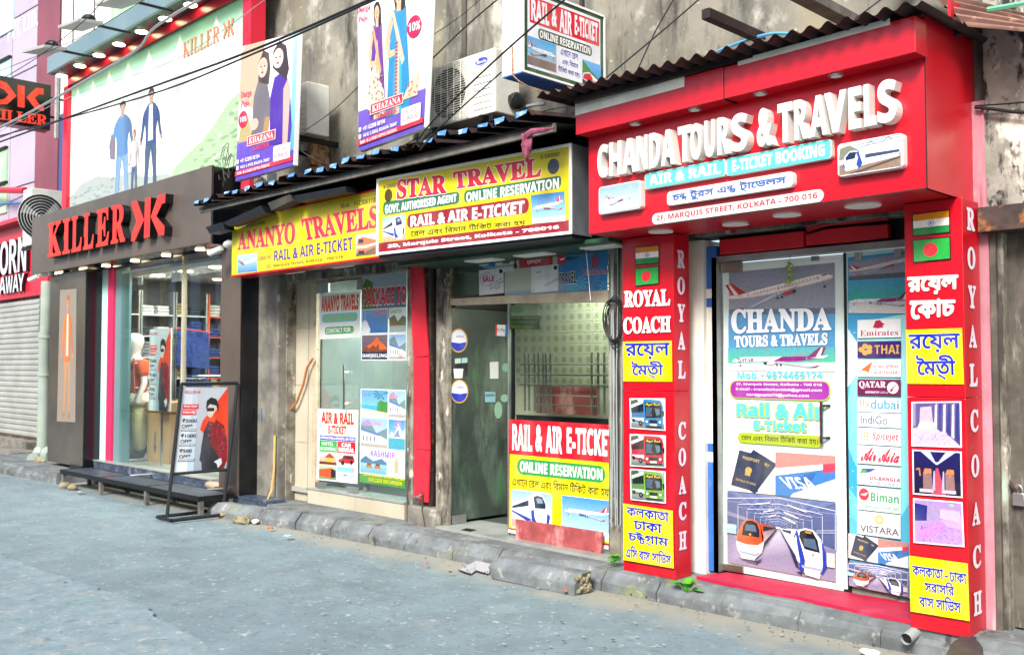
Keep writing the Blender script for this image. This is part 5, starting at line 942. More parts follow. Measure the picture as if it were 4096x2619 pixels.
C = sub(B, .06, .02, .50, .21); A.rect(C, 0, 0, 1, 1, '#6c8c5c', '#a8c8a8'); A.poly(C, [(0, .2), (0, .7), (.7, .85), (.95, .7), (.95, .2), (.7, .1)], '#c0502c'); A.poly(C, [(.7, .1), (.7, .8), (.95, .7), (.95, .2)], '#28202c')
C = sub(B, .52, .02, .94, .21); pic_sky(A, C, '#6cc0e8', '#d0ecf8'); pic_plane(A, sub(C, .05, .2, .95, .9)); A.flush()
fg_ = thing('window_graphic', 'tall fixed glass pane covered in package tour destination pictures', 'window', (u(1520), 5.95, .32))
fgp = B1('pane', GLASS, fg_, u(1449), u(1627), 5.952, 5.964, .317, 2.56); B1('patch', 'alu', fg_, u(1458), u(1472), 5.94, 5.95, .34, .39)
A = Art(f95, fgp, .003); B = A.Q((1449, 1090), (1627, 1072), (1622, 1990), (1440, 1962))
A.new('graphic_sheet'); A.rect(B, 0, .78, 1, .995, '#8aa0b0', '#a8b4bc'); A.poly(B, [(0, .78), (0, .93), (.1, .97), (.25, .95), (.3, .87), (.4, .80)], '#4f7434'); A.poly(B, [(.4, .85), (.7, .93), (1, .88), (1, .80), (.3, .80)], '#5c6f80'); A.rect(B, 0, .04, 1, .40, '#4f9440', '#7cb04c'); A.rect(B, 0, .04, 1, .11, '#3c8c34', '#50a03c')
A.new('lettering'); A.text(B, 'PACKAGE TO', 'black', '#f4f0f0', .03, .845, 1.0, .925); A.text(B, 'PACKAGE TO', 'heavy', '#d02834', .03, .848, 1.0, .922)
tiles = [(.02, .72, .60, .825, 'sea', 'ANDAMAN', .42, .80, '#d03040'), (.64, .72, 1.0, .825, 'hills', 'GANGTOK', .05, .80, '#48a040'), (.02, .60, .60, .71, 'sunpeak', 'DARJEELING', .03, .05, '#e8f0ff'), (.64, .60, 1.0, .71, 'town', 'DO', .6, .05, '#a04050'),
         (.02, .345, .62, .462, 'beach', 'GOA', .05, .72, '#243c98'), (.65, .345, 1.0, .462, 'town', 'SIMLA', .05, .72, '#c84c88'), (.02, .205, .62, .335, 'town', 'HIMACHAL', .03, .74, '#a85cc0'), (.65, .205, 1.0, .335, 'snow', 'LADA', .35, .76, '#a85cc0'), (.02, .085, .62, .195, 'lake', '', 0, 0, '#fff'), (.65, .085, 1.0, .195, 'pink', '', 0, 0, '#fff')]
for (x0_, y0_, x1_, y1_, k_, tx, tu, tv, cc) in tiles:
    A.new('picture_tile'); C = sub(B, x0_, y0_, x1_, y1_); A.rect(C, -.02, -.04, 1.02, 1.04, '#eef2f4'); pic_scene(A, C, k_)
    if tx: A.text(C, tx, 'bold', cc, tu, tv, min(.98, tu + .1 * len(tx)), tv + .18, out=.02 if tv > .3 else 0)
A.new('lettering'); A.text(B, 'KASHMIR', 'bold', '#8c4cb0', .26, .165, .80, .192, out=.015, ocol='#d8c8e8'); A.text(B, 'CORPORATE TOUR PACKA', 'bold', '#e0d820', .10, .072, 1.0, .089); A.text(B, 'COLLEGE EXCURSION', 'bold', '#e0d820', .22, .05, .95, .067); A.flush()
# electric box, hose, cable bits
B1('grey_pilaster_mark', 'blue_paint', bld, XY(1042, 5.70), XY(1045, 5.70), 5.712, 5.719, 1.0, 1.14)
tag(MB().tube([atY(1252, 1432, 5.9), atY(1228, 1470, 5.89), atY(1212, 1540, 5.89), atY(1186, 1610, 5.89), atY(1138, 1662, 5.86)], .013, 8).ob('hose', 'hose_brown', smooth=True), 'brown rubber hose hanging slantwise across the cream tiles', 'hose')
tag(MB().tube([atY(1100, 1740, 5.7), atY(1096, 1880, 5.69), atY(1086, 1960, 5.66), atY(1070, 2000, 5.6)], .013, 8).ob('hose', 'hose_yellow', smooth=True), 'yellow hose standing down the grey concrete pilaster to the kerb', 'hose')
p = atZ(1045, 1938, .19); tag(MB().blob((p.x, 5.6, .235), (.20, .07, .05), 4, 2, .25).ob('brick', 'brick', smooth=True), 'worn brick lying on the dark granite plinth', 'brick')
# red steel board between second and third shop
FR = FY(5.81); rb = thing('guide_board', 'tall red painted board standing between the two glass shops', 'board', (XY(1680, 5.81), 5.81, .3))
def qprism(fr, pts, d0, d1, name, m, parent, bev=.002): P = [fr.uv(*p) for p in pts]; return MB().prism(fr, P, d0, d1).ob(name, m, parent, bev)
M('red_board', '#d42a38', '#c02030', 3, .4, stains=(('#c8506c', 1.2, .5, .75, (1, 1, .5), .5), ('#8c2430', 14, .7, .78, (1, 1, 1), .7)))
qprism(FR, [(1637, 1056), (1690, 1048), (1713, 1424), (1652, 1426)], -.02, 0, 'upper_board', 'red_board', rb); qprism(FR, [(1652, 1429), (1713, 1427), (1717, 1800), (1656, 1792)], -.02, 0, 'middle_board', 'red_board', rb); qprism(FR, [(1656, 1795), (1717, 1803), (1711, 2010), (1656, 1994)], -.02, .002, 'lower_board', 'red_board', rb)
MB().tube([FR.w(*FR.uv(x_, y_), .006) for x_, y_ in ((1641, 1058), (1652, 1090), (1647, 1130), (1655, 1165), (1650, 1200))], .002, 4).ob('loose_wire', 'cable', rb)
MB().tube([FR.w(*FR.uv(1655, 1990), .02), FR.w(*FR.uv(1690, 1985), .05), FR.w(*FR.uv(1700, 1975), .04)], .012).ob('bolt', 'alu', rb); MB().tube([FR.w(*FR.uv(1697, 1965), .03), FR.w(*FR.uv(1700, 2040), .03), FR.w(*FR.uv(1712, 2105), .03)], .008).ob('bolt_rod', 'iron_rust', rb)
# ================================================================== FRAMED YELLOW SIGN + SHOP (third bay)
aS = math.atan2(.17, 2.1); FS = Frame((-6.79, 5.115), aS)
u1 = FS.uv(2290, 800)[0]; z0, z1 = 2.555, 3.215
ss_ = signbox('shop_sign', 'white framed yellow sign box with red agency name over the open glass shop', FS, 0, u1, z0, z1, .24, 'sign_grey', .022, 'white_gloss')
MB().obox(FS, .01, u1 - .01, z0 - .03, z0 - .003, -.24, -.01).ob('bottom_edge', 'black', ss_)
A = Art(FS, SB[ss_.name], .001); A.new('face_print'); g_ = lambda x, y: (.015 + (u1 - .03) * x, z0 + .015 + (z1 - z0 - .03) * y); A.rect(g_, 0, 0, 1, 1, '#dccc0a', '#d8c80c'); A.rect(g_, 0, .0, 1, .142, '#8c1c2c')
def ql(*p): return A.Q(*p)
A.new('label_plate')
A.rect(A.R((1538, 812), (1836, 806)), 0, 0, 1, 1, '#286850') if 0 else None
def plate(tl, tr, br, bl, col, r=.35): A.rect(A.Q(tl, tr, br, bl), 0, 0, 1, 1, col, r=r)
plate((1533, 808), (1838, 766), (1838, 814), (1533, 863), '#28684c'); plate((1857, 764), (2246, 702), (2244, 752), (1857, 812), '#28684c'); plate((1629, 860), (2116, 788), (2116, 852), (1629, 915), '#8c1c2c', .4)
A.new('lettering')
A.text(A.Q((1590, 722), (1784, 700), (1784, 772), (1590, 796)), 'STAR', 'slabx', '#d02038', out=.02, sh=('#6c4c10', .006, -.006)); A.text(A.Q((1814, 690), (2162, 632), (2162, 706), (1820, 756)), 'TRAVEL', 'slabx', '#d02038', out=.02, sh=('#6c4c10', .006, -.006))
A.text(A.Q((1535, 742), (1588, 732), (1588, 748), (1535, 756)), 'M : 8240385007', 'bold', '#2c2c3c'); A.text(A.Q((2163, 620), (2240, 608), (2240, 624), (2163, 638)), 'M : 8240385007', 'bold', '#2c2c3c')
A.text(A.Q((1541, 822), (1826, 776), (1826, 806), (1541, 856)), 'GOVT. AUTHORISED AGENT', 'heavy', '#f4f6f2'); A.text(A.Q((1866, 772), (2236, 712), (2236, 752), (1866, 808)), 'ONLINE RESERVATION', 'heavy', '#f4f6f2'); A.text(A.Q((1644, 866), (2098, 804), (2096, 852), (1644, 908)), 'RAIL & AIR E-TICKET', 'heavy', '#f8f4f4')
A.text(A.Q((1644, 918), (2102, 876), (2102, 902), (1644, 952)), 'রেল এবং বিমান টিকিট করা হয়', 'benb', '#181818'); A.text(A.Q((1552, 978), (2236, 900), (2236, 918), (1552, 996)), '2D, Marquis Street, Kolkata - 700016', 'black', '#f4eef0')
A.new('disc'); A.ell(A.Q((1539, 758), (1570, 754), (1570, 806), (1539, 812)), .5, .5, .5, .5, '#4a3c18'); A.new('disc'); A.ell(A.Q((2191, 638), (2238, 632), (2238, 694), (2191, 700)), .5, .5, .5, .5, '#3c4450')
A.new('picture_print'); B = A.Q((1532, 872), (1622, 856), (1622, 956), (1532, 968)); pic_train(A, B); A.new('picture_print'); B = A.Q((2124, 782), (2258, 766), (2264, 884), (2132, 896)); pic_sky(A, B, '#2c78b8', '#a8d4ec'); A.rect(B, 0, 0, 1, .18, '#d0dce4'); pic_plane(A, rot(sub(B, .05, .28, .95, .86), 8), tail='#c83040'); A.flush()
M('soffit_green', '#264a36', '#1c3a2a', 4, .5); gsof = B1('soffit', 'soffit_green', bld, -6.93, -4.50, 5.45, 5.97, 2.50, 2.53)
for i, (x_, y_) in enumerate(((1708, 1017), (1975, 1000), (2262, 968))):
    w = atZ(x_, y_, 2.49); tag(MB().box(w.x - .17, w.x + .17, 5.55, 5.70, 2.482, 2.499).ob('soffit_lamp', 'lamp_white', None, .004), 'flat rectangular lamp in the green soffit, ' + ('leftmost', 'middle', 'rightmost')[i] + ' of three', 'lamp', 'lamps in the green soffit')
# room behind
X0, X1 = XY(1790, 5.9), XY(2433, 5.9)
shell('room_wall', X0 - .15, X1 + .1, 5.98, 7.9, .17, 2.5, 'interior_dark')
room_light(-5.3, 6.35, 2.44, 1.0, .5, 26, 'added_room_fill', (1, .98, .9))  # added fill so the tiles behind the window show bright
# threshold slab
tag(MB().add([(-6.78, 5.765, .149), (-4.7, 5.70, .149), (-4.7, 6.3, .149), (-6.78, 6.3, .149), (-6.78, 5.765, .172), (-4.7, 5.70, .172), (-4.7, 6.3, .172), (-6.78, 6.3, .172)], [(3, 2, 1, 0), (4, 5, 6, 7), (0, 1, 5, 4), (1, 2, 6, 5), (2, 3, 7, 6), (3, 0, 4, 7)]).ob('threshold_slab', 'marble_white', bev=.003), 'pale marble threshold slab in front of the open doorway', 'doorstep')
tf = thing('door_frame', 'worn beige timber transom frame over the open doorway', 'door frame', (-5.8, 5.9, 2.15)); f9 = FY(5.9)
qprism(f9, [(1794, 1222), (1793, 1196), (2440, 1160), (2440, 1208), (2030, 1214)][::-1], -.05, .01, 'transom', 'wood_beige', tf); B1('side_post', 'peeling', tf, XY(1786, 5.9), XY(1798, 5.9), 5.88, 5.95, .17, 2.5)
tg = thing('transom_window', 'dusty glass above the doorway with faded airline poster and two sale notices', 'window', (-5.8, 5.92, 2.2))
tgp = B1('pane', GLASSG, tg, X0, X1, 5.92, 5.93, 2.24, 2.5)
A = Art(FY(5.915), tgp, .004, PRINTD); A.new('poster_sheet')
A.poly(A.P, [(1838, 1030), (2433, 985), (2433, 1165), (2020, 1185), (2020, 1090), (1950, 1080)], '', ['#2c70b0', '#3080bc', '#2c7cb8', '#98b8c0', '#a8b8b8', '#3070a8']); A.poly(A.P, [(2020, 1040), (2230, 1020), (2230, 1150), (2020, 1168)], '#b8bcac')
for cx_, cy_ in ((2327, 1130), (2420, 1150), (2290, 1160)):
    for k_ in range(9): a = k_ * .698; A.poly(A.P, [(cx_, cy_), (cx_ + 20 * math.cos(a - .15), cy_ + 24 * math.sin(a - .15)), (cx_ + 26 * math.cos(a), cy_ + 30 * math.sin(a)), (cx_ + 20 * math.cos(a + .15), cy_ + 24 * math.sin(a + .15))], '#58b4dc')
A.ell(A.P, 1935, 1052, 26, 12, '#c8d8e4'); A.new('logo_card')
A.rect(A.Q((1984, 1034), (2058, 1028), (2060, 1085), (1984, 1092)), 0, 0, 1, 1, '#d8dcd0'); A.poly(A.P, [(2000, 1036), (2022, 1048), (2048, 1036), (2040, 1054), (2016, 1056)], '#1c6c44'); A.text(A.Q((1986, 1060), (2058, 1053), (2058, 1070), (1986, 1076)), 'bangladesh', 'bold', '#22262c')
A.new('logo_card'); A.rect(A.Q((2079, 1034), (2213, 1020), (2213, 1060), (2079, 1074)), 0, 0, 1, 1, '#c01c30'); A.text(A.Q((2110, 1038), (2168, 1032), (2168, 1054), (2110, 1060)), 'spiceJet', 'ital', '#f0e8e8')
A.new('logo_card'); A.ell(A.P, 2250, 1036, 17, 21, '#d02030'); A.poly(A.P, [(2238, 1036), (2252, 1034), (2262, 1028), (2256, 1040), (2248, 1042)], '#f4f4f4'); A.text(A.Q((2269, 1028), (2316, 1022), (2316, 1034), (2269, 1042)), 'Biman', 'ital', '#1c3c3c')
for pts in ([(2368, 1060), (2372, 1020), (2384, 1010), (2382, 1030), (2396, 1024), (2398, 1042), (2386, 1046), (2398, 1056), (2390, 1072), (2372, 1070)], ): A.poly(A.P, pts, '#a04858')
A.text(A.Q((2334, 1078), (2433, 1070), (2433, 1096), (2334, 1102)), 'Emirates', 'serif', '#b83048', out=.015); A.text(A.Q((2238, 1096), (2308, 1086), (2308, 1132), (2238, 1136)), 'TRAVEL', 'heavy', '#1c2c3c', out=.03)
A.new('sale_notice'); B = A.Q((1918, 1082), (2016, 1072), (2018, 1172), (1920, 1182)); A.rect(B, 0, 0, 1, 1, '#dcdce0'); A.ell(B, .32, .62, .27, .28, '#d898a8'); A.ell(B, .32, .62, .24, .25, '#dcdce0'); A.text(B, 'SUPER', 'ital', '#2c2c34', .18, .74, .38, .79); A.text(B, 'SALE', 'black', '#c02848', .15, .52, .62, .72); A.ell(B, .90, .88, .07, .09, '#181a20')
A.text(rot(B, 28), 'UPTO 50% OFF', 'bold', '#489858', .35, .34, .95, .42); A.text(rot(B, 28), 'ON LEATHER', 'serif', '#2c2c34', .33, .22, .92, .30); A.text(rot(B, 28), 'BAGS', 'serif', '#b03850', .5, .10, .76, .18)
A.new('sale_notice'); B = A.Q((2127, 1068), (2236, 1057), (2237, 1164), (2128, 1172)); A.rect(B, 0, 0, 1, 1, '#dedfe0'); A.text(B, 'SUPER', 'ital', '#3c3c44', .18, .74, .38, .80); A.ell(B, .90, .88, .07, .08, '#181a20'); A.text(rot(B, 24), 'ON LEATHER', 'serif', '#5a5a44', .40, .22, .98, .30); A.text(rot(B, 6), 'SALE', 'bold', '#dcd0cc', .22, .5, .68, .68); A.flush()
# open glass leaf, swung inwards
fd = Frame((-6.74, 0), U=(0, 1, 0))
ol = thing('open_door', 'open dusty green glass door leaf with round airline stickers', 'door', (-6.74, 5.9, .17))
GM = M('door_glass_dirty', '#2c3530', '#3f4a42', 1.3, .3, stains=(('#6c8072', 2.6, .50, .68, (1, 1, .35), .75), ('#1c2422', 1.6, .52, .68, (1, 1, .5), .85), ('#3f7048', 3, .57, .68, (1, 1, .3), .8), ('#9aa898', 6, .64, .70, (1, 1, .3), .6)), spec=.6)
yE = fd.uv(2030, 1500)[0]; olp = MB().obox(fd, 5.93, yE, .20, 2.14, -.012, 0).ob('pane', GM, ol); a = fd.uv(1782, 2084), fd.uv(1846, 2100)
MB().obox(fd, 5.93, 6.10, .175, .25, -.02, .012).ob('corner_patch', 'alu', ol, .002); B1('closer_rail', 'steel_dark', ol, -6.77, -6.70, 5.93, yE, 2.14, 2.2)  # dark steel rail along the top of the leaf
A = Art(fd, olp, .004); A.new('round_sticker')
for (cx_, cy_) in ((1833, 1362), (1836, 1565)):
    A.new('round_sticker')
    A.ell(A.P, cx_, cy_, 36, 48, '#c89c48'); A.ell(A.P, cx_, cy_, 31, 42, '#d8dcf0'); A.poly(A.P, [(cx_ + 31 * math.cos(t), cy_ + 6 + 36 * math.sin(t)) for t in [i * math.pi / 10 for i in range(11)]], '#2438b0'); A.poly(A.P, [(cx_ - 34, cy_ - 2), (cx_ - 8, cy_ - 2), (cx_ + 34, cy_ + 4), (cx_ + 4, cy_ + 10), (cx_ - 26, cy_ + 6)], '#f0f4f8'); A.text(A.Q((cx_ - 10, cy_ - 20), (cx_ + 20, cy_ - 20), (cx_ + 20, cy_ - 13), (cx_ - 10, cy_ - 13)), 'US-BANGLA', 'ital', '#a83050')
A.new('notice_board'); A.poly(A.P, [(1790, 1436), (1870, 1430), (1868, 1500), (1790, 1506)], '#1c2428'); A.poly(A.P, [(1818, 1434), (1842, 1432), (1842, 1452), (1818, 1454)], '#a8c0b4'); A.poly(A.P, [(1845, 1432), (1868, 1430), (1868, 1450), (1845, 1452)], '#98bcb0'); A.poly(A.P, [(1812, 1474), (1852, 1474), (1848, 1512), (1816, 1514)], '#d0d4d4')
A.new('sticker'); A.poly(A.P, [(1980, 1298), (2026, 1300), (2026, 1345), (1980, 1342)], '#c8ccd0'); A.poly(A.P, [(1980, 1298), (1988, 1298), (1986, 1342), (1980, 1342)], '#c84040'); A.poly(A.P, [(2020, 1300), (2026, 1300), (2026, 1345), (2018, 1344)], '#3868b0'); A.text(A.Q((1988, 1312), (2018, 1312), (2018, 1328), (1988, 1328)), 'G Pay', 'med', '#3c4048')
A.poly(A.P, [(1957, 1448), (1992, 1446), (1992, 1514), (1958, 1514)], '#c8ccca'); A.poly(A.P, [(1938, 1566), (1980, 1568), (1980, 1608), (1938, 1608)], '#78a8b0'); A.text(A.Q((1942, 1574), (1976, 1574), (1976, 1588), (1942, 1588)), 'paytm', 'heavy', '#1c4470')
for cx_, cy_, rx, ry in ((2020, 1470, 14, 18), (1991, 1640, 16, 34), (2016, 1592, 16, 16)): A.ell(A.P, cx_, cy_, rx, ry, '#7ca890')
A.flush()
# fixed window with poster
W0 = XY(2036, 5.9); fw = thing('shop_window', 'fixed glass window with red and yellow rail and air ticket poster at its foot', 'window', (-5.4, 5.9, .17))
fwp = B1('pane', GLASSG, fw, W0, X1, 5.905, 5.915, .2, 2.16); B1('edge_post', 'alu', fw, W0 - .012, W0, 5.895, 5.925, .17, 2.16)
A = Art(FY(5.90), fwp, .002); B = A.Q((2037, 1676), (2436, 1698), (2436, 2190), (2033, 2124))
A.new('poster_sheet'); A.rect(B, 0, 0, 1, 1, '#e4d800'); A.rect(B, 0, .69, 1, 1, '#e01428'); A.rect(B, 0, 0, 1, .035, '#901c2c'); A.rect(B, 0, 0, .012, .7, '#a01c2c'); A.rect(B, .09, .52, .97, .66, '#289044', r=.5)
A.new('lettering'); A.text(B, 'RAIL', 'heavy', '#f8f4f4', .04, .735, .25, .955); A.text(B, '&', 'heavy', '#f8f4f4', .29, .745, .35, .955); A.text(B, 'AIR', 'heavy', '#f8f4f4', .395, .735, .555, .955); A.text(B, 'E-TICKET', 'heavy', '#f8f4f4', .605, .745, 1.05, .955)
A.text(B, 'ONLINE RESERVATION', 'heavy', '#f4f8f4', .125, .545, .94, .635); A.text(B, 'এখানে রেল এবং বিমান টিকিট করা হয়', 'benb', '#1c1a10', .04, .40, 1.0, .50)
A.new('picture_print'); A.rect(B, .03, .04, .46, .385, '#f0f0e0', r=.1); pic_train(A, sub(B, .035, .05, .455, .375)); A.new('picture_print'); A.rect(B, .555, .05, 1, .385, '#f0f0e0'); C = sub(B, .56, .055, 1.0, .38); pic_sky(A, C, '#3c8cc8', '#b8dcf0'); A.rect(C, 0, 0, 1, .2, '#dce8ee'); pic_plane(A, sub(C, .05, .40, 1.0, .85), tail='#c83040', eng='#2c50a0'); A.flush()
B1('bottom_strip', 'paper', fw, W0, X1, 5.89, 5.9, .2, .225)
# mirrored notice: street reflection built as a print behind the pane
A = Art(FY(5.935), fw, .002, PRINTD); A.new('reflected_notice'); B = A.Q((2038, 1222), (2160, 1216), (2160, 1318), (2038, 1314)); A.rect(B, 0, .55, 1, 1, '#c8c0a0'); A.ell(B, .25, .8, .2, .16, '#98a878'); A.ell(B, .7, .78, .2, .18, '#d8ccb0'); A.rect(B, 0, 0, 1, .55, '#3c4034')
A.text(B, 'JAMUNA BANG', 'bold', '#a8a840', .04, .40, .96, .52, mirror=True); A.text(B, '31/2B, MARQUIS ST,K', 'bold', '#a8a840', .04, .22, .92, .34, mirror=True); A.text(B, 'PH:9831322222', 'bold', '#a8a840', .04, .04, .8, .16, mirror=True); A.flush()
# street reflection built as solid tile wall, grille and planks behind the pane
tw = thing('reflected_tile_wall', 'flower patterned tile wall, street reflection built behind the dusty window', 'wall', (-5.2, 6.7, 1)); ftw = FY(6.7)
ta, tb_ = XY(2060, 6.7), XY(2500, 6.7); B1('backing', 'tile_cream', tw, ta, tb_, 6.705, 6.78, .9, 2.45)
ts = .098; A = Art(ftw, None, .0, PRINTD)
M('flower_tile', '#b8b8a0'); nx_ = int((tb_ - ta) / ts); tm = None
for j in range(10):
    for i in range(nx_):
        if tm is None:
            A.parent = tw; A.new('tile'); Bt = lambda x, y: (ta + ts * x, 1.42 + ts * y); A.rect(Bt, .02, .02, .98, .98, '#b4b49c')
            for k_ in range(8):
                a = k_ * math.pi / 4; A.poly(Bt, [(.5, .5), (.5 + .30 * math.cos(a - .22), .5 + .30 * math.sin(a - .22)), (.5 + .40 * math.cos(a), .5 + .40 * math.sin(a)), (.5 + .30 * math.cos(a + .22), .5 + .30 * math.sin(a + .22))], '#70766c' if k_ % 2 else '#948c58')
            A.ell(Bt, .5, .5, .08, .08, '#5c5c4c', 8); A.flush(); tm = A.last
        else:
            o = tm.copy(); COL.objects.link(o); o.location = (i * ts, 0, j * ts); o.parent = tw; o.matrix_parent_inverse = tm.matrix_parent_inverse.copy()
gr = thing('reflected_grille', 'dark iron railing with horizontal and upright bars, street reflection built behind the window', 'railing', (-5.3, 6.4, .9))
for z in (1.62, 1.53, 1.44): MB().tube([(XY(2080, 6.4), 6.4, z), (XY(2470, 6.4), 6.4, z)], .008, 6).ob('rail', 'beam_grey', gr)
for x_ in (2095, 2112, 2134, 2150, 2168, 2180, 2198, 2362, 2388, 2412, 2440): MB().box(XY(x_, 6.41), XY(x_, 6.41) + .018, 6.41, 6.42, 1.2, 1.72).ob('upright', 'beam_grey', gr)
wb = thing('reflected_planks', 'brown slatted wood panel below the railing, street reflection built behind the window', 'panel', (-5.2, 6.5, 1.1))
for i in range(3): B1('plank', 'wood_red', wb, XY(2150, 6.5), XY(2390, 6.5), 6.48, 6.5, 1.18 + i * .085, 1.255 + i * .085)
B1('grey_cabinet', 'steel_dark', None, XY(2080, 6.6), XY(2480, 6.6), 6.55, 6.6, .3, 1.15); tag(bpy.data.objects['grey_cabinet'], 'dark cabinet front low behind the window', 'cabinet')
# red board leaning at the window foot
qb = qprism(FY(5.84), [(2062, 2075), (2408, 2128), (2404, 2222), (2396, 2218), (2372, 2203), (2354, 2210), (2062, 2154)][::-1], -.02, .0, 'leaning_board', 'wood_red', None); tag(qb, 'worn dull red plank leaning against the foot of the poster window', 'board')
tag(qprism(FY(5.9), [(1845, 2118), (1868, 2110), (1906, 2116), (1882, 2124)], 0, .001, 'x', 'wet', None), 'x', 'x'); bpy.data.objects.remove(bpy.data.objects['x'])
w = [atZ(*p, .175) for p in ((1842, 2118), (1866, 2111), (1908, 2117), (1882, 2124))]; tag(MB().add(w, [(0, 1, 2, 3)]).ob('drain_cover', 'steel_dark'), 'small dark square cover on the marble threshold', 'cover')
# coiled cables on the post
cb = thing('cable_bundle', 'tangle of black cables hung on the post left of the red pillar', 'cables', (-4.75, 5.8, 2)); rn = random.Random(3)
for k_ in range(7):
    c = atY(2455 + rn.uniform(-8, 12), 1290 + rn.uniform(-14, 14), 5.78 - .006 * k_); rx, rz = rn.uniform(.06, .10), rn.uniform(.13, .19)
    MB().tube([c + Vector((rx * math.cos(a), .01 * math.sin(a * 2), rz * math.sin(a))) for a in [i * math.pi / 9 for i in range(19)]], .0045, 5).ob('coil', 'cable', cb)
for k_ in range(7):
    x_ = 2440 + k_ * 9; MB().tube([atY(x_ + rn.uniform(-6, 6), 960 + 0 * k_, 5.79), atY(x_ + rn.uniform(-9, 9), 1150, 5.78), atY(x_ + rn.uniform(-9, 9), 1500, 5.79), atY(x_ + rn.uniform(-5, 5), 2100, 5.79)], .006, 5).ob('drop_cable', rn.choice(['cable', 'cable_grey']), cb)
MB().tube([atY(2334, 940, 5.7), atY(2345, 1010, 5.7), atY(2355, 1120, 5.72), atY(2362, 1200, 5.72)], .003, 4).ob('string', 'white_gloss', cb)
tag(MB().tube([atY(2064, 1010, 5.6), atY(2060, 1040, 5.6), atY(2062, 1072, 5.6)], [.004, .004, .018], 6).ob('hanging_switch', 'cable'), 'small black switch hanging on a cord before the airline poster', 'switch')
# ================================================================== RED TRAVEL SHOP (right)
FC = Frame((-4.492, 5.228), rad(-2.92)); UW = 2.418; ZS = 2.526
cs = thing('shop_sign', 'big red cladding sign box with thick raised white letters and downlights', 'sign', (-3.3, 5.2, 2.5))
uj = FC.uv(2892, 300, .13)[0]
cfp = MB().obox(FC, 0, UW, ZS, 3.42, -.02, 0).ob('front_panel', 'red_panel', cs)
for a, c in ((.0, uj), (uj + .008, UW + .012)): MB().obox(FC, a, c, 3.21, 3.40 if a else 3.405, .002, .13).ob('cornice_panel', 'red_panel', cs, .002)
MB().obox(FC, uj - .002, uj + .010, 3.20, 3.40, .0, .128).ob('joint', 'black', cs)
MB().obox(FC, -.002, .95, 3.345, 3.425, .131, .134).ob('cornice_liner', 'white_plastic', cs); MB().obox(FC, 1.35, UW - .12, 3.385, 3.42, .131, .134).ob('cornice_liner', 'white_plastic', cs)
A = Art(FC, cs, .135); A.new('lettering'); A.text(A.Q((2524, 340), (2632, 322), (2632, 336), (2524, 354)), 'www.pratapbond.com', 'sans', '#3c4048'); A.flush()
MB().obox(FC, UW - .003, UW + .003, ZS, 3.205, .0005, .003).ob('joint', 'black', cs); MB().obox(FC, 0, UW, ZS - .004, ZS + .002, .0005, .003).ob('joint', 'sheet_under', cs)
# return side in two sheets and soffit
pb0 = FC.w(UW, ZS); XS = pb0.x
MB().box(XS - .02, XS, pb0.y + .004, 5.468, ZS, 3.44).ob('side_panel', 'red_panel', cs); MB().box(XS - .02, XS - .003, 5.472, 5.80, ZS + .003, 3.62).ob('side_panel', 'red_panel', cs); MB().box(XS - .03, XS - .006, 5.46, 5.48, ZS, 3.5).ob('joint', 'black', cs)
MB().add([tuple(FC.w(0, ZS, -.001)), tuple(FC.w(UW - .001, ZS, -.001)), (XS - .001, 5.74, ZS), (-4.49, 5.74, ZS)], [(0, 1, 2, 3)]).ob('soffit_panel', 'red_panel', cs)
MB().box(-4.492, -4.47, 5.25, 5.74, ZS + .001, 3.4).ob('side_panel', 'black', cs)
for x_, y_ in ((2542, 495), (2780, 437), (3042, 374), (3344, 301)):
    w = atZ(x_, y_, 3.208); c = Vector((w.x, w.y, 3.208)); MB().tube([c + Vector((0, 0, .004)), c - Vector((0, 0, .008))], .042, 18).ob('downlight_ring', 'alu', cs); MB().tube([c, c - Vector((0, 0, .010))], .028, 16).ob('downlight', 'lamp_white', cs)
for x_, y_ in ((2643, 925), (2942, 895), (3148, 858), (3452, 821)):
    w = atZ(x_, y_, ZS - .004); MB().tube([w + Vector((0, 0, .003)), w - Vector((0, 0, .008))], .085 if x_ < 3400 else .10, 24).ob('soffit_light', 'lamp_white', cs, smooth=False)
# thick letters
letters = [('C', 2388, 2430, 585, 700), ]
T1 = [('C', 2390, 2437), ('H', 2437, 2491), ('A', 2488, 2552), ('N', 2545, 2595), ('D', 2598, 2645), ('A', 2644, 2705), ('T', 2712, 2772), ('O', 2762, 2812), ('U', 2818, 2865), ('R', 2870, 2925), ('S', 2925, 2998), ('&', 3028, 3098), ('T', 3112, 3178), ('R', 3178, 3240), ('A', 3240, 3320), ('V', 3300, 3396), ('E', 3396, 3455), ('L', 3458, 3515), ('S', 3512, 3598)]
D = .07
top = lambda x: 578 + (x - 2390) * (322 - 578) / (3560 - 2390)
bot = lambda x: 706 + (x - 2390) * (500 - 706) / (3560 - 2390)
bx = []
za = sum(FC.uv(x, bot(x), D)[1] for x in (2400, 3000, 3500)) / 3; zb = sum(FC.uv(x, top(x), D)[1] for x in (2400, 3000, 3500)) / 3
for ch, a, c in T1: bx.append((FC.uv(a, 600, D)[0], za, FC.uv(c, 600, D)[0] - .012, zb))
raised_text(FC, ''.join(t[0] for t in T1), 'heavy', bx, cfp, 'white_letter', 'white_letter', D, off=.0)
M('aqua_face', '#6cd8d0', '#60ccc6', 3, .35)
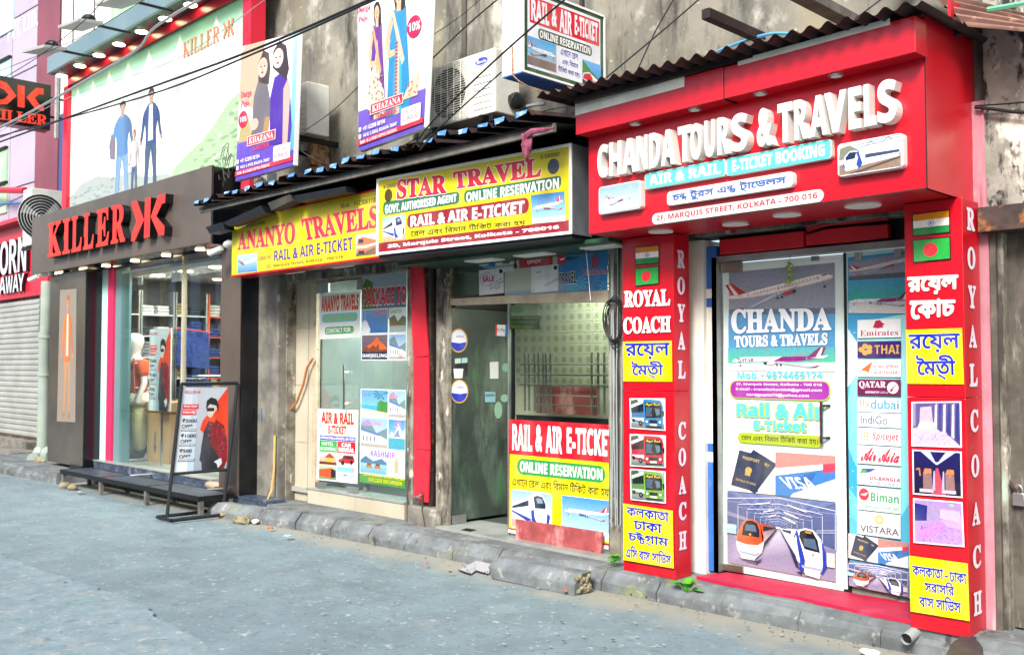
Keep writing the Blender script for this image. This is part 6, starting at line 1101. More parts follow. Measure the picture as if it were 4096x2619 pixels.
def rplate(name, tl, tr, br, bl, m, depth=.035, r=.18):
    P = [FC.uv(*p, depth) for p in (tl, tr, br, bl)]; u0 = (P[0][0] + P[3][0]) / 2; u1_ = (P[1][0] + P[2][0]) / 2; v1 = (P[0][1] + P[1][1]) / 2; v0 = (P[2][1] + P[3][1]) / 2
    rr = r * min(u1_ - u0, v1 - v0); pts = []
    for cx, cz, q in ((u1_ - rr, v1 - rr, 0), (u0 + rr, v1 - rr, 1), (u0 + rr, v0 + rr, 2), (u1_ - rr, v0 + rr, 3)):
        for j in range(5): an = (q + j / 4) * math.pi / 2; pts.append((cx + rr * math.cos(an), cz + rr * math.sin(an)))
    A.flush(); A.parent = MB().prism(FC, pts, .001, depth).ob(name, m, cs); return u0, u1_, v0, v1, pts
def face(A, q, col): A.poly(lambda x, y: (x, y), [( (p[0] - (q[0] + q[1]) / 2) * .985 + (q[0] + q[1]) / 2, (p[1] - (q[2] + q[3]) / 2) * .97 + (q[2] + q[3]) / 2) for p in q[4]], col); return lambda x, y: (q[0] + (q[1] - q[0]) * x, q[2] + (q[3] - q[2]) * y)
A = Art(FC, cs, .036)
for nm, pts, tx, st_ in (('plate', ((2579, 694), (2902, 637), (2902, 700), (2579, 762)), 'AIR & RAIL', 'heavy'), ('plate', ((2906, 630), (3326, 560), (3326, 635), (2906, 704)), 'E-TICKET BOOKING', 'heavy')):
    q = rplate(nm, *pts, 'white_letter'); A.new('lettering'); B = face(A, q, '#58ccc4'); A.text(B, tx, st_, '#f6fafa', .06, .20, .94, .82)
q = rplate('plate', (2668, 765), (3172, 688), (3172, 748), (2668, 822), 'white_letter', .04, .3); A.d = .0415; A.new('lettering'); A.text(lambda x, y: (q[0] + (q[1] - q[0]) * x, q[2] + (q[3] - q[2]) * y), 'চন্দ টুরস এন্ড ট্রাভেলস', 'benb', '#2858a8', .05, .15, .95, .88, off=.012)
q = rplate('plate', (2608, 853), (3294, 758), (3294, 806), (2608, 900), 'white_letter', .006, .5); A.d = .0075; A.new('lettering'); A.text(lambda x, y: (q[0] + (q[1] - q[0]) * x, q[2] + (q[3] - q[2]) * y), '2F, MARQUIS STREET, KOLKATA - 700 016', 'bold', '#d01c40', .03, .22, .97, .78)
A.flush()
A = Art(FC, cs, .046)
q = rplate('picture_plate', (2394, 748), (2560, 722), (2566, 836), (2396, 856), 'white_letter', .045, .12); A.new('picture_print'); B = face(A, q, '#a8c0e0'); A.rect(B, .04, .06, .96, .94, '#c4d4ec', '#8cacd8'); pic_plane(A, flip(rot(sub(B, .20, .22, .80, .70), 10)), tail='#c83030', body='#f0e8e4', eng='#c83838')
q = rplate('picture_plate', (3350, 576), (3610, 534), (3616, 672), (3352, 708), 'white_letter', .045, .12); A.new('picture_print'); B = face(A, q, '#d8dce0'); A.rect(B, .03, .04, .97, .96, '#b8b8ac', '#c8d4dc'); A.poly(B, [(.03, .04), (.03, .34), (.97, .46), (.97, .04)], '#8c7464'); A.poly(B, [(.03, .5), (.05, .85), (.2, .9), (.35, .7), (.2, .5)], '#7c7c6c')
for a_, b_ in (((.3, .78), (.97, .90)), ((.3, .86), (.97, .97)), ((.45, .78), (.55, .95)), ((.6, .8), (.5, .95)), ((.7, .82), (.8, .97)), ((.85, .85), (.78, .97))): A.line(B, [a_, b_], .003, '#6c7480')
A.poly(B, [(.30, .66), (.95, .60), (.95, .34), (.36, .24)], '#e8ebf2'); A.poly(B, [(.44, .56), (.95, .54), (.95, .46), (.44, .44)], '#3c4860'); A.poly(B, [(.09, .30), (.12, .58), (.20, .72), (.32, .70), (.38, .50), (.34, .18), (.14, .14)], '#f0f3fa'); A.poly(B, [(.13, .55), (.20, .69), (.31, .67), (.28, .48), (.14, .46)], '#1c2c54'); A.poly(B, [(.30, .66), (.34, .68), (.40, .3), (.34, .16), (.30, .3), (.33, .5)], '#2c48a0'); A.poly(B, [(.09, .30), (.11, .44), (.13, .2)], '#2c48a0')
for k_ in (.1, .2): A.line(B, [(.1 + k_, .05), (.96, .36 - k_ * .3)], .004, '#5c4c44')
A.flush()
# ---------------------------------------------------------------- advertising pillars
def pillar(label, xl, xr, y0, y1, z0, z1):
    t = thing('advertising_pillar', label, 'pillar', ((xl + xr) / 2, y0, z0), 'red advertising pillars'); zm = z0 + (z1 - z0) * .54
    MB().box(xl, xr, y0, y1, z0, zm).ob('lower_box', 'red_panel', t, .003); MB().box(xl, xr, y0 + .001, y1, zm + .003, z1).ob('upper_box', 'red_panel', t, .003)
    return t
xl, xr = -4.462, -4.012
P1 = pillar('red advertising pillar with white English coach name, left of the red shop door', xl, xr, 5.56, 5.745, .15, 2.52)
A = Art(FY(5.56), P1, .004, step=.00016)
A.new('flag_picture'); flag_india(A, A.Q((2540, 988), (2638, 978), (2638, 1054), (2542, 1062))); A.new('flag_picture'); flag_bd(A, A.Q((2542, 1074), (2638, 1062), (2638, 1136), (2543, 1146)))
A.new('lettering'); A.text(A.Q((2500, 1166), (2680, 1158), (2682, 1220), (2500, 1228)), 'ROYAL', 'slabx', '#f6f6f4', sh=('#501018', .006, -.006)); A.text(A.Q((2497, 1272), (2684, 1266), (2684, 1326), (2498, 1334)), 'COACH', 'slabx', '#f6f6f4', sh=('#501018', .006, -.006))
def ytext(A, quad, lines):
    A.new('text_panel'); B = A.Q(*quad); A.rect(B, 0, 0, 1, 1, '#f0d800')
    for (tx, x0_, y0_, x1_, y1_) in lines: A.text(B, tx, 'benb', '#1428a8', x0_, y0_, x1_, y1_, off=.016, out=.014, ocol='#fffbe0')
ytext(A, ((2495, 1366), (2690, 1362), (2692, 1526), (2496, 1525)), [('রয়েল', .05, .56, .95, .94), ('মৈত্রী', .18, .08, .82, .50)])
for (a_, cc, c2, bg_) in ((((2521, 1592), (2664, 1592), (2665, 1722), (2524, 1712)), '#2c78a8', '#3c6c94', ('#a8b8b8', '#e4ecec')), (((2524, 1734), (2668, 1740), (2668, 1870), (2525, 1863)), '#b02434', '#a83040', ('#6c7c6c', '#c8d8d8')), (((2526, 1872), (2669, 1884), (2670, 2012), (2529, 1997)), '#68a030', '#587c48', ('#48443c', '#9ca4b4'))):
    A.new('picture_print'); B = A.Q(*a_); A.rect(B, 0, 0, 1, 1, '#eceeec'); pic_bus(A, sub(B, .03, .03, .97, .97), cc, c2, bg_)
ytext(A, ((2501, 2011), (2699, 2040), (2703, 2270), (2502, 2236)), [('কলকাতা', .07, .80, .92, .96), ('ঢাকা', .22, .58, .78, .74), ('চট্টগ্রাম', .10, .32, .90, .54), ('এসি বাস সার্ভিস', .05, .06, .95, .27)])
A.flush()
fs1 = Frame((xr, 0), U=(0, 1, 0)); A = Art(fs1, P1, .004)
for ch, y_ in zip('ROYALCOACH', (1037, 1143, 1252, 1362, 1478, 1722, 1827, 1938, 2043, 2160)):
    A.new('letter'); c = fs1.uv(2722 + (y_ - 1000) * .006, y_); A.text(lambda x, y, c=c: (c[0] - .045 + .09 * x, c[1] - .057 + .114 * y), ch, 'slabx', '#ecdcec', .05, 0, .95, 1)
A.flush()
xl2, xr2 = XY(3626, 5.5), -2.050
P2 = pillar('red advertising pillar with Bengali coach name, right of the red shop door', xl2, xr2, 5.50, 5.74, .145, 2.522)
A = Art(FY(5.50), P2, .004, step=.00012)
A.new('flag_picture'); flag_india(A, A.Q((3648, 856), (3801, 837), (3803, 932), (3651, 947))); A.new('flag_picture'); flag_bd(A, A.Q((3651, 960), (3804, 945), (3806, 1038), (3654, 1052)))
A.new('lettering'); A.text(A.Q((3634, 1112), (3832, 1102), (3832, 1168), (3634, 1182)), 'রয়েল', 'benb', '#f6f6f4', off=.028); A.text(A.Q((3644, 1200), (3820, 1196), (3820, 1260), (3644, 1276)), 'কোচ', 'benb', '#f6f6f4', off=.028)
ytext(A, ((3626, 1319), (3850, 1312), (3858, 1536), (3630, 1534)), [('রয়েল', .05, .58, .95, .90), ('মৈত্রী', .18, .08, .86, .52)])
def q3(A, quad, kind):
    A.new('picture_print'); B = A.Q(*quad); A.rect(B, 0, 0, 1, 1, '#ece8f0'); C = sub(B, .03, .03, .97, .97)
    if kind == 0:
        A.rect(C, 0, 0, 1, 1, '#4c3c6c', '#5c4c88'); A.poly(C, [(0, 0), (0, .40), (.3, .46), (.72, .30), (1, .0)], '#c0b0cc'); A.poly(C, [(.14, .42), (.16, .90), (.40, .92), (.44, .5)], '#b8a8b8'); A.poly(C, [(.10, .42), (.16, .56), (.46, .54), (.52, .42), (.3, .36)], '#d8ccdc'); A.rect(C, 0, .45, .06, 1, '#8c80b8')
        for i in range(6): x = .46 + i * .09; A.poly(C, [(x, .42 - i * .05), (x + .02, .95), (x + .07, .98), (x + .06, .36 - i * .05)], '#c8bcd4' if i % 2 == 0 else '#2c3878')
        for i in range(22): A.ell(C, random.uniform(.1, .8), random.uniform(.02, .26), .012, .010, '#7c6490', 6)
    if kind == 1:
        A.rect(C, 0, 0, 1, 1, '#181024', '#1c1858'); A.poly(C, [(.15, 1), (.48, .70), (.52, .70), (.90, 1), (.70, 1), (.53, .76), (.47, .76), (.36, 1)], '#b8b8f8'); A.poly(C, [(.22, 1), (.47, .73), (.30, 1)], '#f4f4ff'); A.poly(C, [(.82, 1), (.54, .73), (.74, 1)], '#f4f4ff')
        A.poly(C, [(.38, 0), (.48, .62), (.53, .62), (.68, 0)], '#c04458')
        for s_, x in ((1, .20), (-1, .68)): A.poly(C, [(x, .12), (x, .48), (x + .04, .60), (x + .18, .60), (x + .20, .12)], '#8c6868'); A.poly(C, [(x, .48), (x + .04, .60), (x + .18, .60), (x + .19, .50)], '#c87c50'); A.rect(C, x - .08, .04, x + .22, .12, '#b8b0c0')
        A.line(C, [(.05, .56), (.12, .60), (.14, .42)], .008, '#c87840'); A.line(C, [(.74, .56), (.80, .60), (.78, .42)], .008, '#c87840')
        for x in (.40, .60): A.poly(C, [(x, .1), (x + .03, .55), (x + .06, .55), (x + .06, .1)], '#a8a4c0')
    if kind == 2:
        A.rect(C, 0, 0, 1, 1, '#b08cc8', '#a080c0'); A.poly(C, [(0, .5), (0, .92), (.28, .88), (.26, .52)], '#1c2474'); A.poly(C, [(.28, .52), (.28, .90), (.50, .88), (.54, .60)], '#9c88b0'); A.poly(C, [(.54, .62), (.56, .82), (.96, .80), (1, .45)], '#c0a8d0'); A.poly(C, [(.02, .08), (.04, .24), (.50, .50), (.64, .42), (.56, .28), (.2, .02)], '#b880d0'); A.poly(C, [(.55, .55), (.75, .60), (1, .5), (1, .38), (.72, .40)], '#c098d4'); A.ell(C, .80, .93, .05, .03, '#90e890')
        for i in range(30): A.ell(C, random.uniform(.1, .95), random.uniform(.02, .4), .012, .010, '#7c4ca0', 6)
q3(A, ((3648, 1606), (3847, 1604), (3850, 1790), (3648, 1783)), 0); q3(A, ((3652, 1796), (3850, 1805), (3854, 1990), (3655, 1975)), 1); q3(A, ((3656, 1990), (3854, 2006), (3862, 2186), (3658, 2168)), 2)
ytext(A, ((3643, 2219), (3876, 2250), (3884, 2480), (3648, 2441)), [('কলকাতা', .05, .66, .58, .84), ('-', .61, .71, .66, .73), ('ঢাকা', .69, .64, .97, .82), ('সরাসরি', .26, .40, .76, .62), ('বাস সার্ভিস', .16, .12, .86, .36)])
A.flush()
fs2 = Frame((xr2, 0), U=(0, 1, 0)); A = Art(fs2, P2, .004)
for ch, y_ in zip('ROYALCOACH', (878, 1033, 1188, 1345, 1500, 1682, 1862, 2052, 2225, 2410)):
    A.new('letter'); c = fs2.uv(3880 + (y_ - 878) * .018, y_); A.text(lambda x, y, c=c: (c[0] - .058 + .116 * x, c[1] - .057 + .114 * y), ch, 'slabx', '#ece4f0', .05, 0, .95, 1)
A.flush()
# ---------------------------------------------------------------- door with poster
FD = FY(5.96); cd = thing('poster_door', 'shop door covered by travel poster of planes, passports and two trains', 'door', (-3.4, 5.96, .17))
D0, D1 = XY(2893, 5.96), XY(3379, 5.96); D2 = XY(3640, 5.96)
B1('frame_post', 'alu', bld, XY(2868, 5.96), D0 - .01, 5.90, 6.0, .17, 2.37); B1('frame_head', 'alu', bld, XY(2868, 5.9), -2.2, 5.90, 6.0, 2.335, 2.375)
B1('red_header', 'red_paint', bld, XY(2880, 5.88), XY(3215, 5.88), 5.89, 5.98, 2.385, 2.49, bev=.004)
qprism(FY(5.90), [(3225, 982), (3222, 940), (3300, 918), (3420, 905), (3520, 900), (3548, 896), (3552, 950), (3400, 968)][::-1], -.05, .0, 'red_header', 'red_paint', bld); B1('dark_gap', 'black', bld, XY(2880, 5.98), -2.1, 5.985, 6.02, 2.34, 2.6)
qprism(FY(5.91), [(3225, 928), (3222, 905), (3400, 870), (3550, 852), (3550, 880), (3300, 905)][::-1], -.03, .0, 'red_header', 'red_paint', bld)
cdl = MB().box(D0, D1, 5.965, 5.985, .185, 2.325).ob('leaf', 'white_gloss', cd, .003); MB().box(D0, D1 + .012, 5.966, 5.99, .165, .185).ob('bottom_seal', 'black', cd); MB().box(D1 + .002, D1 + .016, 5.955, 5.985, .17, 2.33).ob('edge_gap', 'black', cd)
Fp = FY(5.965); A = Art(Fp, cdl, .002); L = (2892, 1052, 3379, 1045)
A.new('poster_sheet'); BB = A.Q((2896, 1056), (3382, 1030), (3376, 2362), (2893, 2276)); A.rect(BB, 0, 0, 1, 1, '#d4e6e4', '#dcece8')
Bd = lambda pts: A.Q(*pts)
A.new('picture_print'); B = Bd(((2916, 1090), (3340, 1050), (3342, 1255), (2916, 1258))); A.rect(B, 0, 0, 1, 1, '#9aa0ac', '#8890a0'); A.rect(B, 0, 0, 1, .12, '#707884'); pic_plane(A, flip(rot(sub(B, .0, .12, 1.0, .95), 14, 2.2)), tail='#b03020', body='#ece4dc', eng='#c83838', belly='#c8bcb4')
A.rect(Bd(((2916, 1258), (3342, 1255), (3342, 1385), (2916, 1392))), 0, 0, 1, 1, '#4c94c4', '#5c9cc8')
B = Bd(((2914, 1390), (3344, 1386), (3344, 1500), (2914, 1505))); A.rect(B, 0, .45, 1, 1, '#4cb890', '#58a8b8'); A.rect(B, 0, 0, 1, .45, '#d8dcd8'); A.line(B, [(0, .2), (1, .1)], .004, '#5c5c58'); pic_plane(A, sub(B, .04, .12, .92, 1.0), tail='#7c2060', rear='#8c1c7c', eng='#d0d0d4')
A.text(sub(B, .10, .48, .26, .62), 'QATAR', 'serif', '#5c1c50')
A.new('lettering')
A.text(A.Q((2930, 1240), (3326, 1234), (3326, 1318), (2932, 1332)), 'CHANDA', 'slabx', '#f4fafc', out=.02, ocol='#2c6cb0', sh=('#2c6cb0', .006, -.006)); A.text(A.Q((2942, 1345), (3312, 1333), (3312, 1378), (2944, 1388)), 'TOURS & TRAVELS', 'slabx', '#f4fafc', out=.02, ocol='#2c6cb0')
A.text(A.Q((2953, 1486), (3294, 1484), (3294, 1512), (2955, 1514)), 'Mob. : 9874465174', 'bold', '#58c4d8')
B = Bd(((2922, 1520), (3326, 1522), (3326, 1604), (2922, 1592))); A.rect(B, 0, 0, 1, 1, '#a8c020', r=.4); A.rect(B, .012, .05, .988, .95, '#982c98', r=.4); A.text(B, '2F, Marquis Street, Kolkata - 700 016', 'bold', '#f0e8f4', .07, .70, .92, .86); A.text(B, 'E-mail : travelschanda0@gmail.com', 'bold', '#f0e8f4', .07, .42, .92, .60); A.text(B, 'sarojgupta74@yahoo.com', 'bold', '#f0e8f4', .18, .12, .80, .32)
A.text(A.Q((2952, 1612), (3294, 1612), (3294, 1676), (2952, 1662)), 'Rail & Air', 'black', '#50c4d0', out=.045, ocol='#b4cc3c'); A.text(A.Q((3020, 1680), (3228, 1684), (3228, 1726), (3020, 1716)), 'E-Ticket', 'black', '#50c4d0', out=.045, ocol='#b4cc3c')
B = Bd(((2955, 1728), (3294, 1742), (3294, 1792), (2955, 1768))); A.rect(B, 0, 0, 1, 1, '#a0b424', r=.5); A.text(B, 'রেল এবং বিমান টিকিট করা হয়।', 'benb', '#20241c', .05, .18, .95, .85)
A.new('picture_print'); pic_passport(A, Bd(((2916, 1792), (3106, 1806), (3106, 1978), (2916, 1960)))); A.new('picture_print'); pic_visa(A, Bd(((3106, 1806), (3346, 1822), (3346, 2006), (3106, 1978)))); A.new('picture_print'); pic_station(A, Bd(((2914, 1962), (3347, 2010), (3348, 2325), (2914, 2246)))); A.flush()
for (x0_, y0_, x1_, y1_) in ((2890, 1052, 2972, 1086), (2893, 2250, 2976, 2290), (3250, 1026, 3278, 1042)):
    a, c = Fp.uv(x0_, y0_), Fp.uv(x1_, y1_); MB().obox(Fp, a[0], c[0], c[1], a[1], .001, .022).ob('corner_patch', 'alu_brushed', cd, .002)
hp = [Fp.w(*Fp.uv(3300, 1606), .05), Fp.w(*Fp.uv(3300, 1772), .05)]; MB().tube(hp, .011, 8).ob('handle', 'chrome', cd)
for y_ in (1622, 1750): MB().tube([Fp.w(*Fp.uv(3300, y_), .05), Fp.w(*Fp.uv(3322, y_), .006)], .009).ob('handle_stud', 'chrome', cd)
ch = thing('lemon_charm', 'string of green limes and chillies hanging at the top of the poster door', 'charm', atY(3156, 1080, 5.9)); top_ = atY(3160, 1018, 5.9)
MB().tube([top_, atY(3158, 1130, 5.9)], .002, 4).ob('thread', 'cable', ch)
for x_, y_, r_ in ((3157, 1076, .016), (3160, 1098, .017), (3156, 1124, .018)): MB().blob(atY(x_, y_, 5.9), (r_, r_, r_), x_, 2, .1).ob('lime', 'lemon', ch, smooth=True)
for x_, y_, s_ in ((3150, 1050, 1), (3164, 1055, -1), (3150, 1112, 1), (3166, 1118, -1)): p = atY(x_, y_, 5.89); MB().tube([p, p + Vector((.03 * s_, 0, -.012)), p + Vector((.05 * s_, 0, -.03))], [.006, .005, .001], 5).ob('chilli', 'leaf', ch, smooth=True)
# side strip with airline cards
sp = thing('airline_panel', 'narrow turquoise glass panel with a column of airline cards beside the poster door', 'window', (-2.7, 5.96, .2))
spp = MB().box(D1 + .018, -2.19, 5.965, 5.975, .26, 2.33).ob('pane', 'cyan_panel', sp)
A = Art(Fp, spp, .002); A.new('graphic_sheet'); B = A.Q((3392, 1030), (3660, 1000), (3660, 2398), (3390, 2330)); A.rect(B, 0, 0, 1, 1, '#58b8d0', '#3c98c8'); A.poly(B, [(.0, .55), (.15, .75), (.2, .8), (1, .82), (1, .30), (.5, .12), (0, .22)], '', ['#70d0d8', '#98e0e0', '#88d8e0', '#a8e8e8', '#78d4dc', '#90e0e4', '#50b8cc']); A.poly(B, [(0, .60), (0, .78), (.28, .70), (.22, .66)], '#d4eef0'); A.poly(B, [(0, .42), (0, .30), (.3, .22), (.36, .26)], '#38a0c8')
for i in range(24): A.ell(B, random.uniform(.03, .2), random.uniform(.1, .9), .008, .0022, '#c8f0f0', 6)
A.new('picture_print'); B = Bd(((3397, 1046), (3640, 1010), (3640, 1108), (3397, 1122))); A.rect(B, 0, 0, 1, 1, '#98a0a8', '#8890a0'); A.rect(B, 0, 0, 1, .22, '#5c6468'); pic_plane(A, flip(rot(sub(B, .02, .25, 1.15, .95), 12, 2.4)), tail='#b83028', body='#e8e0d8', eng='#c83838')
A.new('picture_print'); B = Bd(((3397, 1122), (3640, 1108), (3640, 1254), (3397, 1252))); A.rect(B, 0, .35, 1, 1, '#3cac90', '#4c9cc8'); A.rect(B, 0, 0, 1, .35, '#d0d4d0'); pic_plane(A, sub(B, .0, .12, 1.0, .60), tail='#7c2060', rear='#8c1c7c', eng='#c8c8cc')
cards = [(1280, 1352, '#ecf0f0'), (1366, 1430, '#40206c'), (1438, 1506, '#e8eef0'), (1516, 1580, '#6c1c4c'), (1590, 1645, '#e0ecf0'), (1648, 1704, '#e0ecf0'), (1708, 1774, '#e4ecf0'), (1778, 1850, '#e4ecf0'), (1856, 1934, '#dce8ec'), (1940, 2034, '#d8e4e4'), (2038, 2132, '#d4dcdc')]
def sk(y): return (y - 1465) * .033
for i, (ya, yb, cc) in enumerate(cards):
    A.new('airline_card'); B = A.Q((3434, ya - (.0 if ya > 1465 else -sk(ya) * .0)), (3608, ya + sk(ya)), (3608, yb + sk(yb)), (3434, yb)); A.rect(B, 0, 0, 1, 1, cc)
    if i == 0: A.poly(B, [(.36, .55), (.42, .92), (.52, .96), (.58, .80), (.64, .72), (.58, .62), (.62, .56), (.48, .50)], '#c02848'); A.text(B, 'Emirates', 'serif', '#b82048', .06, .10, .94, .42)
    if i == 1: A.text(B, 'THAI', 'bold', '#d0a850', .40, .22, .96, .76); [A.ell(B, .18 + dx, .5 + dy, .07, .17, '#d0a850', 10) or A.ell(B, .18 + dx, .5 + dy, .045, .11, '#8c3c8c', 10) for dx, dy in ((-.09, 0), (.0, .2), (.0, -.2), (.10, .12), (.10, -.12))]
    if i == 2: A.poly(B, [(.08, .40), (.36, .90), (.30, .50), (.26, .22), (.22, .30)], '#e06c28'); A.text(B, 'एअर इंिडया', 'benb', '#c02838', .38, .45, .94, .72); A.text(B, 'AIR INDIA', 'ital', '#c02838', .38, .16, .92, .34)
    if i == 3: A.text(B, 'QATAR', 'serif', '#f0e8ec', .04, .42, .66, .88, off=.01); A.text(B, 'AIRWAYS', 'bold', '#e8dce4', .18, .14, .50, .28); A.text(B, 'القطرية', 'sans', '#e8dce4', .52, .12, .72, .30); A.ell(B, .82, .5, .13, .36, '#e8dce4'); A.poly(B, [(.74, .3), (.86, .62), (.96, .86), (.84, .5), (.80, .25)], '#6c1c4c')
    if i == 4: A.text(B, 'fly', 'sans', '#e08878', .05, .22, .30, .92); A.text(B, 'dubai', 'med', '#3c98b8', .31, .25, .95, .90)
    if i == 5: A.text(B, 'IndiGo', 'sans', '#2c3858', .08, .22, .70, .80); [A.ell(B, .74 + .045 * (k_ % 4), .3 + .12 * (k_ // 4) + .08 * (k_ % 4), .010, .028, '#5c6c98', 6) for k_ in range(12)]
    if i == 6: A.text(B, 'SpiceJet', 'ital', '#c82838', .36, .22, .95, .74); [A.ell(B, .10 + .07 * (k_ % 3), .30 + .2 * (k_ // 3), .02 + .006 * (k_ % 3), .055, '#d0a838', 8) for k_ in range(9)]
    if i == 7: A.text(B, 'Air Asia', 'script', '#d02040', .08, .15, .94, .88, off=.03, slant=.08)
    if i == 8: A.text(B, 'US-BANGLA', 'ital', '#a02c58', .30, .28, .98, .46, off=.02); A.text(B, 'A I R L I N E S', 'ital', '#345c90', .30, .06, .96, .18); A.poly(B, [(.06, .55), (.12, .82), (.45, .86), (.30, .66)], '#2c489c'); A.poly(B, [(.06, .55), (.10, .74), (.22, .78), (.2, .62)], '#48a858')
    if i == 9: A.ell(B, .16, .66, .12, .26, '#c82c40'); A.poly(B, [(.07, .64), (.18, .70), (.26, .76), (.20, .60)], '#f0ecec'); A.text(B, 'Biman', 'bold', '#289048', .32, .40, .96, .78); A.text(B, 'BANGLADESH AIRLINES', 'bold', '#5c8c6c', .20, .10, .97, .24)
    if i == 10: A.ell(B, .52, .70, .10, .20, '#c8b068', 14); A.ell(B, .52, .70, .05, .10, cc, 12); A.text(B, 'VISTARA', 'med', '#54405c', .08, .12, .96, .40)
A.new('picture_print'); pic_passport(A, Bd(((3400, 2130), (3518, 2150), (3518, 2250), (3400, 2228)))); A.new('picture_print'); pic_visa(A, Bd(((3518, 2150), (3640, 2168), (3640, 2270), (3518, 2250)))); A.new('picture_print'); pic_station(A, Bd(((3402, 2238), (3640, 2276), (3640, 2384), (3402, 2338)))); A.flush()
for x_, y_, wd in ((3422, 1010, 28), (3580, 996, 30), (3436, 2372, 24), (3598, 2398, 26)): a, c = Fp.uv(x_, y_), Fp.uv(x_ + wd, y_ + 30); MB().obox(Fp, a[0], c[0], c[1], a[1], .001, .02).ob('glass_clip', 'alu', sp, .003)
B1('under_gap', 'concrete', bld, D1 + .018, -2.1, 5.98, 6.1, .16, .3)
# red step mat
mt = [atZ(*p, .172) for p in ((2786, 2302), (2895, 2290), (3010, 2308), (3645, 2428), (3645, 2480), (3380, 2428), (3200, 2386), (3080, 2366), (2900, 2328))]
yb_ = 6.0; mt[1] = Vector((mt[1].x, 5.93, .172)); mt[2] = Vector((-3.6, 5.955, .172)); mt[3] = Vector((-2.2, 5.955, .172))
b = MB(); n = len(mt); b.add([tuple(p) for p in mt] + [(p.x, p.y, .150) for p in mt], [tuple(range(n))[::-1], tuple(range(n, 2 * n))] + [(i, (i + 1) % n, n + (i + 1) % n, n + i) for i in range(n)]); tag(b.ob('door_mat', 'red_mat'), 'torn bright red floor covering on the step before the poster door', 'mat')
B1('threshold', 'concrete', bld, -3.95, -2.15, 5.80, 5.98, .14, .156)
# ================================================================== ROOFS
def corrugated(name, label, X0, X1, Y0, Y1, z0, z1, pitch, amp, m_top, m_bot, th=.004, zx=0, cat='roof', ragged=0, sharp=False):
    """sheet with ribs running front to back"""
    t = thing(name, label, cat, ((X0 + X1) / 2, Y0, z0)); n = int((X1 - X0) / pitch * 8); rn = random.Random(5)
    def zf(x, y): f = (y - Y0) / (Y1 - Y0); w = math.sin(2 * math.pi * x / pitch); w = max(-1, min(1, w * 1.6)) if sharp else w; return z0 + (z1 - z0) * f + amp * w + zx * (x - X0)
    for nm, m_, dz in (('sheet', m_top, 0), ('sheet_underside', m_bot, -th)):
        b = MB(); vs = []
        for j in range(7):
            for i in range(n + 1):
                x = X0 + (X1 - X0) * i / n; y = Y0 + (Y1 - Y0) * j / 6
                if j == 0: y += ragged * noise.noise(Vector((int(x / pitch * 1.0) * .7, 3, 1)))
                vs.append((x, y, zf(x, y) + dz))
        b.add(vs, [(j * (n + 1) + i, j * (n + 1) + i + 1, (j + 1) * (n + 1) + i + 1, (j + 1) * (n + 1) + i) for j in range(6) for i in range(n)]); b.ob(nm, m_, t, smooth=True)
    return t
rr_ = corrugated('corrugated_roof', 'rusty red brown corrugated metal roof over the red sign box', -4.66, -1.99, 4.86, 5.78, 3.475, 3.50, .105, .017, 'sheet_red', 'sheet_under', zx=-.02)
MB().box(-4.45, -2.05, 5.02, 5.06, 3.41, 3.45).ob('purlin', 'sheet_under', rr_); MB().box(-4.45, -2.05, 5.5, 5.54, 3.42, 3.46).ob('purlin', 'sheet_under', rr_)
# side flap of the roof: ribs run along the street on the right hand slope
t = thing('corrugated_sheet', 'lighter rust pink corrugated sheet sloping down at the right end of the roof', 'roof', (-1.6, 5.5, 3.5)); b = MB(); n = 40; vs = []
for i in range(n + 1):
    f = i / n; c_ = atY(3872 - 170 * f, 108 - 150 * f, 5.36 + .36 * f); d_ = Vector((0, -.55, .3)).normalized() * .024 * math.sin(f * 2 * math.pi * 4.5)
    e_ = atY(4150 , 132 - 60 * f, 5.36 + .36 * f); vs += [tuple(c_ + d_), tuple(e_ + d_)]
b.add(vs, [(2 * i, 2 * i + 1, 2 * i + 3, 2 * i + 2) for i in range(n)]); b.ob('sheet', 'sheet_red', t, smooth=True)
b = MB(); b.add([(x, y + .006, z - .004) for x, y, z in vs], [(2 * i, 2 * i + 2, 2 * i + 3, 2 * i + 1) for i in range(n)]); b.ob('sheet_underside', 'sheet_under', t, smooth=True)
# blue awning over the two yellow signs
def awn_front(x): return 0
aw = thing('awning', 'long shabby blue corrugated awning with dark fascia over both yellow signs', 'awning', (-7.2, 5.0, 3.3))
aL, aR = XY(770, 4.95), -4.62
def awz(x): return 3.305 + (x + 10.3) * .012
nn = int((aR - aL) / .21); rn = random.Random(11)
ay = 4.93
for i in range(nn):
    x = aL + i * .21; b = MB(); z = awz(x) + rn.uniform(-.012, .012); y = ay + rn.uniform(-.03, .03); e = .045
    pr = [(0, 0), (.03, e), (.14, e), (.17, 0), (.21, 0)]; vs = [(x + px_, y + (0 if k_ in (1, 2) else .01), z + pz) for k_, (px_, pz) in enumerate(pr)] + [(x + px_, 5.78, z + .10 + pz) for px_, pz in pr]
    b.add(vs, [(k_, k_ + 1, k_ + 6, k_ + 5) for k_ in range(4)]); b.ob('sheet', 'sheet_under', aw)
    if rn.random() < .93:
        MB().add([(x + .03, y - .002, z + e), (x + .14, y - .002, z + e), (x + .14 - rn.uniform(0, .02), y - .012, z + e - rn.uniform(.025, .05)), (x + .03 + rn.uniform(0, .02), y - .012, z + e - rn.uniform(.02, .05))], [(0, 1, 2, 3)]).ob('torn_edge', 'sheet_blue', aw)
MB().box(aL, aR, 5.0, 5.03, 3.24, 3.30).ob('fascia_bar', 'beam_grey' , aw); MB().add([(aL + .1, 4.96, 3.28), (aR, 4.96, 3.30), (aR, 5.78, 3.36), (aL + .1, 5.78, 3.34)], [(0, 1, 2, 3)]).ob('lining', 'black', aw)
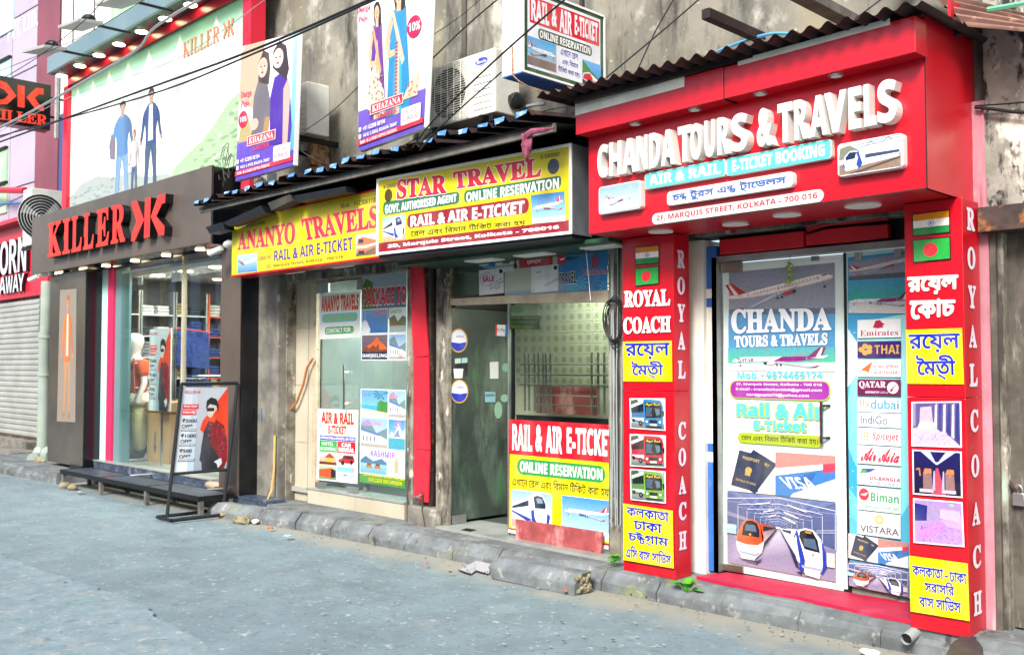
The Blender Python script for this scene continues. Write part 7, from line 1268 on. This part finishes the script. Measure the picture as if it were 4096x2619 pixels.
MB().box(aL + .3, aR, 5.5, 5.55, 3.18, 3.3).ob('back_bar', 'steel_dark', aw)
# broken dark trough under the awning
for k_, (pts) in enumerate((((822, 908), (890, 888), (898, 918), (838, 935)), ((892, 890), (1042, 822), (1062, 852), (912, 905)), ((1070, 812), (1160, 776), (1165, 805), (1085, 842)), ((1175, 782), (1380, 745), (1385, 768), (1190, 808)))):
    P = [atY(x_, y_, 5.02) for x_, y_ in pts]; b = MB(); b.add([p + Vector((0, 0, 0)) for p in P] + [p + Vector((0, .12, .0)) for p in P], [(3, 2, 1, 0), (4, 5, 6, 7), (0, 1, 5, 4), (1, 2, 6, 5), (2, 3, 7, 6), (3, 0, 4, 7)]); b.ob('trough_panel', 'soffit_dark' if k_ == 2 else 'steel_dark', aw, .002)
rg = thing('rag', 'crumpled maroon cloth rag hung over the awning edge above the framed yellow sign', 'rag', atY(2105, 570, 4.95)); b = MB(); rn = random.Random(8)
c = atY(2108, 572, 4.93); b.blob((c.x, c.y, c.z - .01), (.045, .03, .085), 5, 3, .8); b.ob('cloth', 'cloth_maroon', rg, smooth=True)
MB().tube([atY(2105, 548, 4.92), atY(2130, 525, 4.91), atY(2175, 520, 4.92), atY(2215, 512, 4.93)], [.03, .022, .018, .008], 7).ob('cloth_strip', 'cloth_maroon', rg, smooth=True)
# ================================================================== AIR CONDITIONERS, BRACKETS
FK = FY(5.30); q0 = FK.uv(1716, 480); q1 = FK.uv(1980, 180)
ac = ac_unit('air_conditioner', 'large white outdoor unit with blue oval badge beside the tall saree banner', FK, q0[0] - .02, 3.60, q1[0] - q0[0] + .02, .515, .28, badge=True)
for x_ in (-6.15, -5.55): MB().box(x_, x_ + .05, 5.26, 5.8, 3.52, 3.57).ob('bracket_arm', 'steel_dark', ac)
MB().blob((q1[0] + .03, 5.5, 3.72), (.05, .08, .07), 3, 2, .4).ob('valve', 'rubber', ac, smooth=True)
q0 = FK.uv(1100, 520); q1 = FK.uv(1212, 350); sa = ac_unit('air_conditioner', 'smaller white outdoor unit half hidden behind the left saree banner', FY(5.34), q0[0] - .3, 3.90, q1[0] - q0[0] + .32, .52, .26)
MB().box(XY(1265, 5.7), XY(1278, 5.7), 5.6, 5.8, 3.62, 4.16).ob('rusty_angle', 'angle_rust', sa, .002); MB().box(XY(1185, 5.4), XY(1272, 5.7), 5.56, 5.6, 3.66, 3.76).ob('rusty_bar', 'angle_rust', sa, .002)
for k_ in range(3): MB().tube([atY(1236, 385 + 12 * k_, 5.45), atY(1262, 392 + 12 * k_, 5.6), atY(1276 + 8 * k_, 430, 5.65), atY(1250 + 6 * k_, 500, 5.6), atY(1222, 512, 5.5)], .014 - .003 * k_, 6).ob('hose', 'cable_grey', sa, smooth=True)
# ================================================================== HANGING BOX SIGN
hx = -4.809; hs = thing('hanging_sign', 'box sign projecting from the wall, ticket lettering with plane and train pictures', 'sign', (-4.9, 5.3, 3.67)); FH = Frame((hx, 0), U=(0, 1, 0)); HZ = 4.30
hsb = MB().box(-5.005, hx, 4.875, 5.79, 3.675, HZ).ob('box', 'white_plastic', hs, .004); MB().box(-5.002, hx - .003, 4.878, 5.79, 3.668, 3.674).ob('underside', 'blue_paint', hs)
Y0_, Y1_ = 4.895, 5.775
A = Art(FH, hsb, .001, PRINTD); A.new('face_print'); G = lambda x, y: (Y0_ + (Y1_ - Y0_) * x, 3.69 + (HZ - .012 - 3.69) * y); A.rect(G, 0, 0, 1, 1, '#2a5434'); A.rect(G, .045, .055, .955, .955, '#e4e8f0')
A.new('lettering'); A.rect(G, .07, .60, .94, .92, '#d0142c'); A.text(G, 'RAIL', 'heavy', '#f2eaf2', .09, .64, .30, .89); A.text(G, '&', 'heavy', '#f2eaf2', .335, .66, .39, .89); A.text(G, 'AIR', 'heavy', '#f2eaf2', .43, .62, .58, .89); A.text(G, 'E-TICKET', 'heavy', '#f2eaf2', .62, .65, .92, .89)
A.rect(G, .17, .435, .84, .565, '#1c3c2c', r=.35); A.text(G, 'ONLINE RESERVATION', 'heavy', '#eef2ee', .19, .455, .82, .545)
for tx, x0_, y0_, x1_, y1_ in (('এখানে রেল', .44, .33, .66, .41), ('এবং বিমান', .46, .22, .66, .30), ('টিকিট করা হয়।', .41, .105, .68, .19)): A.text(G, tx, 'benb', '#2c3494', x0_, y0_, x1_, y1_)
A.new('picture_print'); C = sub(G, .045, .09, .385, .43); A.rect(C, 0, 0, 1, 1, '#a8c8e0', '#48a0d8'); A.rect(C, 0, 0, 1, .30, '#7c6c68'); A.rect(C, 0, .30, 1, .38, '#a8b0b8'); pic_plane(A, flip(sub(C, .02, .25, .98, .90)), tail='#7c2c60', eng='#40485c')
A.new('picture_print'); C = sub(G, .71, .055, .955, .36); A.rect(C, 0, 0, 1, 1, '#4c78c8', '#6cb4ec'); A.poly(C, [(0, .3), (0, 1), (.5, .6), (1, .3), (1, .15)], '#3c8c3c'); A.rect(C, 0, 0, 1, .22, '#2c2c38'); A.poly(C, [(.0, .2), (.05, .45), (.35, .55), (1, .22), (1, .1), (.3, .1)], '#e4e8ec'); A.poly(C, [(.02, .22), (.1, .42), (.4, .50), (.55, .3), (.5, .12)], '#d02434'); A.flush()
for a in ((Y0_ - .02, Y1_, 3.675, 3.69), (Y0_ - .02, Y1_, HZ - .012, HZ + .003)): MB().obox(FH, *a, .001, .010).ob('frame', 'white_gloss', hs)
MB().obox(FH, Y0_ - .02, Y0_, 3.69, HZ - .012, .001, .010).ob('frame', 'white_gloss', hs); MB().obox(FH, Y1_, Y1_ + .012, 3.69, HZ - .012, .001, .010).ob('frame', 'white_gloss', hs)
MB().box(-4.92, -4.89, 5.62, 5.65, HZ, HZ + .9).ob('hanger', 'iron_rust', hs); MB().tube([(-4.91, 5.1, HZ + .06), (-4.90, 5.65, HZ + .02)], .018, 4).ob('hanger', 'iron_rust', hs)
tag(MB().tube([atY(2048, 180, 4.86), atY(2050, 300, 4.86), atY(2075, 325, 4.9), atY(2120, 350, 5.0), atY(2175, 375, 5.1)], .005, 5).ob('twisted_wire', 'angle_rust'), 'twisted orange wire hanging from the projecting box sign', 'wire')
# ================================================================== SAREE BANNERS
def banner(label, tl, tr, br, bl, Y, al, kind):
    p0 = atY(bl[0], bl[1], Y); fr = Frame((p0.x, Y), al); t = thing('banner', label, 'banner', p0, 'saree shop banners'); A = Art(fr, t, .006, PRINTC, .0002)
    P = [fr.uv(*p) for p in (bl, br, tr, tl)]; b = MB(); nU, nV = 14, 18; vs = []
    for d in (0, -.05):
        for j in range(nV + 1):
            for i in range(nU + 1):
                x, y = i / nU, j / nV; u_ = [(P[0][k_] * (1 - x) + P[1][k_] * x) * (1 - y) + (P[3][k_] * (1 - x) + P[2][k_] * x) * y for k_ in (0, 1)]; vs.append(fr.w(u_[0], u_[1], d))
    b.prism(fr, P, -.05, .004); A.parent = b.ob('stretched_cloth', 'white_gloss', t, .006)
    B = A.Q(tl, tr, br, bl)
    A.new('printed_face'); A.rect(B, 0, 0, 1, 1, '#ece4ec', '#f4eef2')
    if kind == 0:
        A.rect(B, 0, .0, 1, .30, '#5c40b0', '#6c50c0'); A.poly(B, [(0, .6), (0, .95), (.1, 1), (.45, 1), (.3, .5)], '#c8a890'); A.rect(B, .93, .12, 1, 1, '#58a8d8', '#a8e0f0'); A.new('figure_print')
        A.poly(B, [(.02, .28), (.06, .42), (.20, .45), (.28, .30), (.25, .28)], '#b0a070'); A.poly(B, [(.26, .28), (.28, .60), (.34, .70), (.50, .70), (.60, .50), (.56, .28)], '#6c6870'); A.poly(B, [(.46, .28), (.50, .42), (.58, .42), (.56, .28)], '#a88850'); A.poly(B, [(.35, .70), (.34, .84), (.42, .93), (.52, .90), (.56, .78), (.54, .66)], '#443838'); face_print(A, B, .42, .80, .085, .075, '#d8b8a8'); A.ell(B, .31, .39, .08, .045, '#d8b0a0')
        A.poly(B, [(.60, .20), (.58, .56), (.64, .70), (.80, .74), (.90, .62), (.96, .30), (.94, .18)], '#4c2c9c'); A.poly(B, [(.82, .18), (.80, .60), (.86, .66), (.92, .60), (.90, .18)], '#c8a8a0'); A.poly(B, [(.60, .78), (.60, .90), (.70, .97), (.82, .92), (.88, .74), (.84, .66), (.76, .70)], '#3c3238'); face_print(A, B, .69, .84, .09, .075, '#e8ccc0')
        A.new('lettering'); A.text(B, 'Durga', 'serif', '#d05070', .04, .60, .24, .66); A.text(B, 'Puja', 'serif', '#d05070', .05, .53, .20, .59); A.ell(B, .10, .45, .085, .062, '#d02848'); A.text(B, '10%', 'bold', '#f4e8ec', .04, .43, .17, .47); ky = 0
    else:
        A.rect(B, 0, 0, 1, .27, '#5c48b0', '#7058bc'); A.new('figure_print')
        sari(A, sub(B, .12, .18, .46, .98), '#6c3490', '#d8c8b8', '#c8a070'); A.poly(B, [(.15, .26), (.18, .48), (.25, .55), (.40, .36), (.44, .18)], '#dcc8b4'); sari(A, sub(B, .36, .16, .84, 1.06), '#2c88b8', '#3ca8cc', '#d8b8a0'); A.poly(B, [(.68, .24), (.80, .36), (.90, .40), (.90, .24)], '#d8c0a8')
        rn2 = random.Random(3); A.step = .00003; [A.ell(B, rn2.uniform(.17, .40), rn2.uniform(.22, .46), .010, .006, rn2.choice(['#c85848', '#d89838', '#4c8858', '#a84878']), 6) for _ in range(50)]; [A.ell(B, rn2.uniform(.76, .9), rn2.uniform(.26, .36), .010, .006, rn2.choice(['#c85848', '#d89838', '#a84878']), 6) for _ in range(14)]; [A.rect(B, .565, y_, .60, y_ + .012, '#b05868') for y_ in [.22 + .025 * k_ for k_ in range(18)]]; A.step = .0002
        A.new('lettering'); A.text(B, 'Durga', 'serif', '#c83c60', .0, .925, .20, .985); A.text(B, 'Puja', 'serif', '#c83c60', .02, .865, .16, .915); A.ell(B, .82, .72, .095, .075, '#d02050'); A.text(B, '10%', 'bold', '#f4e8ec', .745, .69, .90, .75); ky = -.02
    A.rect(B, .20, .235 + ky, .70, .31 + ky, '#f0e0e0'); A.rect(B, .21, .24 + ky, .69, .305 + ky, '#c82840'); A.text(B, 'KHAZANA', 'serif', '#f4e8e8', .235, .25 + ky, .665, .295 + ky, off=.01); A.text(B, 'SAREES', 'serif', '#d8404c', .32, .19 + ky, .60, .225 + ky, off=.015)
    A.text(B, '+91 62898 00194', 'bold', '#f0ecf8', .09, .125, .44, .155); A.text(B, '140 M. G. ROAD, KOLKATA- 700007', 'bold', '#f0ecf8', .09, .078, .62, .105); A.rect(B, .02, .125, .06, .155, '#f0ecf8', r=.2); A.rect(B, .02, .078, .06, .108, '#f0ecf8', r=.2)
    A.rect(B, 0, .035, 1, .07, '#d82840'); A.text(B, 'NEAR - M. G. ROAD CHITPUR CROSSING', 'bold', '#f8e8ec', .04, .042, .62, .063); A.rect(B, .68, .065, .96, .18, '#f4f0f2', r=.12); A.text(B, 'WE HAVE', 'bold', '#a83c50', .74, .135, .90, .16); A.text(B, 'NO BRANCHES!', 'bold', '#a83c50', .70, .085, .94, .12); A.flush()
banner('left saree banner with two women and purple foot, above the left yellow sign', (968, 188), (1194, 130), (1174, 662), (944, 726), 5.0, rad(-3), 0)
banner('right tall saree banner with purple and turquoise saree figures', (1433, 22), (1726, -76), (1698, 512), (1438, 607), 4.95, rad(-5), 1)
# ================================================================== WALL CLUTTER, BEAMS
w0 = atY(3040, 150, 5.78); w1 = atX(2822, 55, w0.x); tag(MB().box(w0.x - .03, w0.x + .03, w1.y, 5.8, w0.z - .035, w0.z + .03).ob('steel_beam', 'sheet_under', bev=.003), 'short dark steel beam jutting from the stained wall above the roof', 'beam')
w0 = atY(3540, 60, 5.78); 
for k_, dz in enumerate((0, .2)): tag(MB().box(w0.x - .25 + k_ * .4, w0.x - .15 + k_ * .4, 5.0, 5.78, w0.z + dz - .03, w0.z + dz + .03).ob('grey_beam', 'beam_grey', bev=.003), 'grey steel beam over the roof top right, ' + ('lower one' if k_ == 0 else 'upper one'), 'beam')
def cable(pts, r, m, label, cat='cable', Y=None, n=5, smooth=True):
    P = [atY(p[0], p[1], p[2] if len(p) > 2 else Y) for p in pts]; Q = []
    for i in range(len(P) - 1):
        a, b_, c, d = P[max(i - 1, 0)], P[i], P[i + 1], P[min(i + 2, len(P) - 1)]
        for j in range(6): t = j / 6; Q.append(.5 * ((2 * b_) + (-a + c) * t + (2 * a - 5 * b_ + 4 * c - d) * t * t + (-a + 3 * b_ - 3 * c + d) * t ** 3))
    Q.append(P[-1]); return tag(MB().tube(Q, r, n).ob('cable' if cat == 'cable' else cat, m, smooth=smooth), label, cat)
cable([(2180, 415, 5.5), (2110, 425, 5.6), (2055, 455, 5.7), (2000, 490, 5.7)], .014, 'cable_grey', 'grey green flexible conduit running from the big outdoor unit to the roof', 'conduit')
cable([(2836, 222, 5.7), (2900, 195, 5.7), (3010, 155, 5.7), (3100, 136, 5.7), (3190, 140, 5.7)], .012, 'cable_blue', 'light blue pipe along the stained wall just above the roof', 'pipe')
cable([(3950, 40, 5.6), (4010, 30, 5.6), (4110, 12, 5.6)], .014, 'pipe_green', 'green pipe at the top right corner', 'pipe')
cable([(3900, 430, 5.72), (3980, 438, 5.72), (4050, 448, 5.72), (4130, 452, 5.72)], .010, 'cable', 'thick black cable on the stained wall right of the red sign box')
cable([(3900, 424, 5.72), (4000, 418, 5.72), (4120, 408, 5.72)], .005, 'cable', 'thin black cable rising right on the stained wall')
cable([(1660, 560, 5.4), (1672, 520, 5.4), (1700, 490, 5.4), (1760, 465, 5.4)], .022, 'cable_grey', 'thick grey conduit under the left end of the big outdoor unit', 'conduit')
cable([(1690, 570, 5.4), (1710, 540, 5.4), (1760, 515, 5.4), (1810, 505, 5.45)], .010, 'cable_grey', 'thin grey cable under the big outdoor unit')
cable([(2310, 455, 5.6), (2180, 478, 5.6), (2000, 500, 5.6), (1800, 560, 5.6), (1650, 590, 5.6), (1350, 690, 5.6), (1150, 745, 5.6)], .016, 'cable', 'black pipe along the wall just above the blue awning', 'pipe')
for i, x_ in enumerate((1100, 1340, 1625, 2195)):
    y_ = {1100: 752, 1340: 690, 1625: 598, 2195: 478}[x_]; tag(MB().blob(atY(x_, y_, 5.55), (.03, .02, .03), x_, 1, .2).ob('insulator', 'white_gloss', smooth=True), 'small white pipe clip above the blue awning, ' + ('first', 'second', 'third', 'fourth')[i] + ' from the left', 'clip', 'white pipe clips above the awning')
# overhead street wires
over = [([(-60, 590, 4.2), (560, 366, 4.2), (1000, 206, 4.2), (1480, 0, 4.2), (1700, -95, 4.2)], .011, 'thick black overhead cable crossing the billboard, upper of the pair'), ([(-60, 560, 4.3), (560, 392, 4.3), (1000, 222, 4.3), (1500, 0, 4.3), (1720, -100, 4.3)], .009, 'black overhead cable crossing the billboard, lower of the pair'),
        ([(-60, 540, 4.6), (120, 450, 4.6), (330, 330, 4.6), (540, 205, 4.6), (620, 110, 4.6), (830, -20, 4.6)], .016, 'twisted grey overhead cable with clips below the canopy lights'), ([(-40, 345, 4.4), (150, 230, 4.4), (330, 90, 4.4), (440, -30, 4.4)], .005, 'thin overhead wire rising steeply over the upper left corner'),
        ([(-40, 300, 4.4), (300, 160, 4.4), (560, 10, 4.4), (640, -40, 4.4)], .004, 'very thin overhead wire in front of the canopy front'), ([(-40, 545, 4.4), (300, 380, 4.4), (700, 240, 4.4), (1060, 0, 4.4)], .004, 'thin grey wire over the green top of the billboard'),
        ([(1188, 545, 5.0), (1330, 445, 5.0), (1450, 330, 5.0)], .004, 'thin black wire slanting between the two saree banners'), ([(1650, 590, 4.9), (1745, 470, 4.8), (2010, 215, 4.6), (2400, -120, 4.5)], .007, 'black wire slanting in front of the big outdoor unit, upper one'), ([(1680, 600, 4.9), (1770, 500, 4.9), (2005, 290, 4.87)], .006, 'black wire slanting in front of the big outdoor unit, lower one'),
        ([(1725, 240, 5.0), (1860, 110, 5.0), (2000, -10, 5.0)], .006, 'black wire rising right above the big outdoor unit'), ([(1725, 146, 5.1), (1850, 60, 5.1), (1930, -10, 5.1)], .003, 'thin wire above the big outdoor unit, topmost'),
        ([(2418, 318, 5.0), (2620, 150, 5.2), (2800, -5, 5.4)], .006, 'black wire rising right from the projecting box sign'), ([(2545, 292, 5.4), (2620, 130, 5.4), (2700, -10, 5.4)], .005, 'black wire crossing the other above the corrugated roof'),
        ([(3380, 108, 5.0), (3470, 40, 5.0), (3530, -5, 5.0)], .004, 'short wire over the roof at the upper right'), ([(2000, 490, 5.3), (2200, 440, 5.3), (2320, 420, 5.3)], .004, 'thin dark wire leading to the left tip of the corrugated roof'), ([(1182, 590, 5.0), (1300, 655, 5.1), (1450, 665, 5.2), (1620, 580, 5.3), (1690, 540, 5.3)], .005, 'black wire sagging across the wall above the blue awning')]
for pts, r, lb in over: cable(pts, r, 'cable_grey' if 'grey' in lb else 'cable', lb, 'wire')
tg_ = thing('wire_tangle', 'tangle of thin black wires beside the foot of the left saree banner', 'wires', atY(900, 650, 5.2)); rn = random.Random(9)
for k_ in range(6): c = atY(905 + rn.uniform(-20, 20), 655 + rn.uniform(-25, 30), 5.2); rx, rz = rn.uniform(.05, .15), rn.uniform(.08, .2); MB().tube([c + Vector((rx * math.cos(a + k_), 0, rz * math.sin(a) + .3 * rx * math.cos(a * 2))) for a in [i * math.pi / 7 for i in range(13)]], .004, 4).ob('loop', 'cable', tg_)
mb_ = thing('meter_box', 'grey junction box with wires under the left saree banner', 'box', atY(1060, 735, 5.5)); a = atY(1015, 775, 5.5); MB().box(a.x, a.x + .16, 5.5, 5.6, a.z, a.z + .16).ob('housing', 'grey_box', mb_, .004); MB().box(a.x + .17, a.x + .3, 5.48, 5.6, a.z + .02, a.z + .2).ob('housing', 'grey_box', mb_, .004)
for k_ in range(5): MB().tube([atY(1000 + 8 * k_, 700, 5.45), atY(1020 + 9 * k_, 735 - 5 * k_, 5.45), atY(1045 + 6 * k_, 700 + 8 * k_, 5.45)], .005, 5).ob('wire', 'cable', mb_)
# ================================================================== STREET LITTER, STONES, PLANTS
ks = thing('fallen_kerb_stone', 'broken grey kerb stone lying loose on the road edge', 'stone', atZ(2100, 2350, 0))
pa = [atZ(1958, 2312, 0), atZ(2190, 2362, 0)]; d_ = (pa[1] - pa[0]).normalized(); LL = .84; fk = Frame(pa[0], U=(d_.x, d_.y, 0)); b = MB(); prof = [(0, 0), (0, .085), (-.07, .15), (-.19, .15), (-.19, 0)]; rn = random.Random(2); N = 12; vs = []
for i in range(N + 1):
    for (dd, z) in prof: e = .010 if 0 < i < N else .022; vs.append(tuple(fk.w(LL * i / N + rn.uniform(-e, e) * (i in (0, N)), z + rn.uniform(-.004, .004) * (z > 0), dd + rn.uniform(-.004, .004))))
b.add(vs, [(i * 5 + j, i * 5 + (j + 1) % 5, (i + 1) * 5 + (j + 1) % 5, (i + 1) * 5 + j) for i in range(N) for j in range(5)] + [tuple(range(5)), tuple(N * 5 + j for j in range(5))[::-1]]); b.ob('block', 'kerb', ks, .008, False)
e0 = fk.w(LL, .07, -.09); b = MB(); rn = random.Random(6)
for k_ in range(26): b.blob(fk.w(LL + rn.uniform(-.005, .012), rn.uniform(.02, .125), -rn.uniform(.02, .17)), (.022, .022, .020), k_, 1, .5)
b.ob('broken_end', 'stone_rough', ks)
p = atZ(1900, 2300, .01); M('litter_white', '#9c9ca2', rough=.5); M('litter_dark', '#3a2c24', rough=.6); M('litter_orange', '#d8642c', rough=.5)
pk = thing('snack_wrapper', 'crumpled white edged dark wrapper against the loose kerb stone', 'litter', p); P_ = [atZ(x_, y_, 0) for x_, y_ in ((1836, 2282), (1905, 2262), (1965, 2275), (1955, 2300), (1905, 2285), (1885, 2300))]; b = MB(); b.add([p_ + Vector((0, 0, .012 + .03 * (i in (1, 2)))) for i, p_ in enumerate(P_)], [(0, 1, 2, 3, 4, 5)]); b.ob('foil', 'litter_white', pk); b = MB(); b.add([p_ + Vector((0, -.015, .010 + .012 * (i in (1, 2)))) for i, p_ in enumerate(P_)], [(0, 1, 2, 3, 4, 5)]); b.ob('inside', 'litter_dark', pk)
for (x_, y_, m_, s_, lb) in ((1022, 2085, 'paper', .05, 'white paper cup lying by the stones near the poster stand foot'), (1150, 2144, 'paper_blue', .05, 'flat pale blue scrap of paper at the kerb'), (700, 2008, 'litter_white', .05, 'white scrap below the middle of the step bench'), (318, 1968, 'litter_white', .05, 'white and red crumpled scrap under the step bench'), (1703, 2258, 'litter_orange', .02, 'tiny orange stub on the road before the open doorway'), (2260, 2364, 'litter_orange', .02, 'tiny orange stub beside the broken end of the loose stone'), (3480, 2610, 'paper', .06, 'white scrap of paper at the bottom edge near the drain stub'), (1802, 2288, 'litter_dark', .02, 'small black scrap left of the snack wrapper'), (1080, 2112, 'litter_orange', .03, 'yellow brown leaf scrap beside the paper cup'), (768, 2116, 'litter_white', .025, 'small white scrap on the road before the poster stand'), (1010, 1980 + 90, 'litter_dark', .03, 'dark scrap in the gutter beside the paper cup')):
    p = atZ(x_, y_, .03); b = MB(); b.blob((p.x, p.y, .035), (s_, s_ * .8, s_ * (.45 if 'cup' in lb else .18)), x_, 2, .6); tag(b.ob('litter', m_), lb, 'litter')
for (x_, y_, sx, lb) in ((965, 2092, .12, 'flat stone against the kerb just right of the poster stand'), (900, 2070, .10, 'flat stone under the right foot of the poster stand')):
    p = atZ(x_, y_, 0); tag(MB().blob((p.x, p.y, .035), (sx, sx * .6, .045), x_, 3, .5).ob('stone', 'stone_rough', smooth=False), lb, 'stone')
b = MB(); rn = random.Random(12)
for k_ in range(420):
    x = rn.uniform(-11, -1.2); y = kerbY(x) - abs(rn.gauss(0, .16)) - .01; s_ = rn.uniform(.004, .010); b.blob((x, y, .03), (s_, s_, s_ * .6), k_, 1, .4) if k_ % 2 else b.add([(x, y, .034), (x + s_, y, .036), (x + s_, y + s_, .034)], [(0, 1, 2)])
tag(b.ob('grit', 'kerb'), 'loose grit and pebbles scattered along the gutter', 'grit', kind='stuff')
b = MB(); b2 = MB(); rn = random.Random(44)
for k_ in range(800):
    x = rn.uniform(-14, .5); y = rn.uniform(1.2, 5.3); s_ = rn.uniform(.003, .009) * (1 + .12 * y); z = .0165 + .012 * noise.noise(Vector((x * .8, y * 1.2, 3))); a = rn.random() * 6.28
    pts = [(x + s_ * rn.uniform(.5, 1.6) * math.cos(a + q * 1.26), y + s_ * rn.uniform(.5, 1.2) * math.sin(a + q * 1.26), z + .002) for q in range(5)]
    (b if k_ % 3 else b2).add(pts, [(0, 1, 2, 3, 4)])
M('fleck_pale', '#9aa2a2', rough=.9); M('fleck_dark', '#3c4448', rough=.9)
tag(b.ob('road_flecks', 'fleck_pale'), 'pale flecks and chips worn into the road surface', 'road chips', kind='stuff'); tag(b2.ob('road_specks', 'fleck_dark'), 'dark specks and small pits in the road surface', 'road chips', kind='stuff')
def plant(label, c, n, L, seed, w=.5):
    t = thing('weed', label, 'plant', c); rn = random.Random(seed)
    for k_ in range(n):
        a = k_ * 2.4 + rn.uniform(-.3, .3); el = rn.uniform(.25, 1.1); d = Vector((math.cos(a) * math.cos(el), math.sin(a) * math.cos(el), math.sin(el))); s_ = d.cross(Vector((0, 0, 1))).normalized(); l_ = L * rn.uniform(.7, 1.1); st0 = c + Vector((0, 0, .01)); base = st0 + d * l_ * .35; up = s_.cross(d); b = MB(); vs = []
        for j in range(6):
            f = j / 5; wd = l_ * w * math.sin(math.pi * min(1, f * .92 + .06)) * .34; mid = base + d * l_ * .75 * f - Vector((0, 0, .25 * l_ * f * f)); vs += [mid - s_ * wd + up * .12 * wd, mid, mid + s_ * wd + up * .12 * wd]
        b.add(vs, [(3 * j + q, 3 * j + q + 1, 3 * j + q + 4, 3 * j + q + 3) for j in range(5) for q in (0, 1)]); b.ob('leaf', 'leaf', t, smooth=True); MB().tube([st0, base], .003, 4).ob('stem', 'leaf', t)
c = atY(2745, 2370, 5.49); plant('bright green broad leaved weed growing from the kerb by the left red pillar', c, 9, .13, 3, .75); c = atY(2462, 2248, 5.62); plant('small green weed in the corner left of the red pillar', c, 16, .085, 8, .8)
c = atY(3695, 2550, 5.46); ps = thing('drain_stub', 'grey plastic drain pipe stub poking out of the kerb at lower right', 'pipe', c); ps_ = atY(3630, 2552, 5.42)
MB().tube([ps_ + Vector((.0, .12, .02)), ps_ + Vector((0, -.02, 0))], .032, 14, cap=False).ob('pipe', 'cable_grey', ps, smooth=True); MB().tube([ps_ + Vector((0, .05, .01)), ps_ + Vector((0, .0, .002))], .027, 14).ob('bore', 'black', ps)
wp = [atZ(*p, .151) for p in ((3850, 2545), (3905, 2548), (3935, 2600), (3930, 2680), (3770, 2680), (3800, 2580))]
k = []
for i in range(6):
    a, c = wp[i], wp[(i + 1) % 6]
    for j in range(5): p = a.lerp(c, j / 5); k.append((p.x + .012 * noise.noise(p * 30), min(p.y + .012 * noise.noise(p * 25 + Vector((5, 0, 0))), 5.75), .156))
struct(MB().add([v for v in k], [tuple(range(len(k)))]).ob('wet_stain', 'wet'))
tag(MB().box(-1.95, -1.88, 5.42, 5.424, -.0, .0).ob('x', 'black'), 'x', 'x'); bpy.data.objects.remove(bpy.data.objects['x'])

# ================================================================== OTHER SIDE OF THE STREET (seen only as reflections in the glass)
rn = random.Random(21)
for i in range(7):
    xa = 2 - i * 6.2; w_ = 6.0; h = rn.uniform(4.2, 5.6); t = thing('opposite_building', 'low ' + ['cream', 'grey', 'white', 'pale green', 'beige', 'pale blue', 'ochre'][i] + ' shop building across the street, mirrored in the glass fronts', 'building', (xa - w_ / 2, -5.4, 0))
    m_ = M('opposite_wall_%s' % 'abcdefg'[i], ['#cfc6a8', '#a8a8a4', '#dcdcd8', '#b4c8b0', '#c8b898', '#b0c0d0', '#c0a878'][i], ['#b8ae90', '#94948f', '#c8c8c4', '#a0b49c', '#b4a484', '#9cacbc', '#ac9464'][i], 2, .8)
    MB().box(xa - w_, xa, -9, -5.4, 0, h).ob('wall', m_, t)
    for k_ in range(3):
        x_ = xa - 1.8 - k_ * 1.9; MB().box(x_, x_ + 1.5, -5.4, -5.36, .1, 2.4).ob('shutter', rn.choice(['shutter', 'interior_dark', 'blue_paint', 'wood_red']), t); MB().box(x_ + .2, x_ + 1.2, -5.4, -5.35, 3.1, h - .5).ob('window', 'interior_dark', t)
    MB().box(xa - w_ + .1, xa - .1, -5.4, -4.7, 2.65, 2.75).ob('awning', rn.choice(['sheet_blue', 'sheet_red', 'beam_grey']), t)
struct(MB().box(-45, 10, -6, -3.6, -.02, .12).ob('far_pavement', 'kerb'))
